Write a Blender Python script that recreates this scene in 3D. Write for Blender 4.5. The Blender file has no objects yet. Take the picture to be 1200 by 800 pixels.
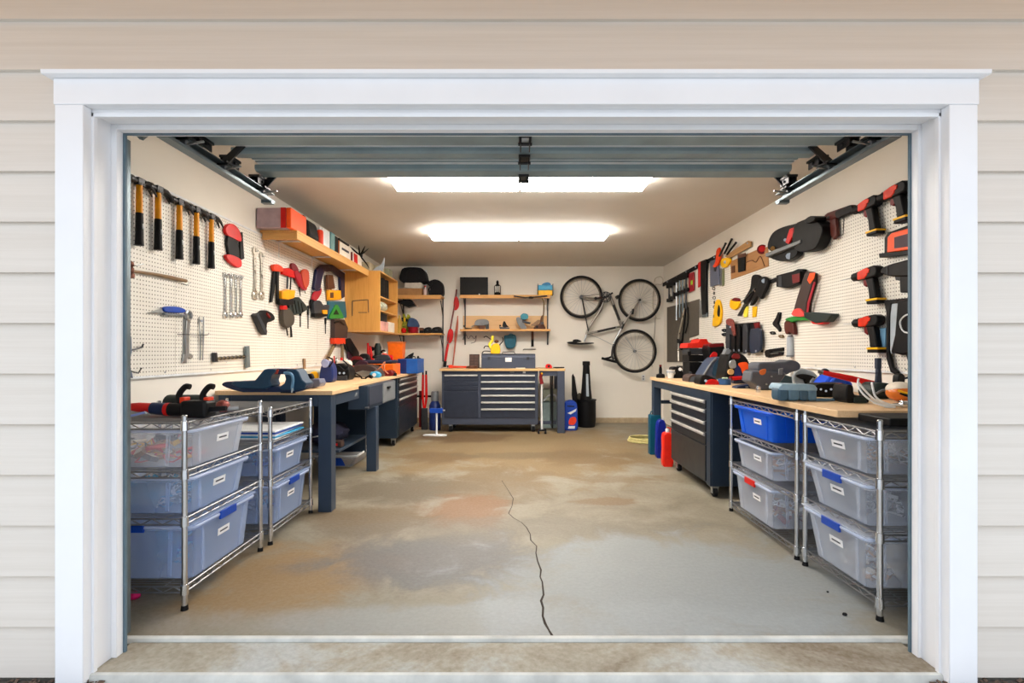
import bpy, bmesh, math, random
from mathutils import Vector, Matrix, Euler
random.seed(7)
PI = math.pi
COL = bpy.context.scene.collection
# ---------- survey: the photo's frame is 1200x800, principal point (605,413), focal 600 px, eye 1.205 m up
F, CX, CY, CH = 600.0, 605.0, 413.0, 1.205
XL, XR, YB, ZC = -2.29, 2.54, 8.82, 2.69          # left, right and back wall, ceiling
def fy(py): return F*CH/(py-CY)
def P(px, py, Y): return Vector(((px-CX)/F*Y, Y, CH-(py-CY)/F*Y))

# ---------- materials
def lin(c):
    r = []
    for v in c:
        v /= 255.0
        r.append(v/12.92 if v <= 0.04045 else ((v+0.055)/1.055)**2.4)
    return (r[0], r[1], r[2], 1.0)
MATS = {}
def mk(name):
    m = bpy.data.materials.new(name); m.use_nodes = True
    nt = m.node_tree
    return m, nt, nt.nodes['Principled BSDF']
def texco(nt, scale=(1,1,1), kind='Object'):
    tc = nt.nodes.new('ShaderNodeTexCoord'); mp = nt.nodes.new('ShaderNodeMapping')
    mp.inputs['Scale'].default_value = scale
    nt.links.new(tc.outputs[kind], mp.inputs['Vector'])
    return mp.outputs['Vector']
def noise(nt, vec, scale, detail=3, rough=0.55, dist=0.0):
    n = nt.nodes.new('ShaderNodeTexNoise')
    n.inputs['Scale'].default_value = scale; n.inputs['Detail'].default_value = detail
    n.inputs['Roughness'].default_value = rough; n.inputs['Distortion'].default_value = dist
    nt.links.new(vec, n.inputs['Vector'])
    return n.outputs['Fac']
def ramp(nt, fac, stops):
    r = nt.nodes.new('ShaderNodeValToRGB')
    el = r.color_ramp.elements
    while len(el) < len(stops): el.new(0.5)
    for e, (p, c) in zip(el, stops):
        e.position = p; e.color = c if len(c) == 4 else lin(c)
    nt.links.new(fac, r.inputs['Fac'])
    return r.outputs['Color']
def math_(nt, op, a, b=None, c=None, clamp=False):
    n = nt.nodes.new('ShaderNodeMath'); n.operation = op; n.use_clamp = clamp
    for i, v in enumerate((a, b, c)):
        if v is None: continue
        if isinstance(v, (int, float)): n.inputs[i].default_value = v
        else: nt.links.new(v, n.inputs[i])
    return n.outputs[0]
def mixc(nt, fac, a, b, blend='MIX'):
    n = nt.nodes.new('ShaderNodeMix'); n.data_type = 'RGBA'; n.blend_type = blend
    for s, v in ((n.inputs[0], fac), (n.inputs[6], a), (n.inputs[7], b)):
        if isinstance(v, (int, float)): s.default_value = v
        elif isinstance(v, tuple): s.default_value = v if len(v) == 4 else lin(v)
        else: nt.links.new(v, s)
    return n.outputs[2]
def bump(nt, bsdf, h, strength=0.3, dist=0.01):
    b = nt.nodes.new('ShaderNodeBump'); b.inputs['Strength'].default_value = strength
    b.inputs['Distance'].default_value = dist
    nt.links.new(h, b.inputs['Height']); nt.links.new(b.outputs['Normal'], bsdf.inputs['Normal'])
def pl(name, c, rough=0.45, metal=0.0, vary=0.12, sc=14, bmp=0.0):
    """paint / plastic / metal with a little procedural unevenness"""
    if name in MATS: return MATS[name]
    m, nt, b = mk(name)
    v = texco(nt)
    n = noise(nt, v, sc, 4)
    L = lin(c)
    lo = tuple(x*(1-vary) for x in L[:3])+(1,); hi = tuple(min(1, x*(1+vary)) for x in L[:3])+(1,)
    nt.links.new(ramp(nt, n, [(0.3, lo), (0.7, hi)]), b.inputs['Base Color'])
    rr = nt.nodes.new('ShaderNodeMapRange'); rr.inputs['To Min'].default_value = max(0.05, rough-0.08)
    rr.inputs['To Max'].default_value = min(1, rough+0.1); nt.links.new(n, rr.inputs['Value'])
    nt.links.new(rr.outputs[0], b.inputs['Roughness'])
    b.inputs['Metallic'].default_value = metal
    b.inputs['Specular IOR Level'].default_value = 0.32
    if bmp: bump(nt, b, noise(nt, v, sc*12, 2), bmp, 0.002)
    MATS[name] = m
    return m
def wood(name, c1, c2, axis='x', rough=0.5, sc=1.0):
    if name in MATS: return MATS[name]
    m, nt, b = mk(name)
    s = {'x': (0.6, 9, 9), 'y': (9, 0.6, 9), 'z': (9, 9, 0.6)}[axis]
    v = texco(nt, tuple(k*sc for k in s))
    n = noise(nt, v, 4, 6, 0.65, 0.6)
    nt.links.new(ramp(nt, n, [(0.3, c1), (0.5, c2), (0.72, c1)]), b.inputs['Base Color'])
    b.inputs['Roughness'].default_value = rough
    bump(nt, b, n, 0.1, 0.002)
    MATS[name] = m
    return m
def emit(name, c, s):
    m, nt, b = mk(name)
    b.inputs['Base Color'].default_value = (0.8, 0.8, 0.8, 1)
    b.inputs['Emission Color'].default_value = c; b.inputs['Emission Strength'].default_value = s
    v = texco(nt); n = noise(nt, v, 3, 1)
    rr = nt.nodes.new('ShaderNodeMapRange'); rr.inputs['To Min'].default_value = s*0.96; rr.inputs['To Max'].default_value = s*1.04
    nt.links.new(n, rr.inputs['Value']); nt.links.new(rr.outputs[0], b.inputs['Emission Strength'])
    return m
def clear_plastic(name, c, through=0.5, rough=0.25):
    if name in MATS: return MATS[name]
    m, nt, b = mk(name)
    out = nt.nodes['Material Output']
    b.inputs['Base Color'].default_value = lin(c); b.inputs['Roughness'].default_value = rough
    n = noise(nt, texco(nt), 6, 3)
    nt.links.new(ramp(nt, n, [(0.3, tuple(x*0.94 for x in lin(c)[:3])+(1,)), (0.7, lin(c))]), b.inputs['Base Color'])
    tl = nt.nodes.new('ShaderNodeBsdfTranslucent'); tl.inputs['Color'].default_value = lin(c)
    tp = nt.nodes.new('ShaderNodeBsdfTransparent')
    tp.inputs['Color'].default_value = tuple(min(1, 0.9+0.1*x) for x in lin(c)[:3])+(1,)
    m1 = nt.nodes.new('ShaderNodeMixShader'); m1.inputs[0].default_value = 0.45
    m2 = nt.nodes.new('ShaderNodeMixShader'); m2.inputs[0].default_value = through
    lw = nt.nodes.new('ShaderNodeLayerWeight'); lw.inputs['Blend'].default_value = 0.35
    nt.links.new(math_(nt, 'SUBTRACT', through, math_(nt, 'MULTIPLY', lw.outputs['Facing'], 0.35), clamp=True), m2.inputs[0])
    nt.links.new(b.outputs[0], m1.inputs[1]); nt.links.new(tl.outputs[0], m1.inputs[2])
    nt.links.new(m1.outputs[0], m2.inputs[1]); nt.links.new(tp.outputs[0], m2.inputs[2])
    nt.links.new(m2.outputs[0], out.inputs['Surface'])
    MATS[name] = m
    return m

BLACK = pl('black_plastic', (13, 13, 15), 0.5); DKGREY = pl('dark_grey_plastic', (48, 51, 57), 0.5)
RUBBER = pl('rubber', (22, 22, 24), 0.8); GREY = pl('grey_plastic', (120, 124, 128), 0.5)
RED = pl('red_plastic', (205, 16, 14), 0.4); DKRED = pl('dark_red_plastic', (112, 14, 18), 0.45)
ORANGE = pl('orange_plastic', (240, 66, 8), 0.4); YELLOW = pl('yellow_plastic', (242, 186, 8), 0.4)
AMBER = pl('amber_fibreglass', (228, 148, 8), 0.4)
BLUE = pl('blue_plastic', (14, 66, 165), 0.4); NAVY = pl('navy_plastic', (16, 36, 70), 0.4)
TEAL = pl('teal_plastic', (24, 92, 112), 0.45); CYAN = pl('cyan_plastic', (60, 160, 205), 0.4)
GREEN = pl('green_plastic', (40, 135, 50), 0.45); WHITE = pl('white_plastic', (225, 228, 230), 0.4)
CREAM = pl('cream_card', (222, 212, 190), 0.7); LIME = pl('lime_plastic', (170, 225, 60), 0.4)
STEEL = pl('brushed_steel', (176, 180, 184), 0.3, 1.0, 0.1, 30); BLACK.node_tree.nodes['Principled BSDF'].inputs['Specular IOR Level'].default_value = 0.2
DKSTEEL = pl('dark_steel', (70, 70, 72), 0.38, 0.9)
CHROME = pl('chrome', (215, 218, 222), 0.14, 1.0, 0.04); GALV = pl('galvanised_steel', (120, 132, 138), 0.45, 0.75, 0.2, 5)
BENCHNAVY = pl('navy_powder_coat', (56, 70, 88), 0.38, 0.25, 0.08, 4); CHESTBLUE = pl('chest_blue_black', (44, 58, 74), 0.35, 0.3, 0.08, 4)
CHESTGREY = pl('chest_slate', (70, 76, 91), 0.35, 0.3, 0.06, 4); DOORTEAL = pl('door_steel_frame', (140, 158, 164), 0.5, 0.1, 0.15, 4)
TAN = wood('tan_leather', (150, 104, 58), (172, 124, 74), 'x', 0.6); CARD = pl('brown_card', (172, 128, 84), 0.8)
BROWN = pl('brown_plastic', (92, 54, 34), 0.5); PINKGREY = pl('mauve_case', (172, 150, 156), 0.5)
PLY = wood('plywood', (198, 142, 74), (216, 162, 92), 'x', 0.55, 0.8); PLYZ = wood('plywood_upright', (204, 144, 66), (218, 160, 80), 'z', 0.55, 0.8)
PLYY = wood('plywood_long', (204, 150, 80), (218, 166, 96), 'y', 0.55, 0.8)
HANDLEWOOD = wood('handle_wood', (120, 92, 66), (146, 116, 84), 'x', 0.6, 4)
BUTCHER = wood('bench_top_wood', (212, 174, 128), (226, 190, 146), 'y', 0.42, 1.6)
PULL = pl('drawer_pull', (196, 194, 190), 0.35, 0.4); LABEL = pl('paper_label', (235, 236, 238), 0.7); INK = pl('ink', (60, 64, 72), 0.7)

# ---------- mesh builder
class MB:
    def __init__(s): s.v = []; s.f = []
    def add(s, vs, fs):
        o = len(s.v); s.v += [Vector(v) for v in vs]; s.f += [tuple(o+i for i in f) for f in fs]; return s
    def box(s, x0, x1, y0, y1, z0, z1, tf=None):
        vs = [Vector((x, y, z)) for z in (z0, z1) for y in (y0, y1) for x in (x0, x1)]
        if tf is not None: vs = [tf @ v for v in vs]
        return s.add(vs, [(0,2,3,1), (4,5,7,6), (0,1,5,4), (2,6,7,3), (0,4,6,2), (1,3,7,5)])
    def ob(s, c, size, rot=(0,0,0)):
        tf = Matrix.Translation(c) @ Euler(rot).to_matrix().to_4x4()
        a, b, d = (k/2 for k in size)
        return s.box(-a, a, -b, b, -d, d, tf)
    def hull8(s, lo, hi):   # two quads (4 points each, same winding) -> solid
        return s.add(list(lo)+list(hi), [(3,2,1,0), (4,5,6,7), (0,1,5,4), (1,2,6,5), (2,3,7,6), (3,0,4,7)])
    def cyl(s, p0, p1, r0, r1=None, n=14):
        p0 = Vector(p0); p1 = Vector(p1); r1 = r0 if r1 is None else r1
        d = (p1-p0).normalized(); a = d.orthogonal().normalized(); b = d.cross(a)
        vs = []
        for p, r in ((p0, r0), (p1, r1)):
            for i in range(n):
                t = 2*PI*i/n; vs.append(p + (a*math.cos(t)+b*math.sin(t))*r)
        fs = [(i, (i+1) % n, n+(i+1) % n, n+i) for i in range(n)]
        fs += [tuple(range(n-1, -1, -1)), tuple(range(n, 2*n))]
        return s.add(vs, fs)
    def tube(s, pts, r, n=8, closed=False):
        pts = [Vector(p) for p in pts]; N = len(pts)
        rs = r if isinstance(r, (list, tuple)) else [r]*N
        vs = []; a = None
        for i, p in enumerate(pts):
            if closed: d = (pts[(i+1) % N]-pts[i-1]).normalized()
            else: d = (pts[min(i+1, N-1)]-pts[max(i-1, 0)]).normalized()
            if a is None: a = d.orthogonal().normalized()
            else:
                a = a - d*a.dot(d)
                a = a.normalized() if a.length > 1e-6 else d.orthogonal().normalized()
            b = d.cross(a)
            for k in range(n):
                t = 2*PI*k/n; vs.append(p + (a*math.cos(t)+b*math.sin(t))*rs[i])
        fs = []
        for i in range(N if closed else N-1):
            j = (i+1) % N
            for k in range(n):
                l = (k+1) % n; fs.append((i*n+k, i*n+l, j*n+l, j*n+k))
        if not closed: fs += [tuple(range(n-1, -1, -1)), tuple((N-1)*n+k for k in range(n))]
        return s.add(vs, fs)
    def prism(s, pts, a, b, axis='y'):
        n = len(pts)
        def V(p, q):
            return {'y': (p[0], q, p[1]), 'x': (q, p[0], p[1]), 'z': (p[0], p[1], q)}[axis]
        vs = [V(p, a) for p in pts]+[V(p, b) for p in pts]
        fs = [tuple(range(n)), tuple(range(2*n-1, n-1, -1))]+[(i, n+i, n+(i+1) % n, (i+1) % n) for i in range(n)]
        return s.add(vs, fs)
    def lathe(s, prof, c=(0,0,0), axis='z', n=20):
        vs = []; c = Vector(c)
        for r, h in prof:
            for i in range(n):
                t = 2*PI*i/n; u, w = r*math.cos(t), r*math.sin(t)
                vs.append(c + Vector({'z': (u, w, h), 'y': (u, h, w), 'x': (h, u, w)}[axis]))
        m = len(prof)
        fs = [(j*n+i, j*n+(i+1) % n, (j+1)*n+(i+1) % n, (j+1)*n+i) for j in range(m-1) for i in range(n)]
        fs += [tuple(range(n)), tuple((m-1)*n+i for i in range(n))]
        return s.add(vs, fs)
    def ell(s, c, r, n=16, m=9, rot=None, noise=0):
        c = Vector(c); vs = []; R = Euler(rot).to_matrix() if rot else Matrix.Identity(3)
        for j in range(1, m):
            ph = PI*j/m
            for i in range(n):
                t = 2*PI*i/n; k = 1+random.uniform(-noise, noise)
                vs.append(c + R @ Vector((r[0]*k*math.sin(ph)*math.cos(t), r[1]*k*math.sin(ph)*math.sin(t), r[2]*k*math.cos(ph))))
        top = c + R @ Vector((0, 0, r[2])); bot = c + R @ Vector((0, 0, -r[2]))
        fs = [(j*n+i, (j+1)*n+i, (j+1)*n+(i+1) % n, j*n+(i+1) % n) for j in range(m-2) for i in range(n)]
        k = len(vs); vs += [top, bot]
        fs += [(k, i, (i+1) % n) for i in range(n)]+[(k+1, (m-2)*n+(i+1) % n, (m-2)*n+i) for i in range(n)]
        return s.add(vs, fs)
    def torus(s, c, R, r, axis='y', n=40, m=8, a0=0, a1=2*PI):
        c = Vector(c); full = abs(a1-a0-2*PI) < 1e-6
        k = n if full else n+1; pts = []
        for i in range(k):
            t = a0+(a1-a0)*i/n; u, w = R*math.cos(t), R*math.sin(t)
            pts.append(c+Vector({'z': (u, w, 0), 'y': (u, 0, w), 'x': (0, u, w)}[axis]))
        return s.tube(pts, r, m, closed=full)
    def build(s, name, mat, parent=None, bev=0.0, label=None, smooth=True):
        me = bpy.data.meshes.new(name); me.from_pydata(s.v, [], s.f)
        bm = bmesh.new(); bm.from_mesh(me)
        bmesh.ops.recalc_face_normals(bm, faces=bm.faces)
        bm.to_mesh(me); bm.free()
        for m in (mat if isinstance(mat, (list, tuple)) else [mat]): me.materials.append(m)
        if smooth:
            me.polygons.foreach_set('use_smooth', [True]*len(me.polygons))
            me.set_sharp_from_angle(angle=math.radians(38))
        o = bpy.data.objects.new(name, me); COL.objects.link(o)
        if parent is not None: o.parent = parent
        if bev > 0:
            b = o.modifiers.new('bevel', 'BEVEL'); b.width = bev; b.segments = 2
            b.limit_method = 'ANGLE'; b.angle_limit = math.radians(40)
        if label: o['label'] = label
        return o
def tag(o, label, cat, group=None, kind=None):
    o['label'] = label; o['category'] = cat
    if group: o['group'] = group
    if kind: o['kind'] = kind
    return o
def thing(name, label, cat, loc=(0,0,0), rot=(0,0,0), group=None):
    o = bpy.data.objects.new(name, None); COL.objects.link(o)
    o.location = loc; o.rotation_euler = rot; o.empty_display_size = 0.05
    return tag(o, label, cat, group)
def struct(name, mb, mat, bev=0, parent=None):
    o = mb.build(name, mat, parent, bev)
    if parent is None: o['kind'] = 'structure'
    return o
def put(o, loc, rot=(0,0,0)):
    o.location = loc; o.rotation_euler = rot; return o
def copy_tree(o, loc, rot, label, group=None):
    r = o.copy(); COL.objects.link(r); r.location = loc; r.rotation_euler = rot; r['label'] = label
    if group: r['group'] = group
    def rec(a, b):
        for ch in list(a.children):
            c = ch.copy(); COL.objects.link(c); c.parent = b; rec(ch, c)
    rec(o, r)
    return r

# ---------- frames: a wall (or an upright plane) seen face on; local x right, local z up, local -y out of the wall
class Wall:
    def __init__(s, side, Y=None): s.side = side; s.Y = Y
    def wp(s, px, py, w=0.0):
        """world point that the photo shows at (px,py), w in front of the wall"""
        if s.side == 'L': X = XL+w; Y = F*X/(px-CX)
        elif s.side == 'R': X = XR-w; Y = F*X/(px-CX)
        else: Y = (YB if s.Y is None else s.Y)-w; X = (px-CX)/F*Y
        return Vector((X, Y, CH-(py-CY)/F*Y))
    @property
    def rz(s): return {'L': PI/2, 'R': -PI/2}.get(s.side, 0.0)
    def base(s, px, py, w=0.0):
        p = s.wp(px, py, w)
        if s.side == 'L': p.x = XL
        elif s.side == 'R': p.x = XR
        else: p.y = YB if s.Y is None else s.Y
        return p
    def fr(s, px, py, w=0.0): return Frame(s, s.base(px, py, w))
def kw(wall, w):
    """tools hang close to the side walls"""
    return 0.014+(w-0.014)*0.62 if wall.side in 'LR' and w > 0.014 else w
class Frame:
    """local coordinates about one anchor on a wall"""
    def __init__(s, wall, base): s.w = wall; s.o = base; s.R = Matrix.Rotation(-wall.rz, 3, 'Z')
    snap = None      # photo row of the foot: points there sit exactly on the surface
    def p(s, px, py, w=0.0):
        q = s.R @ (s.w.wp(px, py, kw(s.w, w))-s.o)
        if s.snap is not None:
            if py >= s.snap-1.3: q.z = max(0.0, (s.snap-py)*0.0)
            q.z = max(q.z, 0.0)
        return q
    def xz(s, pts, w):
        r = []
        for (x, y) in pts:
            q = s.p(x, y, w); r.append((q.x, q.z))
        return r
    def thing(s, name, label, cat, group=None, ang=0):
        return thing(name, label, cat, s.o, (0, ang, s.w.rz), group)
LW, RW, BW = Wall('L'), Wall('R'), Wall('B')
def UP(Y): return Wall('P', Y)      # an upright plane facing the street at depth Y
# =====================================================================  THE SHELL
# floor with oil and rust stains, plus painted daylight near the door
def floor_mat():
    m, nt, b = mk('stained_daylit_concrete')
    v = texco(nt)
    big = noise(nt, v, 0.55, 5, 0.6, 0.4)
    mid = noise(nt, v, 2.4, 6, 0.65, 0.5)
    fine = noise(nt, v, 45, 4, 0.7)
    c = ramp(nt, big, [(0.25, (102, 90, 68)), (0.5, (132, 123, 104)), (0.75, (150, 145, 132))])
    c = mixc(nt, 0.55, c, ramp(nt, mid, [(0.3, (92, 80, 58)), (0.52, (138, 131, 114)), (0.8, (170, 167, 158))]))
    sep = nt.nodes.new('ShaderNodeSeparateXYZ'); nt.links.new(v, sep.inputs[0])
    def blob(x, y, rx, ry, col, amt):
        nonlocal c
        mp = nt.nodes.new('ShaderNodeMapping'); mp.inputs['Location'].default_value = (-x/rx, -y/ry, 0); mp.inputs['Scale'].default_value = (1/rx, 1/ry, 1)
        nt.links.new(v, mp.inputs['Vector'])
        ln = nt.nodes.new('ShaderNodeVectorMath'); ln.operation = 'LENGTH'; nt.links.new(mp.outputs[0], ln.inputs[0])
        d = math_(nt, 'ADD', ln.outputs['Value'], math_(nt, 'MULTIPLY', math_(nt, 'SUBTRACT', mid, 0.5), 1.8))
        f = nt.nodes.new('ShaderNodeMapRange'); f.inputs['From Min'].default_value = 1.05; f.inputs['From Max'].default_value = 0.5
        f.inputs['To Max'].default_value = amt; f.interpolation_type = 'SMOOTHSTEP'; nt.links.new(d, f.inputs['Value'])
        c = mixc(nt, f.outputs[0], c, col)
    blob(0.0, 6.6, 2.2, 2.2, (132, 106, 58), 0.7)
    blob(-0.75, 7.3, 0.9, 0.5, (100, 72, 30), 0.75)
    blob(-0.9, 5.9, 0.5, 0.35, (104, 78, 40), 0.6)
    blob(-1.0, 4.55, 0.8, 0.55, (98, 86, 66), 0.8)
    blob(-0.2, 4.75, 0.6, 0.9, (112, 92, 60), 0.6)
    blob(-0.4, 3.95, 0.42, 0.5, (132, 88, 42), 0.7)
    blob(-1.2, 2.75, 0.6, 0.6, (148, 116, 66), 0.75)
    blob(-1.05, 3.7, 0.5, 0.4, (110, 88, 56), 0.7)
    blob(-0.45, 3.0, 0.85, 0.5, (104, 104, 106), 0.8)
    blob(-0.1, 3.5, 1.6, 0.3, (120, 112, 98), 0.5)
    blob(0.3, 6.0, 1.2, 0.25, (104, 88, 62), 0.6)
    blob(0.75, 5.9, 0.7, 0.5, (112, 88, 50), 0.65)
    blob(0.9, 4.9, 0.5, 0.2, (116, 94, 62), 0.5)
    blob(0.72, 4.15, 0.32, 0.12, (118, 92, 58), 0.75)
    blob(0.9, 2.7, 1.3, 0.8, (150, 157, 160), 0.75)  # cool daylight inside the doorway, put into the floor colour
    blob(0.0, 2.3, 1.6, 0.22, (156, 160, 160), 0.6)  # same daylight tint painted in a band along the threshold
    dk = nt.nodes.new('ShaderNodeGamma'); dk.inputs[1].default_value = 1.12; nt.links.new(c, dk.inputs[0]); c = dk.outputs[0]
    c = mixc(nt, 0.07, c, ramp(nt, fine, [(0.3, (110, 104, 94)), (0.7, (225, 222, 214))]))
    nt.links.new(c, b.inputs['Base Color'])
    rr = nt.nodes.new('ShaderNodeMapRange'); rr.inputs['To Min'].default_value = 0.42; rr.inputs['To Max'].default_value = 0.75
    nt.links.new(mid, rr.inputs['Value']); nt.links.new(rr.outputs[0], b.inputs['Roughness'])
    bump(nt, b, fine, 0.05, 0.003)
    return m
FLOORM = floor_mat()
mb = MB()
prof = [(2.158, -0.12), (2.158, -0.012), (2.162, -0.004), (2.172, 0.0), (YB+0.1, 0.0), (YB+0.1, -0.12)]
mb.prism(prof, XL-0.1, XR+0.1, 'x')
floor = struct('floor', mb, FLOORM)
# crack running in from the threshold
cr = [(588,563), (594,572), (601.5,584), (600,593), (596,601.5), (602,607), (611,612), (617,618), (621.5,626), (622,633), (629,640), (628,648), (630,657.5), (634,668), (633,676), (635.5,682), (637,697), (634,704), (636.5,712), (636,722), (639,731), (643,738), (647.5,745.5)]
pts = [Vector(((x-CX)/F*fy(y), fy(y), 0.0015)) for x, y in cr]
mb = MB()
L_, R_ = [], []
for i, p in enumerate(pts):
    w = 0.0014+0.0030*i/len(pts)+random.uniform(0, 0.0022)
    L_.append(p+Vector((-w, 0, 0))); R_.append(p+Vector((w, 0, 0)))
vs = L_+R_; n = len(pts)
mb.add(vs+[v-Vector((0,0,0.004)) for v in vs], [(i, i+1, n+i+1, n+i) for i in range(n-1)]+[(2*n+i, 3*n+i, 3*n+i+1, 2*n+i+1) for i in range(n-1)])
struct('crack', mb, pl('crack_dark', (58, 50, 44), 0.95), parent=floor)
# smooth trowelled lip along the threshold
struct('threshold_lip', MB().prism([(2.154, -0.02), (2.154, -0.008), (2.158, 0.0), (2.166, 0.003), (2.178, 0.002), (2.184, -0.002)], -1.66, 1.70, 'x'), pl('worn_concrete', (196, 196, 190), 0.7, 0, 0.18, 9, 0.2), parent=floor)
# apron and street ground
APR, nt, ab = mk('apron_concrete'); v = texco(nt); n1 = noise(nt, v, 1.7, 6, 0.65, 0.6)
nt.links.new(mixc(nt, 0.15, ramp(nt, n1, [(0.34, (112, 96, 72)), (0.5, (150, 142, 124)), (0.62, (166, 168, 164))]), ramp(nt, noise(nt, v, 50, 4), [(0.3, (110, 104, 94)), (0.7, (220, 218, 212))])), ab.inputs['Base Color']); ab.inputs['Roughness'].default_value = 0.75; bump(nt, ab, noise(nt, v, 50, 4), 0.15, 0.004)
mb = MB().prism([(1.935, -0.06), (1.935, -0.028), (1.941, -0.016), (1.952, -0.012), (2.15, -0.012), (2.15, -0.06)], -1.615, 1.615, 'x')
o = struct('trim_1', mb, APR)
struct('apron_lip', MB().prism([(1.93, -0.06), (1.93, -0.026), (1.935, -0.0135), (1.948, -0.0108), (1.953, -0.0135)], -1.612, 1.612, 'x'), pl('worn_concrete', (196, 196, 190), 0.7), parent=o)
gm, nt, gb = mk('driveway_concrete')
v = texco(nt); c = ramp(nt, noise(nt, v, 1.2, 6, 0.7), [(0.3, (168, 166, 160)), (0.7, (198, 196, 190))])
nt.links.new(c, gb.inputs['Base Color']); gb.inputs['Roughness'].default_value = 0.85
struct('ground', MB().box(-12, 12, -10, 1.925, -0.3, -0.045), gm)
for sx in (-1, 1): struct('soil_bed', MB().box(min(sx*1.62, sx*3.2), max(sx*1.62, sx*3.2), 1.78, 1.94, -0.2, -0.036), pl('damp_soil', (92, 84, 78), 0.95, 0, 0.5, 60, 0.5))
# dirt and leaf litter against the footing
mb = MB()
for i in range(420):
    x = random.choice((random.uniform(-2.2, -1.55), random.uniform(1.55, 2.2)))
    y = random.uniform(1.85, 1.93); a = random.uniform(0, PI); s = random.uniform(0.003, 0.011)
    mb.ob((x, y, -0.033+random.uniform(0, 0.006)), (s*2, s, 0.003), (random.uniform(-.5, .5), random.uniform(-.5, .5), a))
tag(mb.build('leaf_litter', pl('dead_leaf', (96, 78, 66), 0.9, 0, 0.5, 60)), 'dry leaf crumbs and dirt along the foot of the siding', 'leaf litter', kind='stuff')

# walls, ceiling
def wall_mat(name, c):
    m, nt, b = mk(name); v = texco(nt)
    n = noise(nt, v, 1.3, 5, 0.6); L = lin(c)
    nt.links.new(ramp(nt, n, [(0.3, tuple(x*0.95 for x in L[:3])+(1,)), (0.7, L)]), b.inputs['Base Color'])
    b.inputs['Roughness'].default_value = 0.75; bump(nt, b, noise(nt, v, 60, 3), 0.12, 0.003)
    return m
WM = wall_mat('painted_plaster', (235, 230, 220))
struct('wall_left', MB().box(XL-0.1, XL, 2.16, YB+0.1, 0.0, ZC+0.1), WM)
struct('wall_right', MB().box(XR, XR+0.1, 2.16, YB+0.1, 0.0, ZC+0.1), WM)
struct('wall_back', MB().box(XL, XR, YB, YB+0.1, 0.0, ZC), WM)
struct('ceiling', MB().box(XL, XR, 2.16, YB, ZC, ZC+0.1), wall_mat('ceiling_paint', (210, 205, 197)))
struct('baseboard_back', MB().prism([(YB-0.03, 0.0), (YB-0.03, 0.07), (YB-0.018, 0.085), (YB-0.0005, 0.085), (YB-0.0005, 0)], XL+0.001, XR-0.001, 'x'), pl('footing', (178, 160, 132), 0.8, 0, 0.15))
# facade: lapped siding, cut round the opening
sm, nt, sb = mk('siding_paint')
v = texco(nt, (0.5, 3, 30)); n1 = noise(nt, v, 1.6, 5, 0.7)
nt.links.new(ramp(nt, n1, [(0.3, (210, 202, 192)), (0.7, (220, 213, 204))]), sb.inputs['Base Color'])
sb.inputs['Roughness'].default_value = 0.6; bump(nt, sb, n1, 0.12, 0.003)
mb = MB()
OX, OZ = 1.70, 2.215
for k in range(-1, 14):
    z0 = 2.463-0.191*k; z1 = z0+0.199; zc = 2.463-0.191*k
    def lap(x0, x1, za, zb):
        f0 = (za-z0)/0.199; f1 = (zb-z0)/0.199
        y0 = 1.931+0.018*f0; y1 = 1.931+0.018*f1
        mb.hull8([(x0, y0, za), (x1, y0, za), (x1, 1.99, za), (x0, 1.99, za)], [(x0, y1, zb), (x1, y1, zb), (x1, 1.99, zb), (x0, 1.99, zb)])
    if z0 >= OZ: lap(-2.75, 2.75, z0, z1)
    else:
        t = min(z1, 9); lap(-2.75, -OX, max(z0, -0.03), z1); lap(OX, 2.75, max(z0, -0.03), z1)
        if z1 > OZ: lap(-OX, OX, OZ, z1)
facade = struct('wall_front', mb, sm)
mb = MB()
mb.box(-2.75, -1.66, 1.97, 2.159, -0.3, 3.05).box(1.70, 2.75, 1.97, 2.159, -0.3, 3.05).box(-1.66, 1.70, 1.99, 2.159, 2.16, 3.05)
struct('wall_front_framing', mb, wall_mat('framing_board', (170, 165, 155)), parent=facade)
# unseen eave, added to shade and bounce warm light onto the top siding
BOUNCE_EAVE = wood('bounce_eave_boards', (232, 166, 60), (240, 178, 76), 'x', 0.7)
mb = MB()
mb.box(-3.2, 3.2, 1.15, 1.93, 2.68, 2.72).box(-3.2, 3.2, 1.12, 1.149, 2.62, 2.82)
struct('bounce_eave', mb, BOUNCE_EAVE)
# white casing round the opening
CAS = pl('white_gloss_paint', (236, 237, 240), 0.42, 0, 0.025, 3)
T = MB()
T.box(-1.718, -1.612, 1.905, 1.945, -0.034, 2.128).box(1.612, 1.718, 1.905, 1.945, -0.034, 2.128).box(-1.722, 1.722, 1.903, 1.945, 2.128, 2.226)
casing = struct('trim_3', T, CAS, 0.003)
struct('drip_cap', MB().prism([(1.875, 2.229), (1.873, 2.243), (1.95, 2.25), (1.95, 2.2265), (1.88, 2.2265)], -1.742, 1.742, 'x'), CAS, 0.001, casing)
T = MB()      # jamb boards
T.box(-1.66, -1.618, 1.946, 2.092, -0.02, 2.16).box(1.618, 1.70, 1.946, 2.092, -0.02, 2.16).box(-1.618, 1.618, 1.946, 2.16, 2.116, 2.16)
jamb = struct('trim_4', T, CAS, 0.002)
T = MB()      # brick mould bead
T.box(-1.618, -1.604, 1.944, 1.962, -0.02, 2.116).box(1.604, 1.618, 1.944, 1.962, -0.02, 2.116).box(-1.618, 1.618, 1.944, 1.962, 2.100, 2.116)
struct('bead', T, CAS, 0.002, jamb)
T = MB()
T.box(-1.618, -1.595, 2.042, 2.078, -0.014, 2.116).box(1.603, 1.618, 2.042, 2.078, -0.014, 2.116).box(-1.595, 1.603, 2.042, 2.078, 2.094, 2.116)
struct('door_stop', T, CAS, 0.003, jamb)
T = MB()
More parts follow.
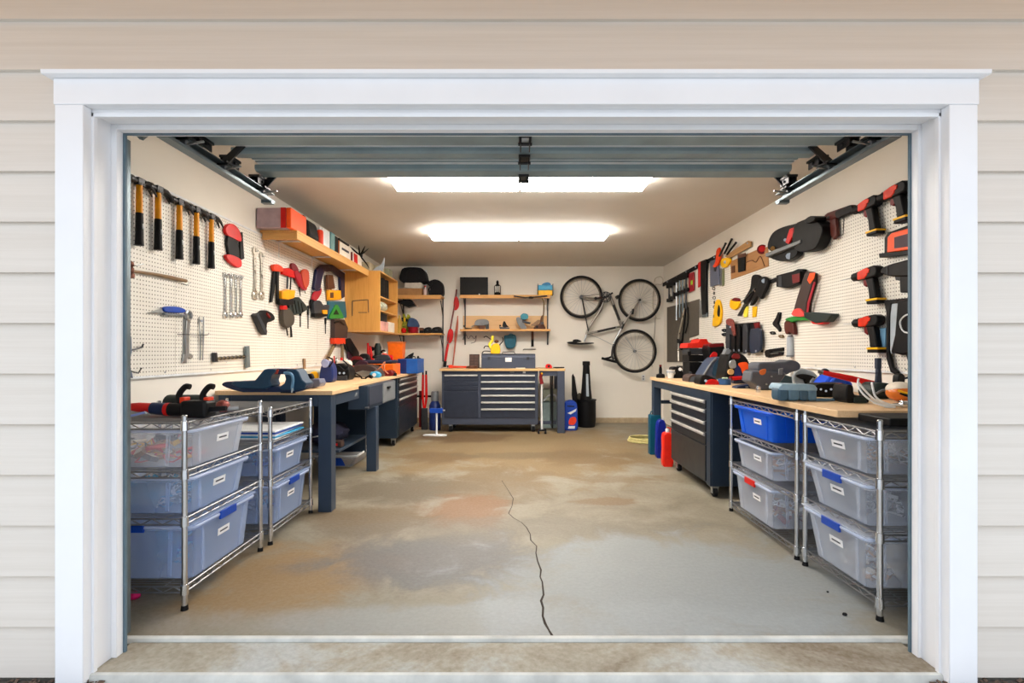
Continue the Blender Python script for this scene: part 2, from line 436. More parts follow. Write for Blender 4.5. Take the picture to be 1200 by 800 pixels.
T.box(-1.60, -1.588, 2.079, 2.09, -0.012, 2.10).box(1.598, 1.61, 2.079, 2.09, -0.012, 2.10).box(-1.588, 1.598, 2.079, 2.09, 2.090, 2.10)
struct('weatherstrip', T, pl('weatherstrip_blue', (96, 116, 128), 0.6), 0, jamb)
T = MB()    # header box that hides the torsion shaft
T.box(-1.66, 1.70, 2.162, 2.2, 2.2, 2.45)
struct('trim_5', T, pl('header_dark', (60, 58, 56), 0.8))

# =====================================================================  THE OVERHEAD DOOR
gd = thing('garage_door', 'raised sectional steel garage door lying open under the ceiling', 'garage door', (0, 2.3, 2.3))
def gp(name, mb, m, par=gd, bev=0, label=None):
    for v in mb.v: v -= Vector((0, 2.3, 2.3))
    return mb.build(name, m, par, bev, label)
DOORSKIN = pl('door_skin', (224, 228, 232), 0.5, 0.0, 0.08, 3)
gp('door_panel', MB().box(-1.56, 1.66, 2.24, 2.87, 2.345, 2.36), DOORSKIN)
gp('door_panel', MB().box(-1.56, 1.66, 2.875, 3.24, 2.345, 2.36), DOORSKIN)
for (y0, y1, z0) in ((2.56, 2.70, 2.292), (2.84, 2.93, 2.312), (3.10, 3.235, 2.306)):
    mb = MB()
    mb.prism([(y0, 2.344), (y0, z0+0.012), (y0+0.012, z0), (y1-0.012, z0), (y1, z0+0.012), (y1, 2.344)], -1.585, 1.67, 'x')
    gp('stiffener_rib', mb, DOORTEAL, bev=0.002)
for y in (2.50, 2.75, 2.79, 3.0, 3.04):
    gp('panel_groove', MB().box(-1.55, 1.65, y, y+0.012, 2.338, 2.3445), DOORTEAL)
for x in (-1.60, 0.045, 1.685):
    for y in (2.60, 2.86, 3.17):
        mb = MB()
        mb.box(x-0.032, x+0.032, y-0.05, y+0.06, 2.278, 2.292).box(x-0.026, x-0.020, y-0.05, y+0.05, 2.24, 2.28).box(x+0.020, x+0.026, y-0.05, y+0.05, 2.24, 2.28)
        mb.cyl((x-0.035, y, 2.262), (x+0.035, y, 2.262), 0.008)
        h = gp('hinge', mb, DKSTEEL, bev=0.001)
        if x == 0.045 and y < 2.7: gp('caution_label', MB().box(x-0.018, x+0.018, y-0.04, y+0.05, 2.2735, 2.2775), LABEL, h, 0, 'white sticker on the middle hinge')
for (x, sx) in ((-1.585, -1), (1.70, 1)):
    for y in (2.45, 2.78, 3.2):
        mb = MB()
        mb.hull8([(x-0.03, y-0.03, 2.215), (x+0.03, y-0.03, 2.215), (x+0.03, y-0.02, 2.215), (x-0.03, y-0.02, 2.215)],
                 [(x-sx*0.06-0.025, y+0.05, 2.345), (x-sx*0.06+0.025, y+0.05, 2.345), (x-sx*0.06+0.025, y+0.06, 2.345), (x-sx*0.06-0.025, y+0.06, 2.345)])
        mb.box(x-0.035, x+0.035, y-0.04, y+0.03, 2.225, 2.236)
        r = gp('roller_bracket', mb, DKSTEEL, bev=0.001)
        gp('roller', MB().cyl((x-0.012, y, 2.2), (x+0.012, y, 2.2), 0.02), GREY, r)
        gp('roller_stem', MB().cyl((x-sx*0.09, y, 2.215), (x, y, 2.2), 0.006), STEEL, r)
for (x, side) in ((-1.585, 'left'), (1.70, 'right')):
    s = -1 if side == 'left' else 1
    t = thing('door_track', 'bare steel roller track along the '+side+' side under the raised garage door', 'door track', (x, 2.3, 2.2), (0,0,0))
    mb = MB()      # C-section: horizontal run
    mb.box(x+s*0.028, x+s*0.032, 2.3, 3.32, 2.175, 2.225).box(x-s*0.02, x+s*0.03, 2.3, 3.32, 2.172, 2.176).box(x-s*0.02, x+s*0.03, 2.3, 3.32, 2.224, 2.228).box(x-s*0.022, x-s*0.018, 2.3, 3.32, 2.176, 2.186)
    for v in mb.v: v -= Vector((x, 2.3, 2.2))
    mb.build('rail', GALV, t)
    mb = MB(); vx = s*(1.668 if s < 0 else 1.70)
    mb.box(min(vx, vx+s*0.03), max(vx, vx+s*0.03), 2.18, 2.184, 0.0, 2.12).box(min(vx, vx+s*0.004), max(vx, vx+s*0.004), 2.162, 2.215, 0.0, 2.12)
    for v in mb.v: v -= Vector((x, 2.3, 2.2))
    mb.build('upright_rail', GALV, t)
    mb = MB().tube([(0, -0.02, -0.005), (s*0.01, -0.07, -0.02), (s*0.03, -0.105, -0.07)], 0.018, 6)
    mb.build('curved_rail', GALV, t)
    mb = MB(); ye = 3.32-2.3
    mb.box(-0.03*1, 0.03, ye-0.07, ye-0.03, -0.045, -0.03).box(s*0.032-0.003, s*0.032+0.003, ye-0.07, ye-0.03, -0.045, 0.49).box(s*0.01, s*0.034, ye-0.073, ye-0.067, -0.045, 0.49)
    mb.build('hanger', GALV, t)

# =====================================================================  STRIP LIGHTS
LENS = emit('lamp_lens', (1.0, 0.925, 0.83, 1), 35.0)
for y0, y1, z, txt in ((4.12, 4.52, 2.615, 'long twin-tube ceiling light nearest the garage door'), (6.08, 6.44, 2.605, 'long twin-tube ceiling light farther in toward the back wall')):
    t = thing('ceiling_light', txt, 'ceiling light', (0.03, (y0+y1)/2, ZC), group=None)
    hw = 1.085; d = (y1-y0)/2
    MB().box(-hw, hw, -d+0.02, d-0.02, -0.035, 0.0).build('housing', WHITE, t, 0.003)
    for sx in (-1, 1):
        a, b = (-hw+0.004, -0.003) if sx < 0 else (0.003, hw-0.004)
        mb = MB().hull8([(a+0.0, -d, -0.036), (b, -d, -0.036), (b, d, -0.036), (a, d, -0.036)], [(a+0.01, -d+0.03, z-ZC), (b-0.01, -d+0.03, z-ZC), (b-0.01, d-0.03, z-ZC), (a+0.01, d-0.03, z-ZC)])
        mb.build('diffuser', LENS, t, 0.006)

# =====================================================================  PEGBOARDS
def peg_mat():
    m, nt, b = mk('pegboard')
    tc = nt.nodes.new('ShaderNodeTexCoord'); sep = nt.nodes.new('ShaderNodeSeparateXYZ'); nt.links.new(tc.outputs['Object'], sep.inputs[0])
    ds = []
    for ax in (1, 2):
        q = math_(nt, 'SUBTRACT', math_(nt, 'FRACT', math_(nt, 'DIVIDE', sep.outputs[ax], 0.0254)), 0.5)
        ds.append(math_(nt, 'MULTIPLY', q, q))
    d = math_(nt, 'SQRT', math_(nt, 'ADD', ds[0], ds[1]))
    hole = math_(nt, 'LESS_THAN', d, 0.165)
    wv = noise(nt, tc.outputs['Object'], 2.0, 4)
    base = ramp(nt, wv, [(0.3, (226, 222, 212)), (0.7, (236, 233, 224))])
    nt.links.new(mixc(nt, hole, base, (70, 62, 54)), b.inputs['Base Color'])
    b.inputs['Roughness'].default_value = 0.45
    h = math_(nt, 'SUBTRACT', 1.0, math_(nt, 'LESS_THAN', d, 0.15)); bump(nt, b, h, 0.6, 0.004)
    return m
PEG = peg_mat()
z0, z1 = 1.048, 2.268
t = thing('pegboard', 'white perforated pegboard covering the left wall', 'pegboard', (XL, 2.2, z0))
for i in range(4):
    y = i*1.22
    MB().box(0.0, 0.012, y+0.0015, y+1.2185, 0, z1-z0).build('board', PEG, t)
for zz in (0.0, z1-z0-0.02):
    MB().box(0.012, 0.018, 0.0, 4.88, zz, zz+0.014).build('edge_strip', WHITE, t)
for i in range(10):
    MB().cyl((0.012, 0.12+i*0.5, 0.03), (0.016, 0.12+i*0.5, 0.03), 0.006, n=8).build('screw', STEEL, t)
z0, z1 = 1.066, 2.286
t = thing('pegboard', 'white perforated pegboard covering the right wall', 'pegboard', (XR, 2.2, z0))
for i in range(4):
    y = i*1.22
    MB().box(-0.012, 0.0, y+0.0015, y+1.2185, 0, z1-z0).build('board', PEG, t)
for zz in (0.0, z1-z0-0.02):
    MB().box(-0.018, -0.012, 0.0, 4.88, zz, zz+0.014).build('edge_strip', WHITE, t)
for i in range(10):
    MB().cyl((-0.016, 0.12+i*0.5, 0.03), (-0.012, 0.12+i*0.5, 0.03), 0.006, n=8).build('screw', STEEL, t)

# =====================================================================  WIRE RACKS
SHELFW = pl('dull_wire', (150, 152, 155), 0.35, 0.85)
def wire_rack(x0, x1, y0, y1, levels, top, label, group):
    cx, cy = (x0+x1)/2, (y0+y1)/2
    t = thing('wire_rack', label, 'shelving rack', (cx, cy, 0), group=group)
    hx, hy = (x1-x0)/2, (y1-y0)/2
    for sx in (-1, 1):
        for sy in (-1, 1):
            x, y = sx*hx, sy*hy
            mb = MB().cyl((x, y, 0.02), (x, y, top), 0.0125, n=14)
            mb.lathe([(0.0125, 0), (0.013, 0.004), (0.008, 0.009)], (x, y, top))
            p = mb.build('post', CHROME, t)
            MB().cyl((x, y, 0.0), (x, y, 0.022), 0.017, 0.014).build('foot', BLACK, p)
            for z in levels:
                MB().lathe([(0.0128, -0.028), (0.019, -0.026), (0.0165, 0.018), (0.0128, 0.02)], (x, y, z-0.012), n=14).build('collar', CHROME, p)
    for z in levels:
        mb = MB(); r = 0.0048
        for zz in (z-0.004, z-0.032):
            mb.tube([(-hx, -hy, zz), (hx, -hy, zz), (hx, hy, zz), (-hx, hy, zz)], r, 6, closed=True)
        for (ax, c) in (('x', -hy), ('x', hy), ('y', -hx), ('y', hx)):
            h = hx if ax == 'x' else hy; n = int(2*h/0.05); pts = []
            for i in range(n+1):
                u = -h+2*h*i/n; zz = z-0.005 if i % 2 else z-0.031
                pts.append((u, c, zz) if ax == 'x' else (c, u, zz))
            mb.tube(pts, 0.0032, 5)
        n = int(2*hy/0.024)
        for i in range(1, n):
            y = -hy+2*hy*i/n; mb.tube([(-hx, y, z), (hx, y, z)], 0.0022, 5)
        for k in (-0.33, 0.33):
            mb.tube([(hx*2*k, -hy, z-0.008), (hx*2*k, hy, z-0.008)], 0.003, 5)
        mb.build('wire_shelf', SHELFW, t)
    return t
LEV = (0.10, 0.405, 0.64, 0.84)
wire_rack(-2.17, -1.555, 2.40, 3.11, (0.112, 0.43, 0.65, 0.878), 0.905, 'chrome wire rack of clear bins nearest the doorway on the left', 'chrome wire racks')
wire_rack(-2.17, -1.545, 3.215, 3.845, LEV, 0.855, 'chrome wire rack of clear bins between the left front rack and the navy bench', 'chrome wire racks')
wire_rack(1.637, 2.25, 2.305, 2.90, (0.096, 0.388, 0.63, 0.85), 0.895, 'chrome wire rack of clear bins nearest the doorway on the right', 'chrome wire racks')
wire_rack(1.637, 2.25, 2.985, 3.90, (0.07, 0.375, 0.62, 0.85), 0.876, 'chrome wire rack beside the right tool chest with a blue bin on top', 'chrome wire racks')

# =====================================================================  STORAGE BINS
BINM = clear_plastic('milky_plastic', (236, 243, 255), 0.80)
BINB = clear_plastic('blue_tint_plastic', (208, 226, 255), 0.76)
BINBLUE = clear_plastic('strong_blue_plastic', (40, 130, 255), 0.3)
def bin_(x0, x1, y0, y1, z, h, side, label, mat=BINM, latch=None, lid=False, tagc=LABEL, group='clear plastic storage bins', near_latch=False, tl=0.0, tin=0.035):
    """tub with flared rim, ribs and a paper tag on the aisle side (side=+1: aisle at +x)"""
    cx, cy = (x0+x1)/2, (y0+y1)/2; hx, hy = (x1-x0)/2, (y1-y0)/2
    t = thing('storage_bin', label, 'storage bin', (cx, cy, z+0.004), group=group)
    bx, by = hx-tin, hy-tin*1.15
    def ring(hx, hy, zz, r=0.03, k=4):
        out = []
        for qx, qy, a0 in ((1, 1, 0), (-1, 1, 90), (-1, -1, 180), (1, -1, 270)):
            for i in range(k+1):
                a = math.radians(a0+90*i/k); out.append(Vector((qx*(hx-r)+r*math.cos(a), qy*(hy-r)+r*math.sin(a), zz)))
        return out
    th = 0.003
    RIMM = clear_plastic('rim_plastic', (222, 232, 250), 0.25)
    rings = [ring(bx, by, 0.0), ring(hx-0.018, hy-0.018, h-0.035), ring(hx-0.016, hy-0.016, h-0.022), ring(hx, hy, h-0.022), ring(hx, hy, h-0.002), ring(hx-0.012, hy-0.012, h), ring(hx-0.02, hy-0.02, h-0.02), ring(bx-th, by-th, th)]
    n = len(rings[0]); vs = [v for r in rings for v in r]
    fs = [(j*n+i, j*n+(i+1) % n, (j+1)*n+(i+1) % n, (j+1)*n+i) for j in range(len(rings)-1) for i in range(n)]
    fs += [tuple(range(n)), tuple((len(rings)-1)*n+i for i in range(n))]
    rb = MB().add(vs, fs)      # tub, then moulded ribs up the sides
    for u in (-0.42, 0.42):
        for s in (-1, 1):
            rb.hull8([(s*bx, by*2*u*0.8-0.008, 0.01), (s*(bx+0.006), by*2*u*0.8-0.008, 0.01), (s*(bx+0.006), by*2*u*0.8+0.008, 0.01), (s*bx, by*2*u*0.8+0.008, 0.01)],
                     [(s*(hx-0.02), hy*2*u*0.8-0.008, h-0.03), (s*(hx-0.012), hy*2*u*0.8-0.008, h-0.03), (s*(hx-0.012), hy*2*u*0.8+0.008, h-0.03), (s*(hx-0.02), hy*2*u*0.8+0.008, h-0.03)])
            rb.hull8([(bx*2*u*0.7-0.008, s*by, 0.01), (bx*2*u*0.7-0.008, s*(by+0.006), 0.01), (bx*2*u*0.7+0.008, s*(by+0.006), 0.01), (bx*2*u*0.7+0.008, s*by, 0.01)],
                     [(hx*2*u*0.7-0.008, s*(hy-0.02), h-0.03), (hx*2*u*0.7-0.008, s*(hy-0.012), h-0.03), (hx*2*u*0.7+0.008, s*(hy-0.012), h-0.03), (hx*2*u*0.7+0.008, s*(hy-0.02), h-0.03)])
    rb.build('tub', mat, t)
    MB().tube(ring(hx-.002, hy-.002, h-0.008), .0075, 6, closed=True).build('rim', mat if mat is BINBLUE else RIMM, t)
    if lid:
        l = MB().prism([(-hx-0.004, -hy-0.004), (hx+0.004, -hy-0.004), (hx+0.004, hy+0.004), (-hx-0.004, hy+0.004)], h+0.001, h+0.012, 'z')
        l.build('lid', mat, t, 0.004)
    # tag
    f = 0.58; xs = side*(bx+(hx-0.018-bx)*f+0.0035); dz = 0.026
    tilt = math.atan2(side*(hx-0.018-bx), h-0.035)
    g = MB().ob((xs, tl, h*f), (0.002, 0.105, 0.036), (0, tilt, 0)).build('paper_tag', tagc, t, 0, 'white paper tag')
    MB().ob((xs+side*0.0015, tl, h*f), (0.001, 0.07, 0.008), (0, tilt, 0)).build('handwriting', INK, g)
    if latch:
        MB().box(side*(hx-0.004) if side > 0 else -hx-0.008, hx+0.008 if side > 0 else -(hx-0.004), -0.075, 0.075, h-0.036, h+0.006).build('latch', latch, t, 0.003)
        if near_latch: MB().box(-0.06, 0.06, -hy-0.008, -hy+0.004, h-0.03, h+0.006).build('latch', latch, t, 0.003)
    return t
def heap(x0, x1, y0, y1, z, h, n, mats, label, name='bin_contents', kind='mix'):
    """loose contents lying in a tub; every lump sits on the tub floor"""
    objs = []
    m = MB(); random.seed(hash_(label))
    n = int(n*1.6)
    for i in range(n):
        x = random.uniform(x0, x1); y = random.uniform(y0, y1); zz = z+random.uniform(0.01, h)
        k = random.random()
        if kind == 'wire' or (kind == 'mix' and k < 0.4):
            pts = []; r = random.uniform(0.02, 0.05); a = random.uniform(0, 6)
            for j in range(9):
                pts.append((min(x1, max(x0, x+r*math.cos(a+j*0.8))), min(y1, max(y0, y+r*math.sin(a+j*0.8)*1.2)), max(z+.004, zz+random.uniform(-0.02, 0.02))))
            m.tube(pts, 0.004, 5)
        elif k < 0.7: m.ob((x, y, zz), (random.uniform(.02, .07), random.uniform(.02, .07), random.uniform(.01, .03)), (random.uniform(-.6, .6), random.uniform(-.6, .6), random.uniform(0, 3)))
        else:
            a = random.uniform(0, PI); l = random.uniform(0.03, 0.06)
            m.cyl((x-l*math.cos(a), y-l*math.sin(a), zz), (x+l*math.cos(a), y+l*math.sin(a), zz+random.uniform(-.01, .02)), random.uniform(0.004, 0.012), n=8)
    o = m.build(name, mats)
    for p in o.data.polygons: pass
    if isinstance(mats, (list, tuple)) and len(mats) > 1:
        # colour by lump: connected faces come in runs
        idx = 0; last = -1
        seen = {}
        vmap = {}
        for p in o.data.polygons:
            key = None
            for v in p.vertices:
                if v in vmap: key = vmap[v]; break
            if key is None: idx += 1; key = random.randrange(len(mats))
            for v in p.vertices: vmap[v] = key
            p.material_index = key
    return tag(o, label, 'bin contents', kind='stuff')
def hash_(s):
    h = 7
    for c in s: h = (h*31+ord(c)) % 1000003
    return h
bin_(-2.12, -1.535, 2.42, 2.95, 0.65, 0.185, 1, 'clear bin on the upper tier of the left front rack, yellow and red things inside', tl=0.03)
heap(-2.0, -1.64, 2.5, 2.82, 0.66, 0.09, 26, [CARD, YELLOW, RED, CREAM, DKGREY], 'yellow, red and buff odds and ends in the upper bin of the left front rack')
bin_(-2.12, -1.535, 2.42, 2.95, 0.43, 0.18, 1, 'clear bin of tangled pale hangers on the middle tier of the left front rack', BINB)
heap(-2.02, -1.64, 2.48, 2.86, 0.44, 0.08, 70, [WHITE, CYAN, GREY], 'tangle of pale plastic pieces in the middle bin of the left front rack', kind='wire')
bin_(-2.12, -1.53, 2.43, 3.0, 0.112, 0.265, 1, 'clear bin with blue latches on the bottom tier of the left front rack', BINB, BLUE, True, near_latch=True)
heap(-2.02, -1.64, 2.52, 2.88, 0.125, 0.13, 16, [BLUE, CYAN], 'blue things lying in the bottom bin of the left front rack')
bin_(-2.1, -1.53, 3.26, 3.76, 0.405, 0.18, 1, 'clear bin on the middle tier of the second left rack, under folded sheets', BINB, lid=True)
heap(-2.0, -1.64, 3.34, 3.7, 0.42, 0.08, 18, [BLUE, DKGREY, CYAN], 'dark and blue parts in the middle bin of the second left rack')
bin_(-2.1, -1.525, 3.25, 3.78, 0.10, 0.25, 1, 'clear bin with a blue latch on the bottom tier of the second left rack', BINB, BLUE, True)
heap(-2.0, -1.64, 3.34, 3.7, 0.115, 0.12, 18, [BLUE, NAVY, CYAN], 'blue parts in the bottom bin of the second left rack')
# folded plastic sheets on the second left rack
for i, (c, dx) in enumerate(((WHITE, 0), (CYAN, .02), (WHITE, -.01), (BLUE, .01), (WHITE, .015))):
    o = MB().prism([(-1.93+dx, 3.3), (-1.54, 3.27), (-1.56+dx, 3.72), (-1.95, 3.7)], 0, 0.011, 'z').build('folded_sheet', c, bev=0.004)
    o.location = (0, 0, 0.6445+i*0.012)
    tag(o, ['bottom white sheet of the folded pile on the second left rack', 'pale blue sheet second from the bottom of the folded pile', 'white sheet in the middle of the folded pile', 'darker blue sheet second from the top of the folded pile', 'top white sheet of the folded pile on the second left rack'][i], 'folded sheet', 'folded plastic sheets')
bin_(1.615, 2.06, 2.35, 2.87, 0.63, 0.18, -1, 'clear bin under the worktop corner on the right front rack, cables inside', tin=0.045)
heap(1.70, 1.95, 2.46, 2.76, 0.64, 0.09, 40, [WHITE, GREY, CARD], 'loose pale cables in the upper bin of the right front rack', kind='wire')
bin_(1.61, 2.06, 2.35, 2.87, 0.388, 0.20, -1, 'clear bin with a blue latch on the middle tier of the right front rack', latch=BLUE, lid=True, tin=0.045)
heap(1.70, 1.95, 2.46, 2.76, 0.40, 0.08, 30, [WHITE, GREY, DKGREY], 'grey fittings in the middle bin of the right front rack')
bin_(1.605, 2.06, 2.35, 2.87, 0.096, 0.25, -1, 'clear bin with a blue latch on the bottom tier of the right front rack', latch=BLUE, lid=True, tin=0.045)
heap(1.70, 1.95, 2.46, 2.76, 0.108, 0.13, 45, [CREAM, WHITE, CARD], 'pale cords and fittings in the bottom bin of the right front rack')
bin_(1.62, 2.12, 3.25, 3.82, 0.62, 0.195, -1, 'bright blue bin under the worktop beside the right tool chest', BINBLUE, tl=-0.05)
heap(1.70, 2.0, 3.38, 3.68, 0.63, 0.08, 14, [BLUE, NAVY], 'blue cloths in the bright blue bin')
bin_(1.62, 2.10, 3.25, 3.82, 0.375, 0.19, -1, 'clear bin on the middle tier below the bright blue bin', tl=-0.05)
heap(1.70, 2.0, 3.36, 3.68, 0.385, 0.09, 24, [CARD, DKRED, WHITE], 'reddish and buff parts in the clear bin below the bright blue bin')
bin_(1.615, 2.12, 3.24, 3.83, 0.07, 0.255, -1, 'clear bin with a red latch on the bottom tier near the right tool chest', latch=RED, lid=True, tl=-0.05)
heap(1.70, 2.0, 3.36, 3.68, 0.082, 0.12, 26, [CARD, WHITE, DKRED], 'buff and pink fittings in the red-latched bin')

# =====================================================================  BENCHES
def leg_bm(x0, x1, y0, y1, z0, z1): return MB().box(x0, x1, y0, y1, z0+0.0, z1)
# left front bench
t = thing('workbench', 'navy steel workbench with wooden top end-on behind the left racks', 'workbench', (-1.8, 4.2, 0))
o_ = Vector((-1.8, 4.2, 0))
def lp(name, mb, m, par=None, bev=0, label=None, t_=None, off=None):
    for v in mb.v: v -= off if off is not None else o_
    return mb.build(name, m, par or t_ or t, bev, label)
lp('worktop', MB().prism([(-2.27, 3.855), (-1.385, 3.855), (-1.385, 4.50), (-1.45, 4.56), (-1.45, 4.60), (-2.27, 4.60)], 0.885, 0.917, 'z'), BUTCHER, bev=0.003)
for (x, y) in ((-1.497, 3.866), (-2.25, 3.866), (-2.25, 4.48)):
    lp('leg', MB().box(x, x+0.1, y, y+0.1, 0, 0.884), BENCHNAVY, bev=0.004)
lp('apron', MB().box(-2.15, -1.498, 3.868, 3.89, 0.80, 0.884), BENCHNAVY, bev=0.002)
ap = lp('apron', MB().box(-1.41, -1.397, 3.967, 4.55, 0.80, 0.884), BENCHNAVY, bev=0.002)
lp('badge', MB().prism([(4.42, 0.826), (4.50, 0.826), (4.46, 0.862)], -1.396, -1.393, 'x'), GREY, ap, label='small pale triangular badge')
# left rear bench with hanging drawer box
t = thing('workbench', 'navy steel bench with a hanging drawer box, running back to the left tool chest', 'workbench', (-1.8, 5.6, 0)); o_ = Vector((-1.8, 5.6, 0))
lp('worktop', MB().box(-2.27, -1.49, 4.605, 7.95, 0.885, 0.917), BUTCHER, bev=0.003)
lp('leg', MB().box(-1.52, -1.42, 5.19, 5.29, 0, 0.655), BENCHNAVY, bev=0.004)
lp('leg', MB().box(-2.25, -2.16, 4.7, 4.8, 0, 0.884), BENCHNAVY, bev=0.004)
dr = lp('drawer_box', MB().box(-1.62, -1.43, 4.93, 6.02, 0.655, 0.884), BENCHNAVY, bev=0.004)
lp('drawer_front', MB().box(-1.43, -1.418, 4.95, 5.42, 0.69, 0.875), CHESTGREY, dr, 0.003)
lp('drawer_front', MB().box(-1.43, -1.416, 5.46, 5.99, 0.67, 0.878), GREY, dr, 0.003, 'paler grey drawer front')
lp('pull', MB().box(-1.414, -1.398, 5.60, 5.72, 0.81, 0.835), BLACK, dr, 0.003)
lp('pull', MB().box(-1.45, -1.415, 4.90, 4.925, 0.672, 0.684), STEEL, dr, 0.002)
lp('shelf', MB().box(-2.2, -1.60, 4.62, 5.5, 0.30, 0.325), BENCHNAVY, bev=0.003)
lp('side_panel', MB().box(-2.2, -1.64, 5.56, 5.60, 0.12, 0.884), CHESTBLUE, bev=0.003, label='dark side panel under the bench')

def chest(x_face, y0, y1, depth, z0, z1, side, label, plan, knob=0.0):
    """rolling tool chest, drawers facing the aisle. side=+1: drawers face +x"""
    s = side; xb = x_face-s*depth; c = Vector(((x_face+xb)/2, (y0+y1)/2, 0))
    t = thing('tool_chest', label, 'tool chest', c)
    def q(name, mb, m, par=None, bev=0, lab=None):
        for v in mb.v: v -= c
        return mb.build(name, m, par or t, bev, lab)
    q('body', MB().box(min(xb, x_face-s*0.012), max(xb, x_face-s*0.012), y0, y1, z0, z1), CHESTBLUE, bev=0.006)
    q('frame', MB().box(min(x_face-s*0.012, x_face), max(x_face-s*0.012, x_face), y0+0.004, y0+0.09, z0, z1), CHESTBLUE, bev=0.003)
    for (za, zb) in plan:
        d = q('drawer', MB().box(min(x_face-s*0.011, x_face+s*0.008), max(x_face-s*0.011, x_face+s*0.008), y0+0.095, y1-0.03, za+0.004, zb-0.004), pl('drawer_front', (48, 52, 58), 0.32, 0.4), bev=0.003)
        if zb-za < 0.25:
            q('handle', MB().prism([(x_face+s*0.008, zb-0.034), (x_face+s*0.03, zb-0.03), (x_face+s*0.03, zb-0.01), (x_face+s*0.008, zb-0.004)], y0+0.1, y1-0.035, 'y') if False else
              MB().add([(x_face+s*0.0085, y, z) if k == 0 else (x_face+s*0.026, y, z) for y in (y0+0.1, y1-0.035) for k, z in ((0, zb-0.036), (1, zb-0.030), (1, zb-0.012), (0, zb-0.006))], [(0,1,2,3), (7,6,5,4), (0,4,5,1), (1,5,6,2), (2,6,7,3), (3,7,4,0)]), PULL, d, 0.002)
    for yy in (y0+0.07, y1-0.07):
        for xx in (x_face-s*0.06, xb+s*0.07):
            k = q('caster_fork', MB().box(xx-0.028, xx+0.028, yy-0.03, yy+0.03, 0.075, z0).box(xx-0.026, xx-0.02, yy-0.02, yy+0.02, 0.03, 0.08).box(xx+0.02, xx+0.026, yy-0.02, yy+0.02, 0.03, 0.08), STEEL, bev=0.002)
            q('caster_wheel', MB().cyl((xx-0.017, yy, 0.04), (xx+0.017, yy, 0.04), 0.04, n=20), RUBBER, k, 0.004)
    return t, q
tc, q = chest(-1.53, 6.56, 7.9, 0.62, 0.105, 0.883, 1, 'blue-black rolling tool chest with four steel drawer pulls on the left wall side', [(0.80, 0.875), (0.71, 0.80), (0.61, 0.71), (0.50, 0.61), (0.12, 0.50)])
tc, q = chest(1.60, 4.22, 5.29, 0.62, 0.10, 0.877, -1, 'blue-black rolling tool chest with steel drawer pulls on the right wall side', [(0.73, 0.81), (0.63, 0.73), (0.535, 0.63), (0.425, 0.535), (0.12, 0.425)])
# right worktop: lies over the racks and the chest, with a steel end frame at the back
t = thing('worktop', 'long wooden worktop lying over the racks and chest on the right', 'worktop', (2.0, 4.3, 0.88)); o_ = Vector((2.0, 4.3, 0.88))
lp('board', MB().box(1.605, 2.50, 2.56, 6.15, 0.880, 0.915), BUTCHER, bev=0.003)
lp('rail', MB().box(1.625, 1.66, 5.32, 6.13, 0.80, 0.879), BENCHNAVY, bev=0.003)
for (x, y) in ((1.62, 6.04), (2.38, 6.04), (1.72, 5.45)):
    lp('leg', MB().box(x, x+0.09, y, y+0.09, 0, 0.80 if y < 6 and x < 1.7 else 0.879), BENCHNAVY, bev=0.004)
lp('cross_bar', MB().box(1.72, 2.37, 6.06, 6.11, 0.60, 0.64), BENCHNAVY, bev=0.003)
# black tray under the near end
MBx = MB().box(1.70, 2.3, 2.33, 2.55, 0.868, 0.905)
tag(MBx.build('tray', BLACK, bev=0.006), 'black tray lying on the front rack beside the worktop corner', 'tray')

# back bench
t = thing('workbench', 'slate steel bench with wooden top against the back wall', 'workbench', (-0.2, 8.0, 0)); o_ = Vector((-0.2, 8.0, 0))
lp('worktop', MB().box(-1.15, 0.735, 7.66, 8.45, 0.93, 0.962), wood('back_top_wood', (196, 156, 104), (210, 172, 120), 'x', 0.4, 1.4), bev=0.003)
lp('apron', MB().box(0.345, 0.70, 7.69, 7.71, 0.855, 0.929), CHESTGREY, bev=0.003)
for x, y in ((0.615, 7.60+0.06), (0.615, 8.3)):
    lp('leg', MB().box(x, x+0.11, y, y+0.09, 0, 0.929), CHESTGREY, bev=0.004)
lp('side_panel', MB().box(0.54, 0.56, 7.74, 8.2, 0.06, 0.92), BLACK, bev=0.003)
lp('lower_rail', MB().box(0.35, 0.62, 7.9, 7.94, 0.1, 0.15), CHESTGREY, bev=0.003)
# back chest, drawers face the street
c = Vector((-0.4, 8.0, 0))
t = thing('tool_chest', 'wide slate tool chest with two drawer banks under the back bench', 'tool chest', c); o_ = c
lp('body', MB().box(-1.125, 0.33, 7.735, 8.35, 0.115, 0.928), CHESTGREY, bev=0.006)
def zpy(py, Y=7.73): return CH-(py-CY)/F*Y
DF = pl('slate_drawer', (48, 53, 66), 0.32, 0.3)
lb = [(438.5, 446), (447, 451.5), (452.5, 457), (458, 489)]
for a, b_ in lb:
    d = lp('drawer' if b_ < 470 else 'door', MB().box(-1.09, -0.575, 7.718, 7.734, zpy(b_), zpy(a)), DF, bev=0.003)
    if a < 440: lp('handle', MB().box(-1.08, -0.585, 7.696, 7.717, zpy(440.6), zpy(438.7)), PULL, d, 0.003)
for a, b_ in ((438.5, 445), (446, 453), (454, 461), (462, 469), (470, 477), (478, 489)):
    d = lp('drawer', MB().box(-0.535, 0.285, 7.718, 7.734, zpy(b_), zpy(a)), DF, bev=0.003)
    lp('handle', MB().box(-0.53, 0.28, 7.696, 7.717, zpy(a+2.3), zpy(a+0.3)), PULL, d, 0.003)
lp('badge', MB().box(0.10, 0.14, 7.726, 7.733, 0.895, 0.92), LABEL); lp('badge', MB().box(-0.10, -0.03, 7.726, 7.733, 0.9, 0.918), GREY)
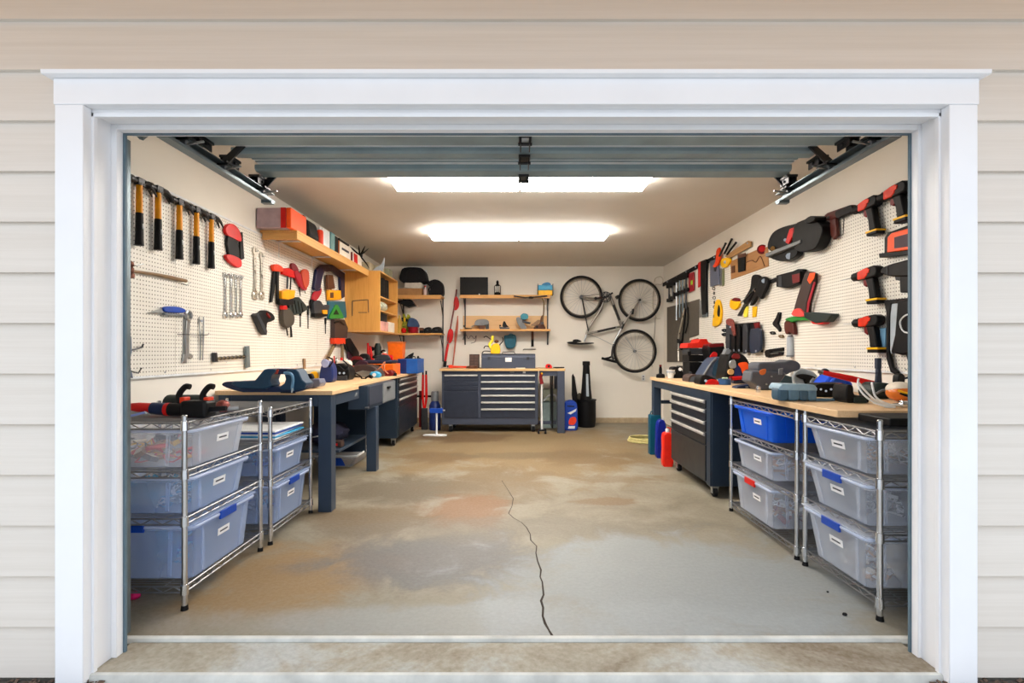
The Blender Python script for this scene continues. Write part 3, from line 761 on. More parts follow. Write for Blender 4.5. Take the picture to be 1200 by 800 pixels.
for xx in (-1.0, -0.85, 0.15, 0.26):
    for yy in (7.82, 8.25):
        if xx in (-0.85, 0.15): continue
        k = lp('caster_fork', MB().box(xx-0.028, xx+0.028, yy-0.03, yy+0.03, 0.085, 0.114).box(xx-0.03, xx-0.024, yy-0.02, yy+0.02, 0.03, 0.09).box(xx+0.024, xx+0.03, yy-0.02, yy+0.02, 0.03, 0.09), STEEL, bev=0.002)
        lp('caster_wheel', MB().cyl((xx-0.022, yy, 0.046), (xx+0.022, yy, 0.046), 0.046, n=20), RUBBER, k, 0.004)
# =====================================================================  MAKERS AND TRACING
def item(W, px, py, name, label, cat, group=None, ang=0, w=0.03):
    f = W.fr(px, py, w); return f.thing(name, label, cat, group, ang), f
def tr(t, f, name, pts, w0, w1, mat, bev=0.003, label=None, par=None):
    """outline on the wall extruded from w0 to w1 in front of it"""
    k0, k1 = kw(f.w, w0), kw(f.w, w1)
    return MB().prism(f.xz(pts, w0+(w1-w0)*(0.55 if f.w.side in 'LR' else 1)), -k1, -k0).build(name, mat, par or t, bev, label)
def rod(t, f, name, pts, r, mat, n=8, label=None, par=None):
    return MB().tube([f.p(*p) for p in pts], r, n).build(name, mat, par or t, 0, label)
def rect(x0, y0, x1, y1): return [(x0, y0), (x1, y0), (x1, y1), (x0, y1)]
def smooth(pts, k=3):
    """closed Catmull-Rom through the points"""
    n = len(pts); out = []
    for i in range(n):
        a, b, c, d = pts[i-1], pts[i], pts[(i+1) % n], pts[(i+2) % n]
        for j in range(k):
            u = j/k
            out.append(tuple(0.5*((2*b[q])+(-a[q]+c[q])*u+(2*a[q]-5*b[q]+4*c[q]-d[q])*u*u+(-a[q]+3*b[q]-3*c[q]+d[q])*u**3) for q in (0, 1)))
    return out
def spl(pts, k=4):
    """open Catmull-Rom, any dimension"""
    out = []; n = len(pts)
    for i in range(n-1):
        a, b, c, d = pts[max(i-1, 0)], pts[i], pts[i+1], pts[min(i+2, n-1)]
        for j in range(k):
            u = j/k
            out.append(tuple(0.5*((2*b[q])+(-a[q]+c[q])*u+(2*a[q]-5*b[q]+4*c[q]-d[q])*u*u+(-a[q]+3*b[q]-3*c[q]+d[q])*u**3) for q in range(len(b))))
    out.append(tuple(pts[-1])); return out
def peg(t, x=0, z=0, l=0.045, par=None, name='peg_hook'):
    MB().tube([(x, -0.012, z), (x, -l, z-0.002), (x, -l-0.006, z+0.01)], 0.0025, 6).build(name, STEEL, par or t)

def hammer(t, L=0.38):
    K = 1.45
    h = MB().box(-0.026, 0.03, -0.058, -0.025, -0.022, 0.022)
    h.cyl((-0.026, -0.0415, 0), (-0.062, -0.0415, -0.001), 0.014, 0.017, 14).cyl((-0.062, -0.0415, -0.001), (-0.092, -0.0415, -0.003), 0.025, 0.024, 18)
    h.build('head', DKSTEEL, t, 0.002)
    for s in (-1, 1):
        MB().tube([(0.028, -0.0415+s*0.005, 0.006), (0.065, -0.0415+s*0.009, 0.005), (0.10, -0.0415+s*0.013, -0.016), (0.128, -0.0415+s*0.015, -0.052)], [0.017, 0.014, 0.010, 0.004], 8).build('claw', DKSTEEL, t)
    MB().tube([(0, -0.0415, 0.018), (0, -0.0415, -0.05), (0, -0.0415, -L*0.50)], [0.017, 0.017, 0.0185], 12).build('handle', AMBER, t)
    g = MB().tube([(0, -0.0415, -L*0.49), (0, -0.0415, -L*0.56), (0, -0.0415, -L*0.9), (0, -0.0415, -L)], [0.0195, 0.0205, 0.022, 0.024], 14).build('grip', BLACK, t)
    MB().tube([(0.0, -0.0625, -L*0.66), (0.002, -0.0645, -L*0.74)], [0.004, 0.006], 8).build('grip_mark', WHITE, g, 0, 'small white mark')
    peg(t, -0.012, -0.018, 0.06); peg(t, 0.014, -0.018, 0.06)
def drill(t, col=ORANGE, back=BLACK, bit=0.0, band=YELLOW, hl=0.15, trig=DKRED, tool='pistol'):
    """pistol drill seen from its side, chuck to the left (-x), 0.2 m long"""
    y0, y1 = -0.082, -0.022
    b = MB().prism([(-0.066, 0.030), (0.0, 0.042), (0.075, 0.046), (0.102, 0.034), (0.108, 0.006), (0.092, -0.020), (0.02, -0.028), (-0.066, -0.026)], y0, y1)
    body = b.build('body', back, t, 0.008)
    MB().prism([(-0.062, 0.026), (-0.01, 0.038), (0.035, 0.040), (0.028, -0.006), (0.0, -0.024), (-0.062, -0.022)], y0-0.004, y1+0.004).build('shell', col, t, 0.006)
    MB().prism([(0.0, 0.024), (0.05, 0.03), (0.045, 0.008), (0.0, 0.002)], y0-0.006, y0).build('badge', YELLOW if col is ORANGE else col, body, 0.001)
    MB().lathe([(0.029, -0.067), (0.031, -0.09), (0.026, -0.095), (0.027, -0.128), (0.017, -0.145), (0.006, -0.152)], (0, (y0+y1)/2, 0.004), 'x', 18).build('chuck', BLACK, t)
    if bit: MB().cyl((-0.142, (y0+y1)/2, 0.004), (-0.145-bit, (y0+y1)/2, 0.004), 0.0035, 0.002, 8).build('drill_bit', STEEL, t)
    MB().prism([(-0.008, -0.02), (0.062, -0.024), (0.078, -hl*0.6), (0.094, -hl), (0.03, -hl-0.004), (0.02, -hl*0.6)], y0+0.008, y1-0.008).build('handle', BLACK, t, 0.009)
    MB().prism([(-0.03, -0.022), (0.0, -0.022), (0.012, -0.055), (-0.004, -0.075), (-0.03, -0.06)], y0+0.016, y1-0.016).build('trigger', trig, t, 0.004)
    MB().box(0.018, 0.112, y0-0.002, y1+0.002, -hl-0.034, -hl).build('battery', BLACK, t, 0.007)
    if band: MB().box(0.016, 0.114, y0-0.004, y1+0.004, -hl-0.014, -hl-0.002).build('battery_band', band, t, 0.002)
def wrench(t, L, r=0.007, m=None, open_top=True, y=-0.022):
    m = m or CHROME
    MB().prism([(-r, -L*0.06), (r, -L*0.06), (r*0.8, -L*0.5), (r, -L*0.94), (-r, -L*0.94), (-r*0.8, -L*0.5)], y-0.004, y+0.004).build('shank', m, t, 0.002)
    R = r*2.3; a = [math.radians(q) for q in range(130, 411, 20)]
    pts = [(R*math.cos(q), R*math.sin(q)) for q in a]+[(R*0.45*math.cos(math.radians(50)), R*0.9*math.sin(math.radians(50))), (R*0.3, -R*0.25), (-R*0.3, -R*0.25), (-R*0.45*math.cos(math.radians(50)), R*0.9*math.sin(math.radians(50)))]
    MB().prism(pts, y-0.006, y+0.006).build('open_jaw', m, t, 0.001)
    MB().torus((0, y, -L), R*0.78, R*0.32, 'y', 18, 8).build('ring_end', m, t)
def pliers(t, L, c, jaw=DKSTEEL, y=-0.03, spread=0.028):
    for s in (-1, 1):
        MB().tube([(s*0.004, y, L*0.30), (s*0.012, y, L*0.12), (s*0.006, y, 0.0)], [0.004, 0.010, 0.011], 8).build('jaw', jaw, t)
        MB().tube([(s*0.006, y, 0.002), (s*spread*0.8, y, -L*0.18), (s*spread, y, -L*0.42), (s*spread*0.75, y, -L*0.7)], [0.008, 0.010, 0.011, 0.008], 10).build('handle', c, t)
    MB().cyl((0, y-0.012, 0), (0, y+0.012, 0), 0.011).build('pivot', jaw, t)
def screwdriver(t, L, c, y=-0.03, r=0.012):
    MB().lathe([(r*0.5, 0), (r, -0.006), (r, -L*0.38), (r*0.7, -L*0.44), (r*0.9, -L*0.47)], (0, y, 0), 'z', 12).build('handle', c, t)
    MB().cyl((0, y, -L*0.46), (0, y, -L), 0.004, 0.003, 8).build('blade', STEEL, t)

# =====================================================================  LEFT WALL
G = 'claw hammers in a row on the left pegboard'
words = ['nearest the doorway, first in the row of five', 'second from the doorway in the row of five', 'in the middle of the row of five', 'fourth from the doorway in the row of five', 'at the far end of the row, beside the red clamp']
proto = None
for i, (px, py) in enumerate(((163, 213), (185, 222), (210, 237), (230, 246), (247.5, 254))):
    f = LW.fr(px, py, 0.04); lab = 'amber and black claw hammer '+words[i]
    if proto is None:
        proto = f.thing('claw_hammer', lab, 'hammer', G); hammer(proto)
    else: copy_tree(proto, f.o, (0, 0, PI/2), lab, G)
t, f = item(LW, 273, 287, 'ratchet_clamp', 'red and black ratchet clamp hanging beside the five hammers', 'clamp')
tr(t, f, 'body', [(266, 272), (276, 270), (279, 292), (280, 306), (268, 302), (265, 286)], 0.014, 0.05, BLACK, 0.004)
tr(t, f, 'jaw', smooth([(263, 268), (266, 263), (272, 262.5), (278, 268), (281, 276), (281, 283), (272, 279), (265, 275)]), 0.016, 0.058, RED, 0.004)
tr(t, f, 'handle', smooth([(265, 298), (272, 299), (281, 304), (281.5, 312), (276, 313), (268, 307), (264, 301)]), 0.016, 0.058, RED, 0.004)
tr(t, f, 'bar', [(280.5, 272), (283.5, 272), (285.5, 303), (281, 305)], 0.014, 0.04, BLACK, 0.002)
# ball peen hammer, lying level
t, f = item(LW, 155, 315, 'ball_peen_hammer', 'old ball peen hammer hanging level with a worn wooden handle', 'hammer')
rod(t, f, 'handle', [(154, 317.5, .04), (180, 321, .04), (200, 325, .04), (218, 329, .04)], [0.009, 0.010, 0.013, 0.012], HANDLEWOOD)
MB().lathe([(0.012, -0.045), (0.019, -0.04), (0.019, -0.02), (0.013, -0.012), (0.016, 0.0), (0.016, 0.014), (0.010, 0.022), (0.017, 0.034), (0.012, 0.052), (0.003, 0.057)], (f.p(153.5, 317, .04)), 'z', 16).build('head', pl('rusty_steel', (128, 84, 70), 0.5, 0.6, 0.35, 40), t)
rod(t, f, 'peg_hook', [(158, 311, .012), (160, 311, .06), (168, 309, .07)], 0.0025, STEEL); rod(t, f, 'peg_hook', [(214, 332, .012), (219, 334, .06), (223, 331, .07)], 0.0025, STEEL)
# rasp with blue handle
t, f = item(LW, 200, 364, 'scraper', 'blue-handled scraper resting level on peg hooks', 'scraper')
tr(t, f, 'handle', smooth([(192, 359.5), (205, 359), (215, 361.5), (216, 366), (205, 366.5), (192, 365)]), 0.03, 0.06, BLUE, 0.006)
tr(t, f, 'blade', [(177, 364.5), (192, 361), (192, 366.5), (178, 366)], 0.042, 0.046, STEEL, 0)
tr(t, f, 'rail', [(191, 366.5), (216, 368), (216, 370), (192, 369)], 0.02, 0.05, GREY, 0.001)
for k in (195, 212): rod(t, f, 'peg_hook', [(k, 371, .012), (k+1, 371, .055), (k+2, 368, .062)], 0.0025, STEEL)
# big wrenches
t, f = item(LW, 221, 370, 'adjustable_wrench', 'largest steel wrench on the left pegboard, hanging under the blue scraper', 'wrench')
tr(t, f, 'shank', [(218, 375), (223, 375), (221.5, 395), (221.5, 416), (217.5, 416), (217, 395)], 0.02, 0.034, STEEL, 0.003)
p = f.p(221, 369.5, .03); MB().torus((p.x, p.y, p.z), 0.030, 0.010, 'y', 24, 8).build('ring_end', STEEL, t)
tr(t, f, 'jaw', [(215, 415), (223, 414), (226, 418), (223.5, 420.5), (220, 418.5), (218, 421), (218.5, 425.5), (213.5, 424)], 0.016, 0.036, STEEL, 0.002)
rod(t, f, 'peg_hook', [(221, 368, .012), (222, 368, .06), (223, 366, .066)], 0.0025, STEEL)
t, f = item(LW, 214.5, 400, 'steel_bar', 'thin steel pry rod hanging just left of the largest wrench', 'rod', w=0.02)
rod(t, f, 'shaft', spl([(215.5, 374, .02), (215.8, 395, .02), (214.8, 415, .02), (213, 425, .024)]), 0.004, STEEL)
rod(t, f, 'peg_hook', [(215.5, 377, .012), (216.5, 377, .04)], 0.002, STEEL)
t, f = item(LW, 236, 372, 'needle_tongs', 'pair of slim steel tongs hanging right of the largest wrench', 'tongs')
for a, b_ in ((233.5, 234.5), (238.5, 237.5)): rod(t, f, 'arm', spl([(a, 371, .024), (a+0.3, 382, .026), (b_+0.6, 400, .03), (b_, 422, .026)]), [0.004]*6+[0.006]*3+[0.004]*4, STEEL)
rod(t, f, 'pivot', [(235.5, 376, .014), (236.5, 376, .045)], 0.008, STEEL)
rod(t, f, 'peg_hook', [(208, 391.5, .03), (243, 392.5, .05), (245, 390, .055)], 0.0025, DKSTEEL); rod(t, f, 'peg_hook', [(240, 392.5, .012), (240, 392.5, .05)], 0.0025, DKSTEEL)
# four small and two larger spanners
G = 'combination spanners on the left pegboard'
for i, (px, y0, y1) in enumerate(((265.5, 322, 369), (272.5, 322.5, 369.5), (278, 324, 369.5), (283.5, 325, 369))):
    t, f = item(LW, px, y0, 'combination_spanner', 'small steel spanner, '+['leftmost', 'second from the left', 'third from the left', 'rightmost'][i]+' of the four hanging close together', 'spanner', G)
    L = (y1-y0)/600*f.o.y; wrench(t, L, 0.0105)
    peg(t, 0, 0.0, 0.04)
for i, (px, y0, y1) in enumerate(((300, 294, 346), (308, 300, 346))):
    t, f = item(LW, px, y0, 'combination_spanner', ['larger steel spanner nearer the doorway of the pair under the shelf end', 'larger steel spanner farther in of the pair under the shelf end'][i], 'spanner', G)
    L = (y1-y0)/600*f.o.y; wrench(t, L, 0.0175, pl('pale_steel', (205, 200, 190), 0.28, 0.85)); peg(t, 0, 0, 0.045)
# bar clamp lying level
t, f = item(LW, 270, 418, 'bar_clamp', 'small tarnished bar clamp hanging level near the bottom of the left pegboard', 'clamp')
rod(t, f, 'screw_bar', [(252, 420, .04), (291, 417, .04)], 0.009, pl('tarnished_brass', (110, 100, 78), 0.45, 0.7, 0.3, 60))
for i in range(7): rod(t, f, 'thread_collar', [(258+i*4.6, 419.7-i*0.35, .04), (259.4+i*4.6, 419.6-i*0.35, .04)], 0.0135, DKSTEEL)
tr(t, f, 'fixed_jaw', [(250, 413), (253, 413), (254, 424), (250.5, 424)], 0.02, 0.06, DKSTEEL, 0.002)
tr(t, f, 'sliding_jaw', [(287.5, 405.5), (291.5, 405), (292.5, 430), (288, 431)], 0.026, 0.054, GALV, 0.002)
rod(t, f, 'peg_hook', [(265, 424, .012), (266, 424, .055)], 0.0025, STEEL); rod(t, f, 'peg_hook', [(285, 423, .012), (286, 423, .055)], 0.0025, STEEL)
# grey bracket clamp at the doorway edge
t, f = item(LW, 152, 412, 'c_clamp', 'grey iron clamp half hidden by the door jamb on the left', 'clamp')
tr(t, f, 'frame', [(140, 388), (150, 387), (153, 395), (153.5, 412), (150.5, 426), (154, 438), (155, 443), (150, 440), (147, 428), (144, 425), (140, 425)], 0.02, 0.045, pl('grey_iron', (112, 124, 142), 0.45, 0.5), 0.003)
rod(t, f, 'screw', [(153, 410, .035), (166, 407, .04), (168, 403, .045)], 0.005, DKSTEEL)
rod(t, f, 'hook', [(154, 435, .035), (162, 437, .04), (166, 431, .045)], 0.004, DKSTEEL)
rod(t, f, 'peg_hook', [(147, 389, .012), (149, 389, .05)], 0.0025, STEEL)
# small black sander
t, f = item(LW, 308, 376, 'hand_sander', 'small black hand sander hanging alone below the two larger spanners', 'sander')
tr(t, f, 'body', smooth([(298, 369), (304, 366), (307, 363.5), (312, 364), (318, 368), (320, 374), (315, 377), (311, 379), (309.5, 391.5), (305, 386), (301, 376)]), 0.02, 0.09, BLACK, 0.008)
tr(t, f, 'sole', [(297.5, 369), (300, 367), (310.5, 388), (309.5, 392.5), (306, 388)], 0.015, 0.1, DKGREY, 0.003)
rod(t, f, 'switch', [(312, 367, .09), (316, 372, .095)], 0.012, DKRED)
rod(t, f, 'peg_hook', [(311, 365, .012), (312, 365, .05)], 0.003, STEEL)
# cluster of snips and clamps under the shelf
MAROON = pl('maroon_grip', (120, 30, 40), 0.5)
t, f = item(LW, 320, 316, 'tin_snips', 'long-bladed snips with orange-red grip, first of the tool cluster under the shelf', 'snips')
tr(t, f, 'grip', smooth([(319, 311), (324, 309.5), (330, 313), (330, 318), (325, 318), (320, 317)]), 0.02, 0.07, pl('orange_red_plastic', (225, 60, 26), 0.4), 0.006)
tr(t, f, 'blade', [(320.5, 315), (324, 316), (322, 334), (319, 354), (316.5, 354), (318.5, 334)], 0.025, 0.045, BLACK, 0.003)
tr(t, f, 'blade', [(323.5, 317), (326.5, 317), (326.5, 336), (327, 356), (325, 356), (323.5, 336)], 0.04, 0.06, BLACK, 0.003)
rod(t, f, 'peg_hook', [(324, 312, .012), (325, 312, .07)], 0.003, STEEL)
t, f = item(LW, 337, 319, 'caulking_gun', 'red trigger tool hanging level right of the long-bladed snips', 'caulking gun')
tr(t, f, 'body', [(330, 314), (338, 314), (345, 318), (345, 326), (338, 324), (330, 321)], 0.02, 0.06, RED, 0.006)
rod(t, f, 'lever', [(337, 324, .05), (336.5, 338, .05)], 0.010, DKGREY); rod(t, f, 'rod', [(341, 325, .05), (340, 341, .05)], 0.007, BLACK)
for i, (pts, c, lab) in enumerate((
    ([(341, 309), (345, 309), (349, 316), (347, 320), (342, 317)], MAROON, 'dark maroon clamp head topmost in the red tool cluster'),
    ([(344, 318), (349, 318), (356, 330), (359, 339), (354, 339), (347, 328)], pl('crimson_plastic', (165, 28, 45), 0.4), 'crimson lever clamp slanting down through the red tool cluster'),
    ([(353, 319), (357, 315), (361, 319), (361, 333), (357, 338), (354, 330)], pl('salmon_grip', (190, 74, 52), 0.45), 'salmon-red gripped pliers at the right of the red tool cluster'))):
    cx = sum(p[0] for p in pts)/len(pts); cy = sum(p[1] for p in pts)/len(pts)
    t, f = item(LW, cx, cy, ['clamp_head', 'lever_clamp', 'gripping_pliers'][i], lab, ['clamp', 'clamp', 'pliers'][i])
    tr(t, f, 'grip', smooth(pts, 3), 0.02+0.012*i, 0.06+0.015*i, c, 0.006)
    rod(t, f, 'arm', [(cx, cy, .04), (cx-1, cy+9, .04), (cx+0.5, cy+18, .03)], [0.009, 0.007, 0.004], BLACK)
    rod(t, f, 'peg_hook', [(cx, pts[0][1]+1, .012), (cx+.5, pts[0][1]+1, .05)], 0.0025, STEEL)
t, f = item(LW, 336, 345, 'screw_gun', 'orange-yellow and black screw gun hanging below the snips', 'screw gun')
tr(t, f, 'head', [(328, 341), (336, 339), (344, 340), (343, 349), (336, 351), (328, 350)], 0.02, 0.10, pl('school_yellow', (245, 165, 20), 0.4), 0.008)
tr(t, f, 'collar', [(325.5, 350), (342, 350), (343, 357), (330, 358), (326, 356)], 0.025, 0.09, BLACK, 0.005)
tr(t, f, 'button', [(330, 358), (334.5, 358), (335, 362.5), (330, 362.5)], 0.04, 0.10, RED, 0.003)
tr(t, f, 'motor', smooth([(330.5, 362), (337, 361), (343, 370), (342.5, 379), (337, 384), (332, 382), (330, 373)]), 0.02, 0.09, pl('olive_grey', (72, 66, 58), 0.5), 0.008)
rod(t, f, 'prong', [(335, 380, .05), (337, 393, .05)], 0.007, BLACK); rod(t, f, 'prong', [(340.5, 378, .05), (341.5, 395, .05)], [0.008, 0.012], BLACK)
t, f = item(LW, 348, 358, 'blade_case', 'dark green-black folded case hanging right of the yellow screw gun', 'case')
tr(t, f, 'shell', [(339, 348.5), (349, 348), (356, 356), (360, 362), (352, 367), (342, 369), (337, 364)], 0.02, 0.08, pl('green_black', (32, 44, 42), 0.5), 0.006)
for k in range(4): rod(t, f, 'ridge', [(341+k*4, 350+k*1.5, .082), (344+k*3.6, 367-k*0.6, .082)], 0.005, BLACK)
G = 'slim black files under the tool cluster'
for i, (x, y0, y1) in enumerate(((352, 361, 383), (361, 358, 385), (381.5, 372, 391))):
    t, f = item(LW, x, y0, 'slim_file', 'slim black file hanging down '+['left of the pair below the folded case', 'right of the pair below the folded case', 'below the green clamp, nearer the cabinet'][i], 'file', G)
    rod(t, f, 'handle', [(x, y0, .03), (x, y0+(y1-y0)*.4, .03)], 0.011, BLACK); rod(t, f, 'blade', [(x, y0+(y1-y0)*.4, .03), (x, y1, .03)], [0.007, 0.005], DKSTEEL); rod(t, f, 'peg_hook', [(x, y0+1, .012), (x, y0+1, .045)], 0.002, STEEL)
# second cluster
t, f = item(LW, 388, 325, 'corner_clamp', 'big navy arched clamp hanging just under the shelf beside the cabinet', 'clamp')
tr(t, f, 'frame', [(367, 338), (370, 316), (376, 310), (388, 310), (403, 320), (403, 348), (399, 350), (397.5, 325), (388, 318), (379, 318), (376, 328), (374, 341), (369, 342)], 0.02, 0.07, pl('deep_navy', (24, 26, 62), 0.35), 0.006)
rod(t, f, 'screw', [(366.5, 341, .05), (376, 337, .055)], 0.011, STEEL)
rod(t, f, 'peg_hook', [(385, 313, .012), (386, 313, .08)], 0.003, STEEL)
t, f = item(LW, 371, 345, 'red_grip_pliers', 'pliers with red grip hanging at the left foot of the navy clamp', 'pliers')
tr(t, f, 'grip', smooth([(371, 339), (376, 338), (375, 345), (370, 352), (366, 351), (367, 344)]), 0.03, 0.07, pl('crimson_plastic', (165, 28, 45)), 0.006)
tr(t, f, 'jaw', [(364, 351), (369, 351), (368, 362), (364, 361)], 0.03, 0.06, BLACK, 0.004)
t, f = item(LW, 387, 330, 'mallet', 'brown wooden-headed mallet hanging inside the navy clamp', 'mallet')
tr(t, f, 'head', [(383, 322), (389, 322), (392, 338), (383, 339)], 0.05, 0.1, BROWN, 0.006)
rod(t, f, 'handle', [(387.5, 338, .075), (389, 346, .075)], 0.012, HANDLEWOOD)
t, f = item(LW, 391, 345, 'laser_level', 'small orange box tool hanging beside the cabinet side', 'laser level')
tr(t, f, 'case', [(384, 339.5), (398, 340), (399, 351), (384.5, 351.5)], 0.03, 0.09, pl('school_yellow', (245, 165, 20)), 0.006)
tr(t, f, 'window', [(387, 342.5), (391, 342.5), (391, 349), (387, 349)], 0.09, 0.094, BROWN, 0.001)
t, f = item(LW, 373, 361, 'bench_grinder_part', 'dark grey ribbed tool head hanging left of the green clamp', 'tool head')
tr(t, f, 'housing', smooth([(366, 355), (373, 352), (378, 358), (384, 357), (383, 365), (378, 371), (368, 371)]), 0.02, 0.09, DKGREY, 0.006)
tr(t, f, 'foot', [(367, 367), (382, 366), (382, 371), (367, 371.5)], 0.02, 0.1, BLACK, 0.003)
tr(t, f, 'knob', [(377.5, 363), (383, 363), (383, 368), (378, 368)], 0.08, 0.11, pl('school_yellow', (245, 165, 20)), 0.003)
t, f = item(LW, 394, 362, 'angle_clamp', 'bright green triangular clamp on a teal backing, beside the cabinet', 'clamp')
tr(t, f, 'back_plate', [(384, 353), (404, 353), (406, 372), (384, 374)], 0.02, 0.05, TEAL, 0.004)
tr(t, f, 'frame', [(393, 357), (395.5, 357), (402, 370), (402, 373), (386, 373), (386, 370)], 0.05, 0.075, GREEN, 0.003)
tr(t, f, 'window', [(394, 362), (397.5, 368.5), (390.5, 368.5)], 0.075, 0.079, BLACK, 0)
t, f = item(LW, 398, 385, 'cordless_planer', 'dark brown and black planer hanging below the green clamp', 'planer')
tr(t, f, 'body', [(390, 374), (402, 374), (406, 384), (405, 396), (390, 396)], 0.02, 0.10, pl('brown_black', (62, 46, 42), 0.5), 0.008)
tr(t, f, 'sole', [(389.5, 396), (402.5, 396), (403, 403), (390, 403)], 0.02, 0.11, pl('orange_red_plastic', (225, 60, 26)), 0.004)
rod(t, f, 'handle', [(392, 378, .10), (398, 376, .125), (403, 380, .10)], 0.012, BLACK)
for i, (a, b_) in enumerate((((392, 404), (383, 421)), ((401, 403), (401, 421)))):
    t, f = item(LW, a[0], a[1], 'wooden_stake', ['slanting olive wooden handle left below the brown planer', 'upright olive wooden handle right below the brown planer'][i], 'handle', 'olive wooden handles')
    rod(t, f, 'shaft', [(a[0], a[1], .08), (b_[0], b_[1], .11)], [0.018, 0.022], pl('olive_wood', (112, 92, 62), 0.6)); rod(t, f, 'ferrule', [(a[0], a[1]-1, .08), (a[0]*.9+b_[0]*.1, a[1]*.9+b_[1]*.1, .083)], 0.024, DKSTEEL)
t, f = item(LW, 411, 408, 'heat_gun', 'black pistol-shaped heat gun hanging below the cabinet corner', 'heat gun')
tr(t, f, 'barrel', [(403, 398), (409, 396), (419, 412), (420, 420), (414, 420), (406, 409)], 0.03, 0.11, BLACK, 0.01)
tr(t, f, 'handle', [(408, 408), (414, 406), (413, 424), (408, 425)], 0.04, 0.09, pl('dark_maroon', (58, 22, 40), 0.5), 0.008)
t, f = item(LW, 356.7, 425, 'clothes_peg', 'small wooden peg clipped at the bottom edge of the left pegboard', 'clothes peg')
tr(t, f, 'arm', [(355.2, 420), (358, 420), (358.5, 432), (355.5, 432)], 0.02, 0.028, HANDLEWOOD, 0.002); tr(t, f, 'arm', [(355.4, 421), (358, 421), (358.2, 432), (355.8, 432)], 0.03, 0.038, HANDLEWOOD, 0.002)

# =====================================================================  SHELF ON THE LEFT WALL, CABINET, CORNER SHELVES
t = thing('wall_shelf', 'long plywood shelf along the upper left wall', 'shelf', (XL, 4.57, 2.2985)); o_ = Vector((XL, 4.57, 2.2985))
SX = -1.955
lp('board', MB().box(XL+0.001, SX, 4.57, 6.79, 2.278, 2.2985), PLYY, bev=0.002)
lp('lip', MB().box(SX-0.02, SX, 4.57, 6.79, 2.218, 2.277), PLYY, bev=0.002)
lp('end_cleat', MB().box(XL+0.02, SX-0.021, 4.572, 4.60, 2.218, 2.277), PLY, bev=0.002)
for y in (4.9, 5.7, 6.6): lp('bracket', MB().box(XL+0.02, SX-0.03, y, y+0.012, 2.262, 2.277).box(XL+0.013, XL+0.02, y, y+0.012, 2.12, 2.277), WHITE, bev=0.001)
t = thing('wall_cabinet', 'open plywood cabinet on the left wall with cut marks on its side', 'cabinet', (XL, 6.8, 1.49)); o_ = Vector((XL, 6.8, 1.49))
lp('side_panel', MB().box(XL+0.001, -1.81, 6.80, 6.82, 1.50, 2.277), PLYZ, bev=0.002)
lp('side_panel', MB().box(XL+0.001, -1.81, 7.80, 7.82, 1.50, 2.277), PLYZ, bev=0.002)
lp('top_panel', MB().box(XL+0.001, -1.81, 6.80, 7.82, 2.278, 2.297), PLYY, bev=0.002)
lp('bottom_panel', MB().box(XL+0.001, -1.80, 6.80, 7.9, 1.478, 1.499), PLYY, bev=0.002)
for z in (1.76, 1.95): lp('shelf', MB().box(XL+0.02, -1.82, 6.821, 7.799, z, z+0.016), PLYY, bev=0.001)
mb = MB()
for (a, b_) in (((413, 353), (413, 370)), ((413, 352.5), (431, 351)), ((431.5, 351), (432, 366)), ((420, 366), (430, 366))):
    p = P(a[0], a[1], 6.799); q_ = P(b_[0], b_[1], 6.799); mb.tube([(p.x, 6.799, p.z), (q_.x, 6.799, q_.z)], 0.005, 4)
lp('cut_mark', mb, INK, label='dark square scribed on the side')
t = thing('corner_shelf', 'pair of plywood shelves in the back left corner above the red paddle', 'shelf', (-1.6, YB, 1.5)); o_ = Vector((-1.6, YB, 1.5))
for (z, x0) in ((2.150, -2.1), (1.525, -2.26)):
    lp('board', MB().box(x0, -1.235, 8.42, YB-0.005, z-0.02, z), PLY, bev=0.002)
    lp('lip', MB().box(x0, -1.235, 8.40, 8.419, z-(0.065 if z > 2 else 0.03), z), PLY, bev=0.002)
for x in (-1.27, -1.95):
    lp('bracket', MB().box(x, x+0.02, YB-0.02, YB-0.002, 1.05, 2.14).box(x, x+0.02, 8.5, YB-0.02, 1.485, 1.50).tube([(x+.01, 8.52, 1.49), (x+.01, YB-0.02, 1.25)], 0.009, 6).tube([(x+.01, 8.52, 2.07), (x+.01, YB-0.02, 1.85)], 0.009, 6), DKSTEEL)
# -- boxes on shelves: helper standing a shape with its foot on a surface
def stand(name, label, cat, x0, x1, y0, y1, z, group=None):
    return thing(name, label, cat, ((x0+x1)/2, (y0+y1)/2, z), (0,0,0), group)
def crate(name, label, cat, x0, x1, y0, y1, z, h, m, group=None, bev=0.006, lid=None, extra=None, rz=0):
    t = stand(name, label, cat, x0, x1, y0, y1, z, group); hx, hy = (x1-x0)/2, (y1-y0)/2; t.rotation_euler = (0, 0, rz)
    hb = h*0.72 if lid else h
    MB().box(-hx, hx, -hy, hy, 0, hb).build('case', m, t, bev)
    if lid: MB().box(-hx-0.002, hx+0.002, -hy-0.002, hy+0.002, hb+0.0005, h).build('lid', lid, t, bev)
    if extra: extra(t, hx, hy, h)
    return t
ZS = 2.299
def latch2(c):
    def e(t, hx, hy, h):
        for s in (-0.5, 0.5):
            MB().box(hx*s-0.02, hx*s+0.02, -hy-0.006, -hy-0.001, h*0.6, h*0.85).build('latch', c, t, 0.002)
            MB().box(hx+0.001, hx+0.006, hy*s-0.02, hy*s+0.02, h*0.6, h*0.85).build('latch', c, t, 0.002)
    return e
t = stand('tool_case', 'mauve-grey case with an orange side at the near end of the long shelf', 'case', -2.3, -1.99, 4.5, 4.82, ZS)
MB().box(-0.135, 0.125, -0.17, 0.16, 0, 0.178).build('case', PINKGREY, t, 0.008)
MB().box(0.126, 0.17, -0.171, 0.161, 0, 0.178).build('end_panel', pl('vivid_orange', (255, 84, 14), 0.45), t, 0.006, 'vivid orange side')
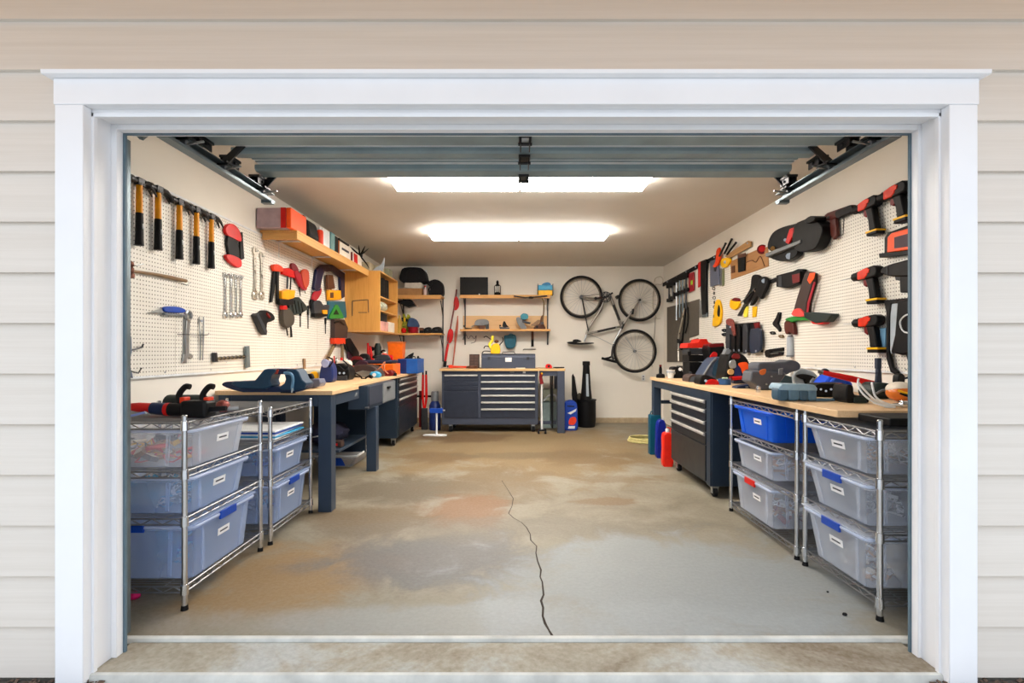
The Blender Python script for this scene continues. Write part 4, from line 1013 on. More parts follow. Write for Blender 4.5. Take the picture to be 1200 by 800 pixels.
MB().box(0.08, 0.125, -0.173, -0.1705, 0.0, 0.178).build('red_stripe', RED, t, 0.0, 'red edge stripe')
t = stand('tool_bag', 'black bag slumped on the long shelf behind the mauve case', 'bag', -2.25, -1.98, 4.87, 5.12, ZS)
MB().prism(smooth([(-0.13, 0), (0.13, 0), (0.135, 0.1), (0.11, 0.18), (0.02, 0.2), (-0.1, 0.18), (-0.135, 0.08)]), -0.12, 0.12).build('body', BLACK, t, 0.02)
MB().tube(spl([(-0.06, 0, 0.19), (-0.05, 0, 0.235), (0.04, 0, 0.24), (0.06, 0, 0.19)]), 0.008).build('strap', RUBBER, t)
t = stand('spray_can', 'red can on the long shelf in front of the black bag', 'can', -2.02, -1.96, 5.16, 5.22, ZS)
MB().lathe([(0.033, 0), (0.033, 0.13), (0.026, 0.145), (0.012, 0.15)], n=20).build('can', pl('orange_red_plastic', (225, 60, 26)), t); MB().lathe([(0.013, 0.15), (0.013, 0.175), (0.009, 0.18)]).build('cap', WHITE, t)
crate('carton', 'white carton on the long shelf between the red can and the teal box', 'box', -2.16, -1.98, 5.24, 5.44, ZS, 0.185, WHITE)
crate('box', 'teal box standing on the long shelf', 'box', -2.2, -1.975, 5.46, 5.58, ZS, 0.195, pl('soft_teal', (92, 138, 142), 0.5), extra=lambda t, hx, hy, h: [MB().box(hx+0.0005, hx+0.003, -hy+0.01+0.03*k, -hy+0.02+0.03*k, 0.01, h-0.02).build('stripe', pl('pale_teal', (150, 185, 180), .5), t) for k in range(3)])
crate('box', 'black upright box on the long shelf beside the teal box', 'box', -2.2, -1.98, 5.60, 5.70, ZS, 0.185, BLACK)
t = crate('boxed_tool', 'white and orange product box on the long shelf under a flat black case', 'box', -2.2, -1.98, 5.73, 6.13, ZS, 0.16, pl('off_white_card', (228, 218, 204), 0.6), extra=lambda t, hx, hy, h: (MB().box(-hx-0.001, hx+0.002, -hy-0.004, -hy-0.001, 0, h).build('end_panel', pl('burnt_orange', (212, 110, 50), .5), t), MB().box(hx+0.0005, hx+0.003, -0.12, 0.12, 0.075, 0.10).build('printed_bar', INK, t)))
crate('flat_case', 'black flat case lying over the white and orange box', 'case', -2.22, -1.97, 5.70, 6.05, ZS+0.162, 0.022, BLACK)
t = stand('parcel_bag', 'crumpled red and white bag on the long shelf near the cabinet', 'bag', -2.15, -1.98, 6.2, 6.6, ZS)
MB().prism([(-0.09, 0), (0.085, 0), (0.08, 0.11), (0.05, 0.16), (-0.08, 0.15)], -0.16, 0.18).build('bag', pl('off_white_card', (228, 218, 204)), t, 0.015)
MB().prism([(0.086, 0.0), (0.09, 0.0), (0.086, 0.12), (0.082, 0.12)], -0.15, -0.02).build('red_patch', RED, t, 0.0, 'red printed patch')
MB().box(-0.08, 0.07, -0.168, -0.162, 0.01, 0.13).build('red_patch', DKRED, t)
# spiky black star ornament
t = stand('grapple', 'spiky black many-legged stand on the cabinet end of the long shelf', 'stand', -2.1, -1.98, 6.62, 6.74, ZS)
MB().ell((0, 0, 0.17), (0.035, 0.035, 0.035)).build('hub', BLACK, t)
for k in range(9):
    a = 2*PI*k/9; up = k % 3 != 0
    MB().tube([(0, 0, 0.17), (0.09*math.cos(a), 0.09*math.sin(a), 0.25 if up else 0.06), (0.12*math.cos(a), 0.12*math.sin(a), 0.28 if up else 0.003)], [0.012, 0.009, 0.003], 6).build('arm', BLACK, t)
KH = pl('khaki_card', (178, 168, 140), 0.7)
crate('carton', 'khaki carton on top of the wall cabinet, left one', 'box', -2.2, -1.98, 6.9, 7.15, 2.298, 0.13, KH)
crate('carton', 'khaki carton on top of the wall cabinet, right one', 'box', -2.15, -1.93, 7.22, 7.5, 2.298, 0.14, KH)
t = stand('dish', 'pale curved plastic shell leaning on top of the wall cabinet', 'plastic shell', -1.95, -1.84, 7.0, 7.1, 2.298)
MB().prism(smooth([(-0.10, 0), (-0.04, 0.07), (0.04, 0.12), (0.075, 0.2), (0.085, 0.2), (0.075, 0.08), (0.03, 0.0)]), -0.02, 0.0).build('shell', pl('pale_blue_grey', (170, 182, 192), .4), t, 0.004)
crate('carton', 'grey-green carton on the far end of the wall cabinet top', 'box', -2.15, -1.88, 7.55, 7.78, 2.298, 0.15, pl('sage_card', (150, 152, 128), .7))
# cabinet contents (each at the open front)
G = 'black folders in the wall cabinet'
for i in range(5):
    crate('folder', ['black folder nearest the scribed side, top tier of the wall cabinet', 'second black folder on the top tier of the wall cabinet', 'middle black folder on the top tier of the wall cabinet', 'fourth black folder on the top tier of the wall cabinet', 'last black folder on the top tier of the wall cabinet'][i], 'folder', -2.2, -1.84, 6.86+i*0.11, 6.955+i*0.11, 1.967, 0.27-0.01*(i % 2), BLACK, G, 0.004, extra=lambda t, hx, hy, h: MB().box(hx+.0005, hx+.002, -hy+.02, hy-.02, .02, .03).build('spine_band', DKGREY, t))
t = stand('fabric_bundle', 'pale patterned bundle on the middle tier of the wall cabinet', 'bundle', -2.0, -1.85, 6.9, 7.5, 1.777)
MB().ell((0, 0, 0.075), (0.1, 0.28, 0.074), noise=0.06).build('cloth', pl('patterned_cloth', (186, 190, 170), 0.8, 0, 0.6, 22), t)
crate('box', 'black flat box on the bottom tier of the wall cabinet', 'box', -2.1, -1.84, 6.9, 7.3, 1.635, 0.11, BLACK)
crate('carton', 'pink-printed carton beneath the black flat box in the wall cabinet', 'box', -2.1, -1.83, 6.86, 7.32, 1.50, 0.134, pl('pink_card', (205, 150, 140), .6, 0, .3, 8))
crate('carton', 'white carton on the bottom tier of the wall cabinet', 'box', -2.1, -1.84, 7.36, 7.74, 1.50, 0.15, pl('off_white_card', (228, 218, 204)))
# corner shelf contents
Zt, Zl = 2.151, 1.526
def bx(px, Y): return (px-CX)/F*Y
crate('cardboard_box', 'flat brown cardboard box on the upper corner shelf', 'box', bx(464, 8.5), bx(495, 8.5), 8.45, 8.78, Zt, 0.115, CARD)
t = stand('rag_bag', 'white folded bag between the cardboard box and the black duffel', 'bag', bx(475, 8.5), bx(495, 8.5), 8.45, 8.75, Zt+0.117)
MB().prism(smooth([(-0.14, 0), (0.13, 0), (0.15, 0.05), (0.1, 0.1), (-0.13, 0.1), (-0.15, 0.04)]), -0.15, 0.14).build('bag', pl('dull_white', (205, 200, 190), .7), t, 0.02)
t = stand('duffel_bag', 'big black duffel bag topmost on the upper corner shelf', 'bag', bx(471, 8.5), bx(499, 8.5), 8.42, 8.75, Zt+0.219)
MB().prism(smooth([(-0.2, 0), (0.19, 0), (0.21, 0.08), (0.17, 0.2), (0.08, 0.24), (-0.15, 0.235), (-0.21, 0.15)]), -0.16, 0.15).build('body', pl('black_cloth', (20, 20, 24), .85), t, 0.03)
MB().tube(spl([(-0.1, -0.17, 0.05), (-0.08, -0.18, 0.18), (0.08, -0.18, 0.18), (0.1, -0.17, 0.05)]), 0.01).build('strap', RUBBER, t)
t = stand('paper_roll', 'white paper roll standing behind the black duffel', 'roll', bx(496, 8.7), bx(500, 8.7), 8.72, 8.78, Zt)
MB().cyl((0, 0, 0), (0, 0, 0.46), 0.028).build('roll', WHITE, t); MB().cyl((0, 0, 0.461), (0, 0, 0.463), 0.012).build('core', CARD, t)
t = stand('knapsack', 'rounded black knapsack at the right end of the upper corner shelf', 'bag', bx(502, 8.5), bx(519, 8.5), 8.45, 8.7, Zt)
MB().prism(smooth([(-0.10, 0), (0.10, 0), (0.125, 0.1), (0.1, 0.22), (0.0, 0.265), (-0.09, 0.24), (-0.14, 0.2), (-0.08, 0.12)]), -0.12, 0.12).build('body', pl('black_cloth', (20, 20, 24)), t, 0.03)
MB().tube(spl([(-0.07, -0.13, 0.02), (-0.1, -0.14, 0.1), (-0.04, -0.13, 0.2)]), 0.012).build('strap', RUBBER, t)
t = stand('plastic_bottle', 'pinkish white bottle between duffel and knapsack', 'bottle', bx(496, 8.5), bx(501, 8.5), 8.45, 8.52, Zt)
MB().lathe([(0.032, 0), (0.034, 0.09), (0.014, 0.12), (0.013, 0.14)]).build('bottle', pl('pink_white', (215, 190, 185), .4), t); MB().lathe([(0.016, 0.14), (0.016, 0.16)]).build('cap', RED, t)
t = thing('dart_case', 'black pointed case slung under the upper corner shelf', 'case', (bx(476, 8.42), 8.5, 2.08))
MB().prism([(-0.17, -0.03), (-0.04, 0.0), (0.07, 0.0), (0.15, -0.10), (0.02, -0.13), (-0.13, -0.06)], -0.07, 0.07).build('shell', BLACK, t, 0.008)
MB().tube([(-0.03, 0, 0.0), (-0.03, 0, 0.045)], 0.004).build('hanger', STEEL, t)
for (x0, x1, h, m, nm, lab, cat) in (
    (464, 470, 0.30, pl('mustard', (196, 158, 66), .6), 'jug', 'mustard jug at the left of the lower corner shelf', 'jug'),
    (469, 475.5, 0.11, RED, 'ball', 'bright red ball on the lower corner shelf', 'ball'),
    (477.5, 489, 0.1, pl('crimson_plastic', (165, 28, 45)), 'bowl', 'dark red bowl on the lower corner shelf', 'bowl'),
    (491, 496, 0.09, BROWN, 'shoe_brush', 'brown brush on the lower corner shelf beside the black pouches', 'brush'),
    (497, 505, 0.10, BLACK, 'pouch', 'left black pouch at the right end of the lower corner shelf', 'pouch'),
    (506, 517, 0.105, BLACK, 'pouch', 'right black pouch at the end of the lower corner shelf', 'pouch')):
    Yc = 8.46; w_ = (x1-x0)/600*Yc
    t = stand(nm, lab, cat, bx(x0, Yc), bx(x1, Yc), Yc, Yc+0.12, Zl)
    if nm == 'jug':
        MB().lathe([(w_/2*.9, 0), (w_/2, 0.05), (w_/2, 0.2), (w_*.2, 0.26), (w_*.2, h)]).build('body', m, t); MB().torus((0, -0.0, 0.18), 0.045, 0.007, 'y', 18, 6, -PI/2, PI/2).build('handle', m, t)
    elif nm == 'ball': MB().ell((0, 0, w_/2), (w_/2, w_/2, w_/2)).build('skin', m, t); MB().ell((0, 0, w_-0.004), (0.008, 0.008, 0.005)).build('valve', BLACK, t)
    elif nm == 'bowl': MB().lathe([(w_*.25, 0), (w_*.3, 0.01), (w_/2, h*.8), (w_/2, h), (w_*.46, h), (w_*.25, 0.02)], n=24).build('bowl', m, t); MB().torus((0, 0, h), w_/2, 0.005, 'z', 24, 6).build('rim', DKRED, t)
    elif nm == 'shoe_brush': MB().box(-w_/2, w_/2, -.06, .06, 0.04, h).build('block', m, t, 0.01); MB().box(-w_/2+.004, w_/2-.004, -.055, .055, 0, 0.04).build('bristles', BLACK, t)
    else: MB().prism(smooth([(-w_/2, 0), (w_/2, 0), (w_/2, h*.6), (w_*.3, h), (-w_*.3, h*.9), (-w_/2, h*.6)]), -.06, .06).build('pouch_body', m, t, 0.01); MB().box(-w_*.15, w_*.15, -.066, -.061, h*.4, h*.6).build('buckle', DKGREY, t, .002)
# heap of gear above the bowl
t = stand('work_gloves', 'yellow and black work gloves lying on the red bowl heap, lower corner shelf', 'gloves', bx(471, 8.6), bx(481, 8.6), 8.6, 8.7, Zl)
MB().prism(smooth([(-0.09, 0), (0.08, 0), (0.09, 0.15), (0.06, 0.27), (0.02, 0.33), (-0.01, 0.26), (-0.05, 0.34), (-0.07, 0.22)]), -.04, .05).build('palm', pl('lime_black', (150, 150, 40), .6, 0, .9, 40), t, 0.015)
for k in range(4): MB().tube([(-.06+.035*k, -.045, .2), (-.065+.038*k, -.05, .27-0.01*k)], 0.013, 8).build('finger', YELLOW if k % 2 else BLACK, t)
t = stand('cap', 'blue cap on the heap at the middle of the lower corner shelf', 'cap', bx(477, 8.5), bx(489, 8.5), 8.54, 8.66, Zl)
MB().prism(smooth([(-0.09, 0.1), (0.085, 0.1), (0.09, 0.16), (0.04, 0.24), (-0.05, 0.26), (-0.09, 0.2)]), -.05, .06).build('crown', pl('slate_blue', (60, 84, 120), .6), t, 0.02)
MB().box(-0.08, 0.08, -.04, .05, 0, 0.1).build('lining', pl('crimson_plastic', (165, 28, 45)), t, 0.01)
t = stand('toy_truck', 'orange-red tool on the lower corner shelf behind the red ball', 'power tool', bx(465, 8.6), bx(476, 8.6), 8.66, 8.76, Zl)
MB().prism([(-.08, 0), (.08, 0), (.08, .16), (.03, .22), (-.08, .2)], -.05, .05).build('body', pl('rust_orange', (196, 74, 36), .5), t, .01); MB().cyl((-.06, -.051, .1), (-.06, -.07, .1), .03).build('knob', BLACK, t)

# =====================================================================  ON THE LEFT BENCH
ZBN = 0.918
def bY(py, z=ZBN): return F*(CH-z)/(py-CY)
def on(name, label, cat, px, base_py, z=ZBN, group=None, dy=0.0):
    """anchor standing on a surface of height z where the photo shows its foot at base_py"""
    Y = bY(base_py, z)+dy
    if px > CX: Y = min(Y, 2.30*F/(px-CX), 6.0)
    elif z == ZBN: Y = min(Y, 2.05*F/(CX-px), 7.4)
    W = UP(Y); f = W.fr(px, base_py, 0); f.o.z = z; f.snap = base_py
    return thing(name, label, cat, f.o, (0,0,0), group), f
t, f = on('band_saw', 'navy portable band saw with oval handle opening on the near bench end', 'band saw', 308, 459.5)
tr(t, f, 'lower_body', smooth([(260.6, 452), (262, 448), (270, 447.2), (285, 449), (305, 452), (335, 452.5), (352, 449), (358.5, 450), (359.5, 454), (352, 457.5), (330, 459.5), (300, 459.5), (278, 458)], 3), -0.12, 0.0, NAVY, 0.006)
tr(t, f, 'left_cowl', [(270, 450), (273, 447), (298, 446), (309, 433), (313, 432), (322, 432.2), (321, 436), (318, 440), (316, 446), (318, 452), (310, 456), (280, 455)], -0.12, 0.03, pl('navy_teal', (22, 58, 84), .4), 0.008)
tr(t, f, 'top_bridge', [(318, 432), (340, 432), (342, 438.5), (318, 438.5)], -0.08, -0.01, NAVY, 0.005)
tr(t, f, 'right_cowl', [(333, 438), (336, 433), (346, 432), (350, 436), (354, 445), (359, 449), (357, 455), (345, 457.5), (330, 457), (326, 454), (333, 449), (334.5, 444)], -0.12, 0.026, pl('navy_teal', (22, 58, 84)), 0.008)
tr(t, f, 'accent', [(320, 433), (326.5, 433), (325, 438), (320.5, 438)], -0.01, 0.0, pl('salmon_grip', (190, 74, 52)), 0.001)
rod(t, f, 'blade_guard', spl([(333, 437, .03), (341, 438, .035), (343.5, 445, .035), (342.5, 454, .03), (343, 458, .03)]), 0.011, pl('steel_blue', (96, 140, 172), .35))
rod(t, f, 'hanging_rod', [(343, 455, .045), (342, 469, .045)], 0.006, STEEL)
rod(t, f, 'power_cord', spl([(343, 461, .045), (346, 470, .05), (343, 480, .04), (336, 487, .03), (329, 489, .02)]), 0.004, BLACK)
t, f = on('hand_plane', 'grey metal plane lying behind the navy band saw', 'plane', 365, 455)
tr(t, f, 'body', [(352, 446), (358, 444), (374, 444), (376, 449), (374, 453), (362, 455), (354, 455)], -0.12, 0.0, pl('slate_metal', (110, 116, 138), .35, .4), 0.006)
tr(t, f, 'knob', smooth([(358, 439), (364, 438), (366, 444), (358, 444)]), -0.08, -0.03, BLACK, 0.006)
t, f = on('rag_bag', 'clear bag of yellow rags leaning behind the grey plane', 'bag', 365, 447.5)
tr(t, f, 'bag', smooth([(352, 446), (353, 436), (360, 433.5), (372, 434), (376, 440), (374, 447)]), -0.14, 0, pl('pale_sack', (208, 208, 190), .6), 0.02)
tr(t, f, 'rag', smooth([(362, 445), (363, 437), (370, 435), (373, 440), (371, 444)]), -0.05, 0.012, YELLOW, 0.01)
def tool_blob(name, label, cat, px, base, outline, depth, m, extra=None, bev=0.012, z=ZBN, body='housing', dy=0):
    t, f = on(name, label, cat, px, base, z, dy=dy); tr(t, f, body, smooth(outline, 3), -depth, 0, m, bev)
    if extra: extra(t, f)
    return t, f
def ex(t, f):
    tr(t, f, 'lens', smooth([(376, 424), (380, 420.5), (385, 424), (383, 430), (378, 430)]), -0.02, 0.02, pl('lavender_lens', (150, 160, 200), .2), 0.006)
    rod(t, f, 'strap', spl([(386, 430, .01), (390, 422, .0), (384, 418, -.03)]), 0.007, BLACK)
tool_blob('headlamp', 'dark blue shop lamp with pale lens at the left of the bench heap', 'lamp', 381, 448, [(375, 447), (374.5, 436), (377, 427), (384, 423), (389, 430), (390, 440), (388, 447.5)], 0.13, pl('dark_royal', (26, 44, 100), .35), ex)
def ex(t, f):
    rod(t, f, 'air_hose', spl([(388, 432, .01), (396, 428, .03), (404, 434, .03), (408, 428, .01), (402, 422, -.02)]), 0.008, RUBBER)
    tr(t, f, 'pad', [(390, 441), (406, 440), (406, 445.5), (391, 446)], -0.2, 0.03, DKGREY, 0.005)
    for k in range(3): rod(t, f, 'bolt', [(393+k*5, 437, 0), (393+k*5, 437, .012)], 0.012, STEEL)
tool_blob('orbital_sander', 'black orbital sander with coiled hose on the left bench', 'sander', 397, 445.5, [(388, 445), (386, 434), (390, 427), (400, 426), (408, 431), (409, 440), (406, 445)], 0.2, BLACK, ex)
def ex(t, f):
    for k, (a, b_) in enumerate((((398, 426), (394, 421)), ((401, 425), (400, 419)), ((405, 425), (406, 420)))): rod(t, f, 'finger', [(a[0], a[1], -.06), (b_[0], b_[1], -.06)], 0.014, RED if k == 1 else WHITE)
tool_blob('work_glove', 'white and red work glove thrown on the black sander', 'glove', 401, 445, [(395, 432), (395, 425), (401, 422), (409, 423), (409, 431), (402, 434)], 0.10, pl('off_white_card', (228, 218, 204)), ex, dy=0.1)
def ex(t, f):
    tr(t, f, 'blade_guard', [(412, 438), (424, 434), (440, 436), (441, 440), (424, 441.5)], -0.05, 0.03, STEEL, 0.004)
    tr(t, f, 'handle', smooth([(414, 430), (420, 423), (430, 424), (428, 428), (421, 428), (417, 433)]), -0.07, -0.03, pl('dark_maroon', (58, 22, 40)), 0.008)
    rod(t, f, 'cord', spl([(438, 436, .02), (446, 430, .04), (451, 424, .03), (450, 432, .03), (455, 438, .02)]), 0.007, pl('clay_cord', (190, 120, 90), .5))
tool_blob('circular_saw', 'low black circular saw on the left bench in front of the orange case', 'circular saw', 427, 442, [(411, 441), (410, 434), (416, 428), (430, 427), (440, 431), (444, 437), (443, 441)], 0.25, pl('brown_black', (62, 46, 42)), ex)
tool_blob('tape_roll', 'bright cyan tape roll at the bench edge', 'tape roll', 438.5, 442.5, [(433, 442), (433, 438), (436, 435.5), (441, 435.5), (444, 438), (444, 442)], 0.1, CYAN, lambda t, f: rod(t, f, 'core', [(438.5, 439, 0.001), (438.5, 439, .012)], 0.022, WHITE), 0.008)
t, f = on('power_strip', 'flat red and black battery tool between tape roll and orange case', 'power tool', 452, 440.5)
tr(t, f, 'body', smooth([(444, 440), (446, 435), (458, 434), (461, 438), (457, 440.5)]), -0.15, 0, DKRED, 0.01); tr(t, f, 'nose', [(455, 436), (464, 437), (464, 439.5), (456, 440)], -0.08, -0.02, BLACK, 0.006)
crate('tool_case', 'long orange hard case on the left bench', 'case', bx(426, 6.6), bx(464, 6.6), 6.45, 6.85, ZBN, 0.145, pl('bright_orange', (248, 110, 18), .4), lid=None, extra=lambda t, hx, hy, h: (MB().box(-hx*.5, hx*.1, -hy-.006, -hy-.001, h*.5, h*.75).build('label_plate', pl('burnt_orange', (212, 110, 50)), t), MB().box(-0.06, 0.06, -hy-.02, -hy-.001, h*.8, h*.95).build('handle', BLACK, t, .004)))
crate('tool_cover', 'dark folded cloth lying on the long orange case', 'cloth', bx(424, 6.6), bx(462, 6.6), 6.46, 6.84, ZBN+0.146, 0.045, pl('midnight_cloth', (34, 36, 58), .85), bev=0.018)
crate('cool_box', 'blue hard case at the back of the left bench on the chest', 'case', bx(467, 7.05), bx(490, 7.05), 7.0, 7.5, ZBN, 0.20, pl('royal_case', (24, 84, 160), .45), extra=lambda t, hx, hy, h: (MB().box(-hx-.001, -hx*.1, -hy-.004, -hy-.001, 0, h*.99).build('side_band', pl('dark_royal', (26, 44, 100)), t), MB().tube([(-.06, 0, h), (-.05, 0, h+.03), (.05, 0, h+.03), (.06, 0, h)], .008).build('handle', BLACK, t)))
t, f = on('shark_fin_tool', 'black fin-shaped tool on the blue hard case', 'power tool', 477, 434); f.o.z = ZBN
t.location.z = ZBN+0.203; t.location.y = 7.2; t.location.x = bx(479, 7.2)
MB().prism([(-0.06, 0), (0.05, 0), (0.07, 0.085), (0.0, 0.05)], -.03, .03).build('fin', BLACK, t, .006); MB().cyl((0, -.031, .025), (0, -.04, .025), .012).build('button', DKGREY, t)
t, f = on('spray_bottle', 'small lime green bottle in front of the blue hard case', 'bottle', 478, 435.5)
MB().lathe([(0.027, 0), (0.029, 0.06), (0.02, 0.09), (0.011, 0.10)]).build('bottle', LIME, t); MB().lathe([(0.013, 0.10), (0.013, 0.118)]).build('cap', GREEN, t); MB().box(-.03, .012, -.008, .008, .119, .132).build('nozzle', LIME, t, .003)
t = stand('plastic_tub', 'orange tub standing behind the blue case on the left bench', 'tub', bx(454, 7.6), bx(472, 7.6), 7.6, 7.8, ZBN)
MB().hull8([(-.095, -.09, 0), (.095, -.09, 0), (.095, .09, 0), (-.095, .09, 0)], [(-.115, -.1, .44), (.115, -.1, .44), (.115, .1, .44), (-.115, .1, .44)]).build('tub', pl('bright_orange', (248, 110, 18)), t, .01); MB().box(-.12, .12, -.106, .106, .425, .45).build('rim', pl('burnt_orange', (212, 110, 50)), t, .004)
t = stand('floor_crimper', 'red upright crimper standing on the left bench near the wall', 'crimper', bx(428, 6.9), bx(432, 6.9), 7.0, 7.1, ZBN)
MB().tube([(0, 0, 0.0), (-.02, 0, .2), (-.03, 0, .42)], [.035, .026, .014], 10).build('lever', RED, t); MB().tube([(.02, 0, 0.0), (.03, 0, .2), (0.0, 0, .38)], [.03, .022, .01], 10).build('lever', RED, t); MB().box(-.06, .06, -.04, .04, 0, .06).build('head', DKRED, t, .008)
t = stand('router', 'dark router with knob standing behind the red crimper', 'router', bx(437, 7.2), bx(445, 7.2), 7.2, 7.35, ZBN)
MB().lathe([(.06, 0), (.06, .02), (.045, .04), (.045, .26), (.05, .36), (.03, .42)]).build('motor', pl('green_black', (32, 44, 42)), t); MB().ell((-.08, 0, .34), (.035, .035, .03)).build('knob', BLACK, t); MB().ell((.08, 0, .30), (.035, .035, .03)).build('knob', BLACK, t)
t = stand('jug', 'white and red jug on the bench behind the dark cloth', 'jug', bx(443, 6.95), bx(455, 6.95), 6.95, 7.08, ZBN)
MB().lathe([(.06, 0), (.065, .02), (.065, .20), (.03, .26), (.025, .30)]).build('body', pl('dull_white', (205, 200, 190)), t); MB().lathe([(.066, .19), (.068, .24), (.03, .275)]).build('shoulder_band', pl('orange_red_plastic', (225, 60, 26)), t); MB().torus((.06, 0, .2), .045, .009, 'y', 16, 6, -PI/2, PI/2).build('handle', WHITE, t)

# more of the heap
def small(name, label, cat, px, base, build, dy=0):
    t, f = on(name, label, cat, px, base, dy=dy); build(t, f); return t
small('extension_cord', 'tangle of black cord spilling over the middle of the left bench', 'cord', 418, 443.5, lambda t, f: (rod(t, f, 'cord', spl([(406, 443, .03), (409, 438, .05), (416, 436, .06), (414, 442, .05), (408, 441, .08), (412, 436, .1), (420, 439, .06), (426, 443, .03), (433, 440, .05)]), .009, BLACK), rod(t, f, 'plug', [(433, 440.5, .05), (436, 442, .06)], .018, BLACK)))
small('jigsaw', 'black jigsaw behind the coiled cord on the left bench', 'jigsaw', 417, 438, lambda t, f: (tr(t, f, 'body', [(409, 438), (409, 427), (414, 421), (424, 422), (426, 428), (422, 438)], -.12, 0, BLACK, .01), tr(t, f, 'handle', smooth([(410, 426), (413, 418), (422, 418), (426, 424), (421, 423), (415, 424)]), -.08, -.03, DKRED, .008), rod(t, f, 'speed_dial', [(415, 430, .0), (415, 430, .014)], .02, ORANGE)), .5)
small('belt_holster', 'black belt pouch heaped left of the red crimper', 'pouch', 427, 434, lambda t, f: (tr(t, f, 'pouch_body', smooth([(420, 434), (420, 418), (426, 414), (432, 418), (433, 434)]), -.1, 0, BLACK, .012), tr(t, f, 'buckle', rect(424, 420, 428, 424), 0, .01, STEEL, .002)), .9)
t = stand('work_glove', 'black and grey glove with red cuff on top of the dark folded cloth', 'glove', bx(442, 6.6), bx(456, 6.6), 6.55, 6.68, ZBN+0.193)
MB().prism(smooth([(-.09, 0), (-.08, .05), (.0, .07), (.08, .055), (.09, 0)]), -.06, .06).build('palm', DKGREY, t, .015)
for k in range(4): MB().tube([(-.07, -.045+.03*k, .03), (-.13, -.05+.033*k, .035+.008*k)], [.017, .013]).build('finger', BLACK, t)
MB().tube([(.07, 0, .03), (.12, 0, .03)], .035).build('cuff', RED, t)
small('hanging_bag', 'black bag slouching at the back end of the left bench beside the blue case', 'bag', 489, 435.5, lambda t, f: (tr(t, f, 'body', smooth([(486, 436), (487, 424), (490, 419), (493, 424), (493, 436)]), -.16, 0, pl('black_cloth', (20, 20, 24), .85), .01), rod(t, f, 'strap', spl([(488, 424, .0), (490, 417, .01), (492, 424, .0)]), .008, RUBBER)))
small('marker_pot', 'small pot of brushes between the blue shop lamp and the planer legs', 'pot', 392, 436, lambda t, f: (MB().lathe([(.035, 0), (.04, .09), (.037, .09), (.033, .005)], n=18).build('pot', DKGREY, t), [rod(t, f, 'brush', [(391+k, 428, 0), (389+2.6*k, 417+abs(k-1)*2, .01)], .008, (HANDLEWOOD, RED, BLACK)[k]) for k in range(3)]), .3)
# power tool on the front wire rack
t = thing('rotary_hammer', 'red, blue and black rotary tool lying on the front left rack', 'power tool', (-1.72, 2.56, 0.8815))
def lp2(name, mb, m, bev=0, par=None): return mb.build(name, m, par or t, bev)
lp2('handle', MB().tube([(-.24, .0, .055), (-.17, 0, .05), (-.1, 0, .045)], [.013, .024, .026], 12), RED)
lp2('collar', MB().tube([(-.1, 0, .045), (-.03, 0, .04)], [.03, .032], 12), NAVY); lp2('band', MB().tube([(-.03, 0, .04), (-.01, 0, .04)], [.033, .033], 12), RED)
lp2('motor', MB().tube([(-.01, 0, .04), (.12, 0, .035)], [.033, .034], 14), BLACK)
lp2('gearcase', MB().box(.06, .19, -.04, .06, 0, .085), BLACK, .015)
for x in (.02, .14):
    lp2('grip_arm', MB().tube(spl([(x, .03, .06), (x-.005, .03, .11), (x+.025, .03, .15), (x+.05, .03, .15)]), [.015]*13, 8), BLACK)
    lp2('grip_pad', MB().box(x+.014, x+.04, .0, .05, .065, .10), pl('orange_red_plastic', (225, 60, 26)), .005)
lp2('tank', MB().cyl((-.09, .1, .055), (.1, .1, .055), .05, n=18), pl('green_black', (32, 44, 42)), .006)
lp2('nozzle', MB().tube([(.19, 0, .04), (.27, 0, .045)], [.014, .012], 10), BLACK)
t2 = thing('hose_coupling', 'small rusty hose coupling beside the rotary tool on the left front rack', 'coupling', (-1.60, 2.79, 0.8815))
MB().ell((0, 0, .032), (.035, .035, .032), noise=.12).build('body', pl('rusty_red', (138, 70, 62), .5, .4, .5, 50), t2); MB().tube([(.02, 0, .02), (.07, .03, .02)], .012).build('spigot', STEEL, t2)
t2 = thing('air_line', 'thin blue and white cord lying over the rack edge by the doorway', 'cord', (-2.0, 2.45, 0.88))
MB().tube(spl([(-.14, -.02, .008), (-.05, .02, .01), (.03, .0, .015), (.1, .05, .014), (.16, .1, .03)]), .006).build('cord', pl('periwinkle', (130, 150, 210), .4), t2); MB().tube([(.155, .095, .028), (.18, .11, .04)], .009).build('plug', WHITE, t2)
# under the left benches
fyt = fy(543)
t = thing('shallow_tub', 'shallow white and blue tub on the floor under the navy bench', 'tub', (bx(404, 5.6), 5.6, 0.0))
MB().hull8([(-.19, -.22, 0), (.15, -.22, 0), (.15, .22, 0), (-.19, .22, 0)], [(-.25, -.28, .13), (.22, -.28, .13), (.22, .28, .13), (-.25, .28, .13)]).build('tub', BINM, t, .03)
MB().tube([(-.25, -.285, .13), (.22, -.285, .13), (.225, .285, .13), (-.25, .285, .13)], .011, 8, True).build('rim', WHITE, t)
MB().prism([(-.1, .03), (.1, .03), (.06, .11), (-.02, .11)], -.284, -.278).build('blue_stripe', BLUE, t)
t = thing('tarp', 'crumpled dark tarp on the shelf under the navy bench', 'tarp', (-1.85, 5.02, 0.326))
MB().ell((0, 0, .10), (.2, .25, .10), 18, 10, None, .12).build('tarp', pl('midnight_cloth', (34, 36, 58)), t); MB().tube(spl([(-.1, -.2, .08), (0, -.26, .1), (.1, -.2, .12)]), .006).build('cord', WHITE, t)
t = thing('battery_charger', 'small brown-black charger on the shelf under the navy bench', 'charger', (-1.68, 4.78, 0.326))
MB().box(-.06, .06, -.05, .05, 0, .06).build('case', pl('brown_black', (62, 46, 42)), t, .008); MB().box(-.03, .03, -.055, -.051, .02, .04).build('indicator', RED, t, .001)
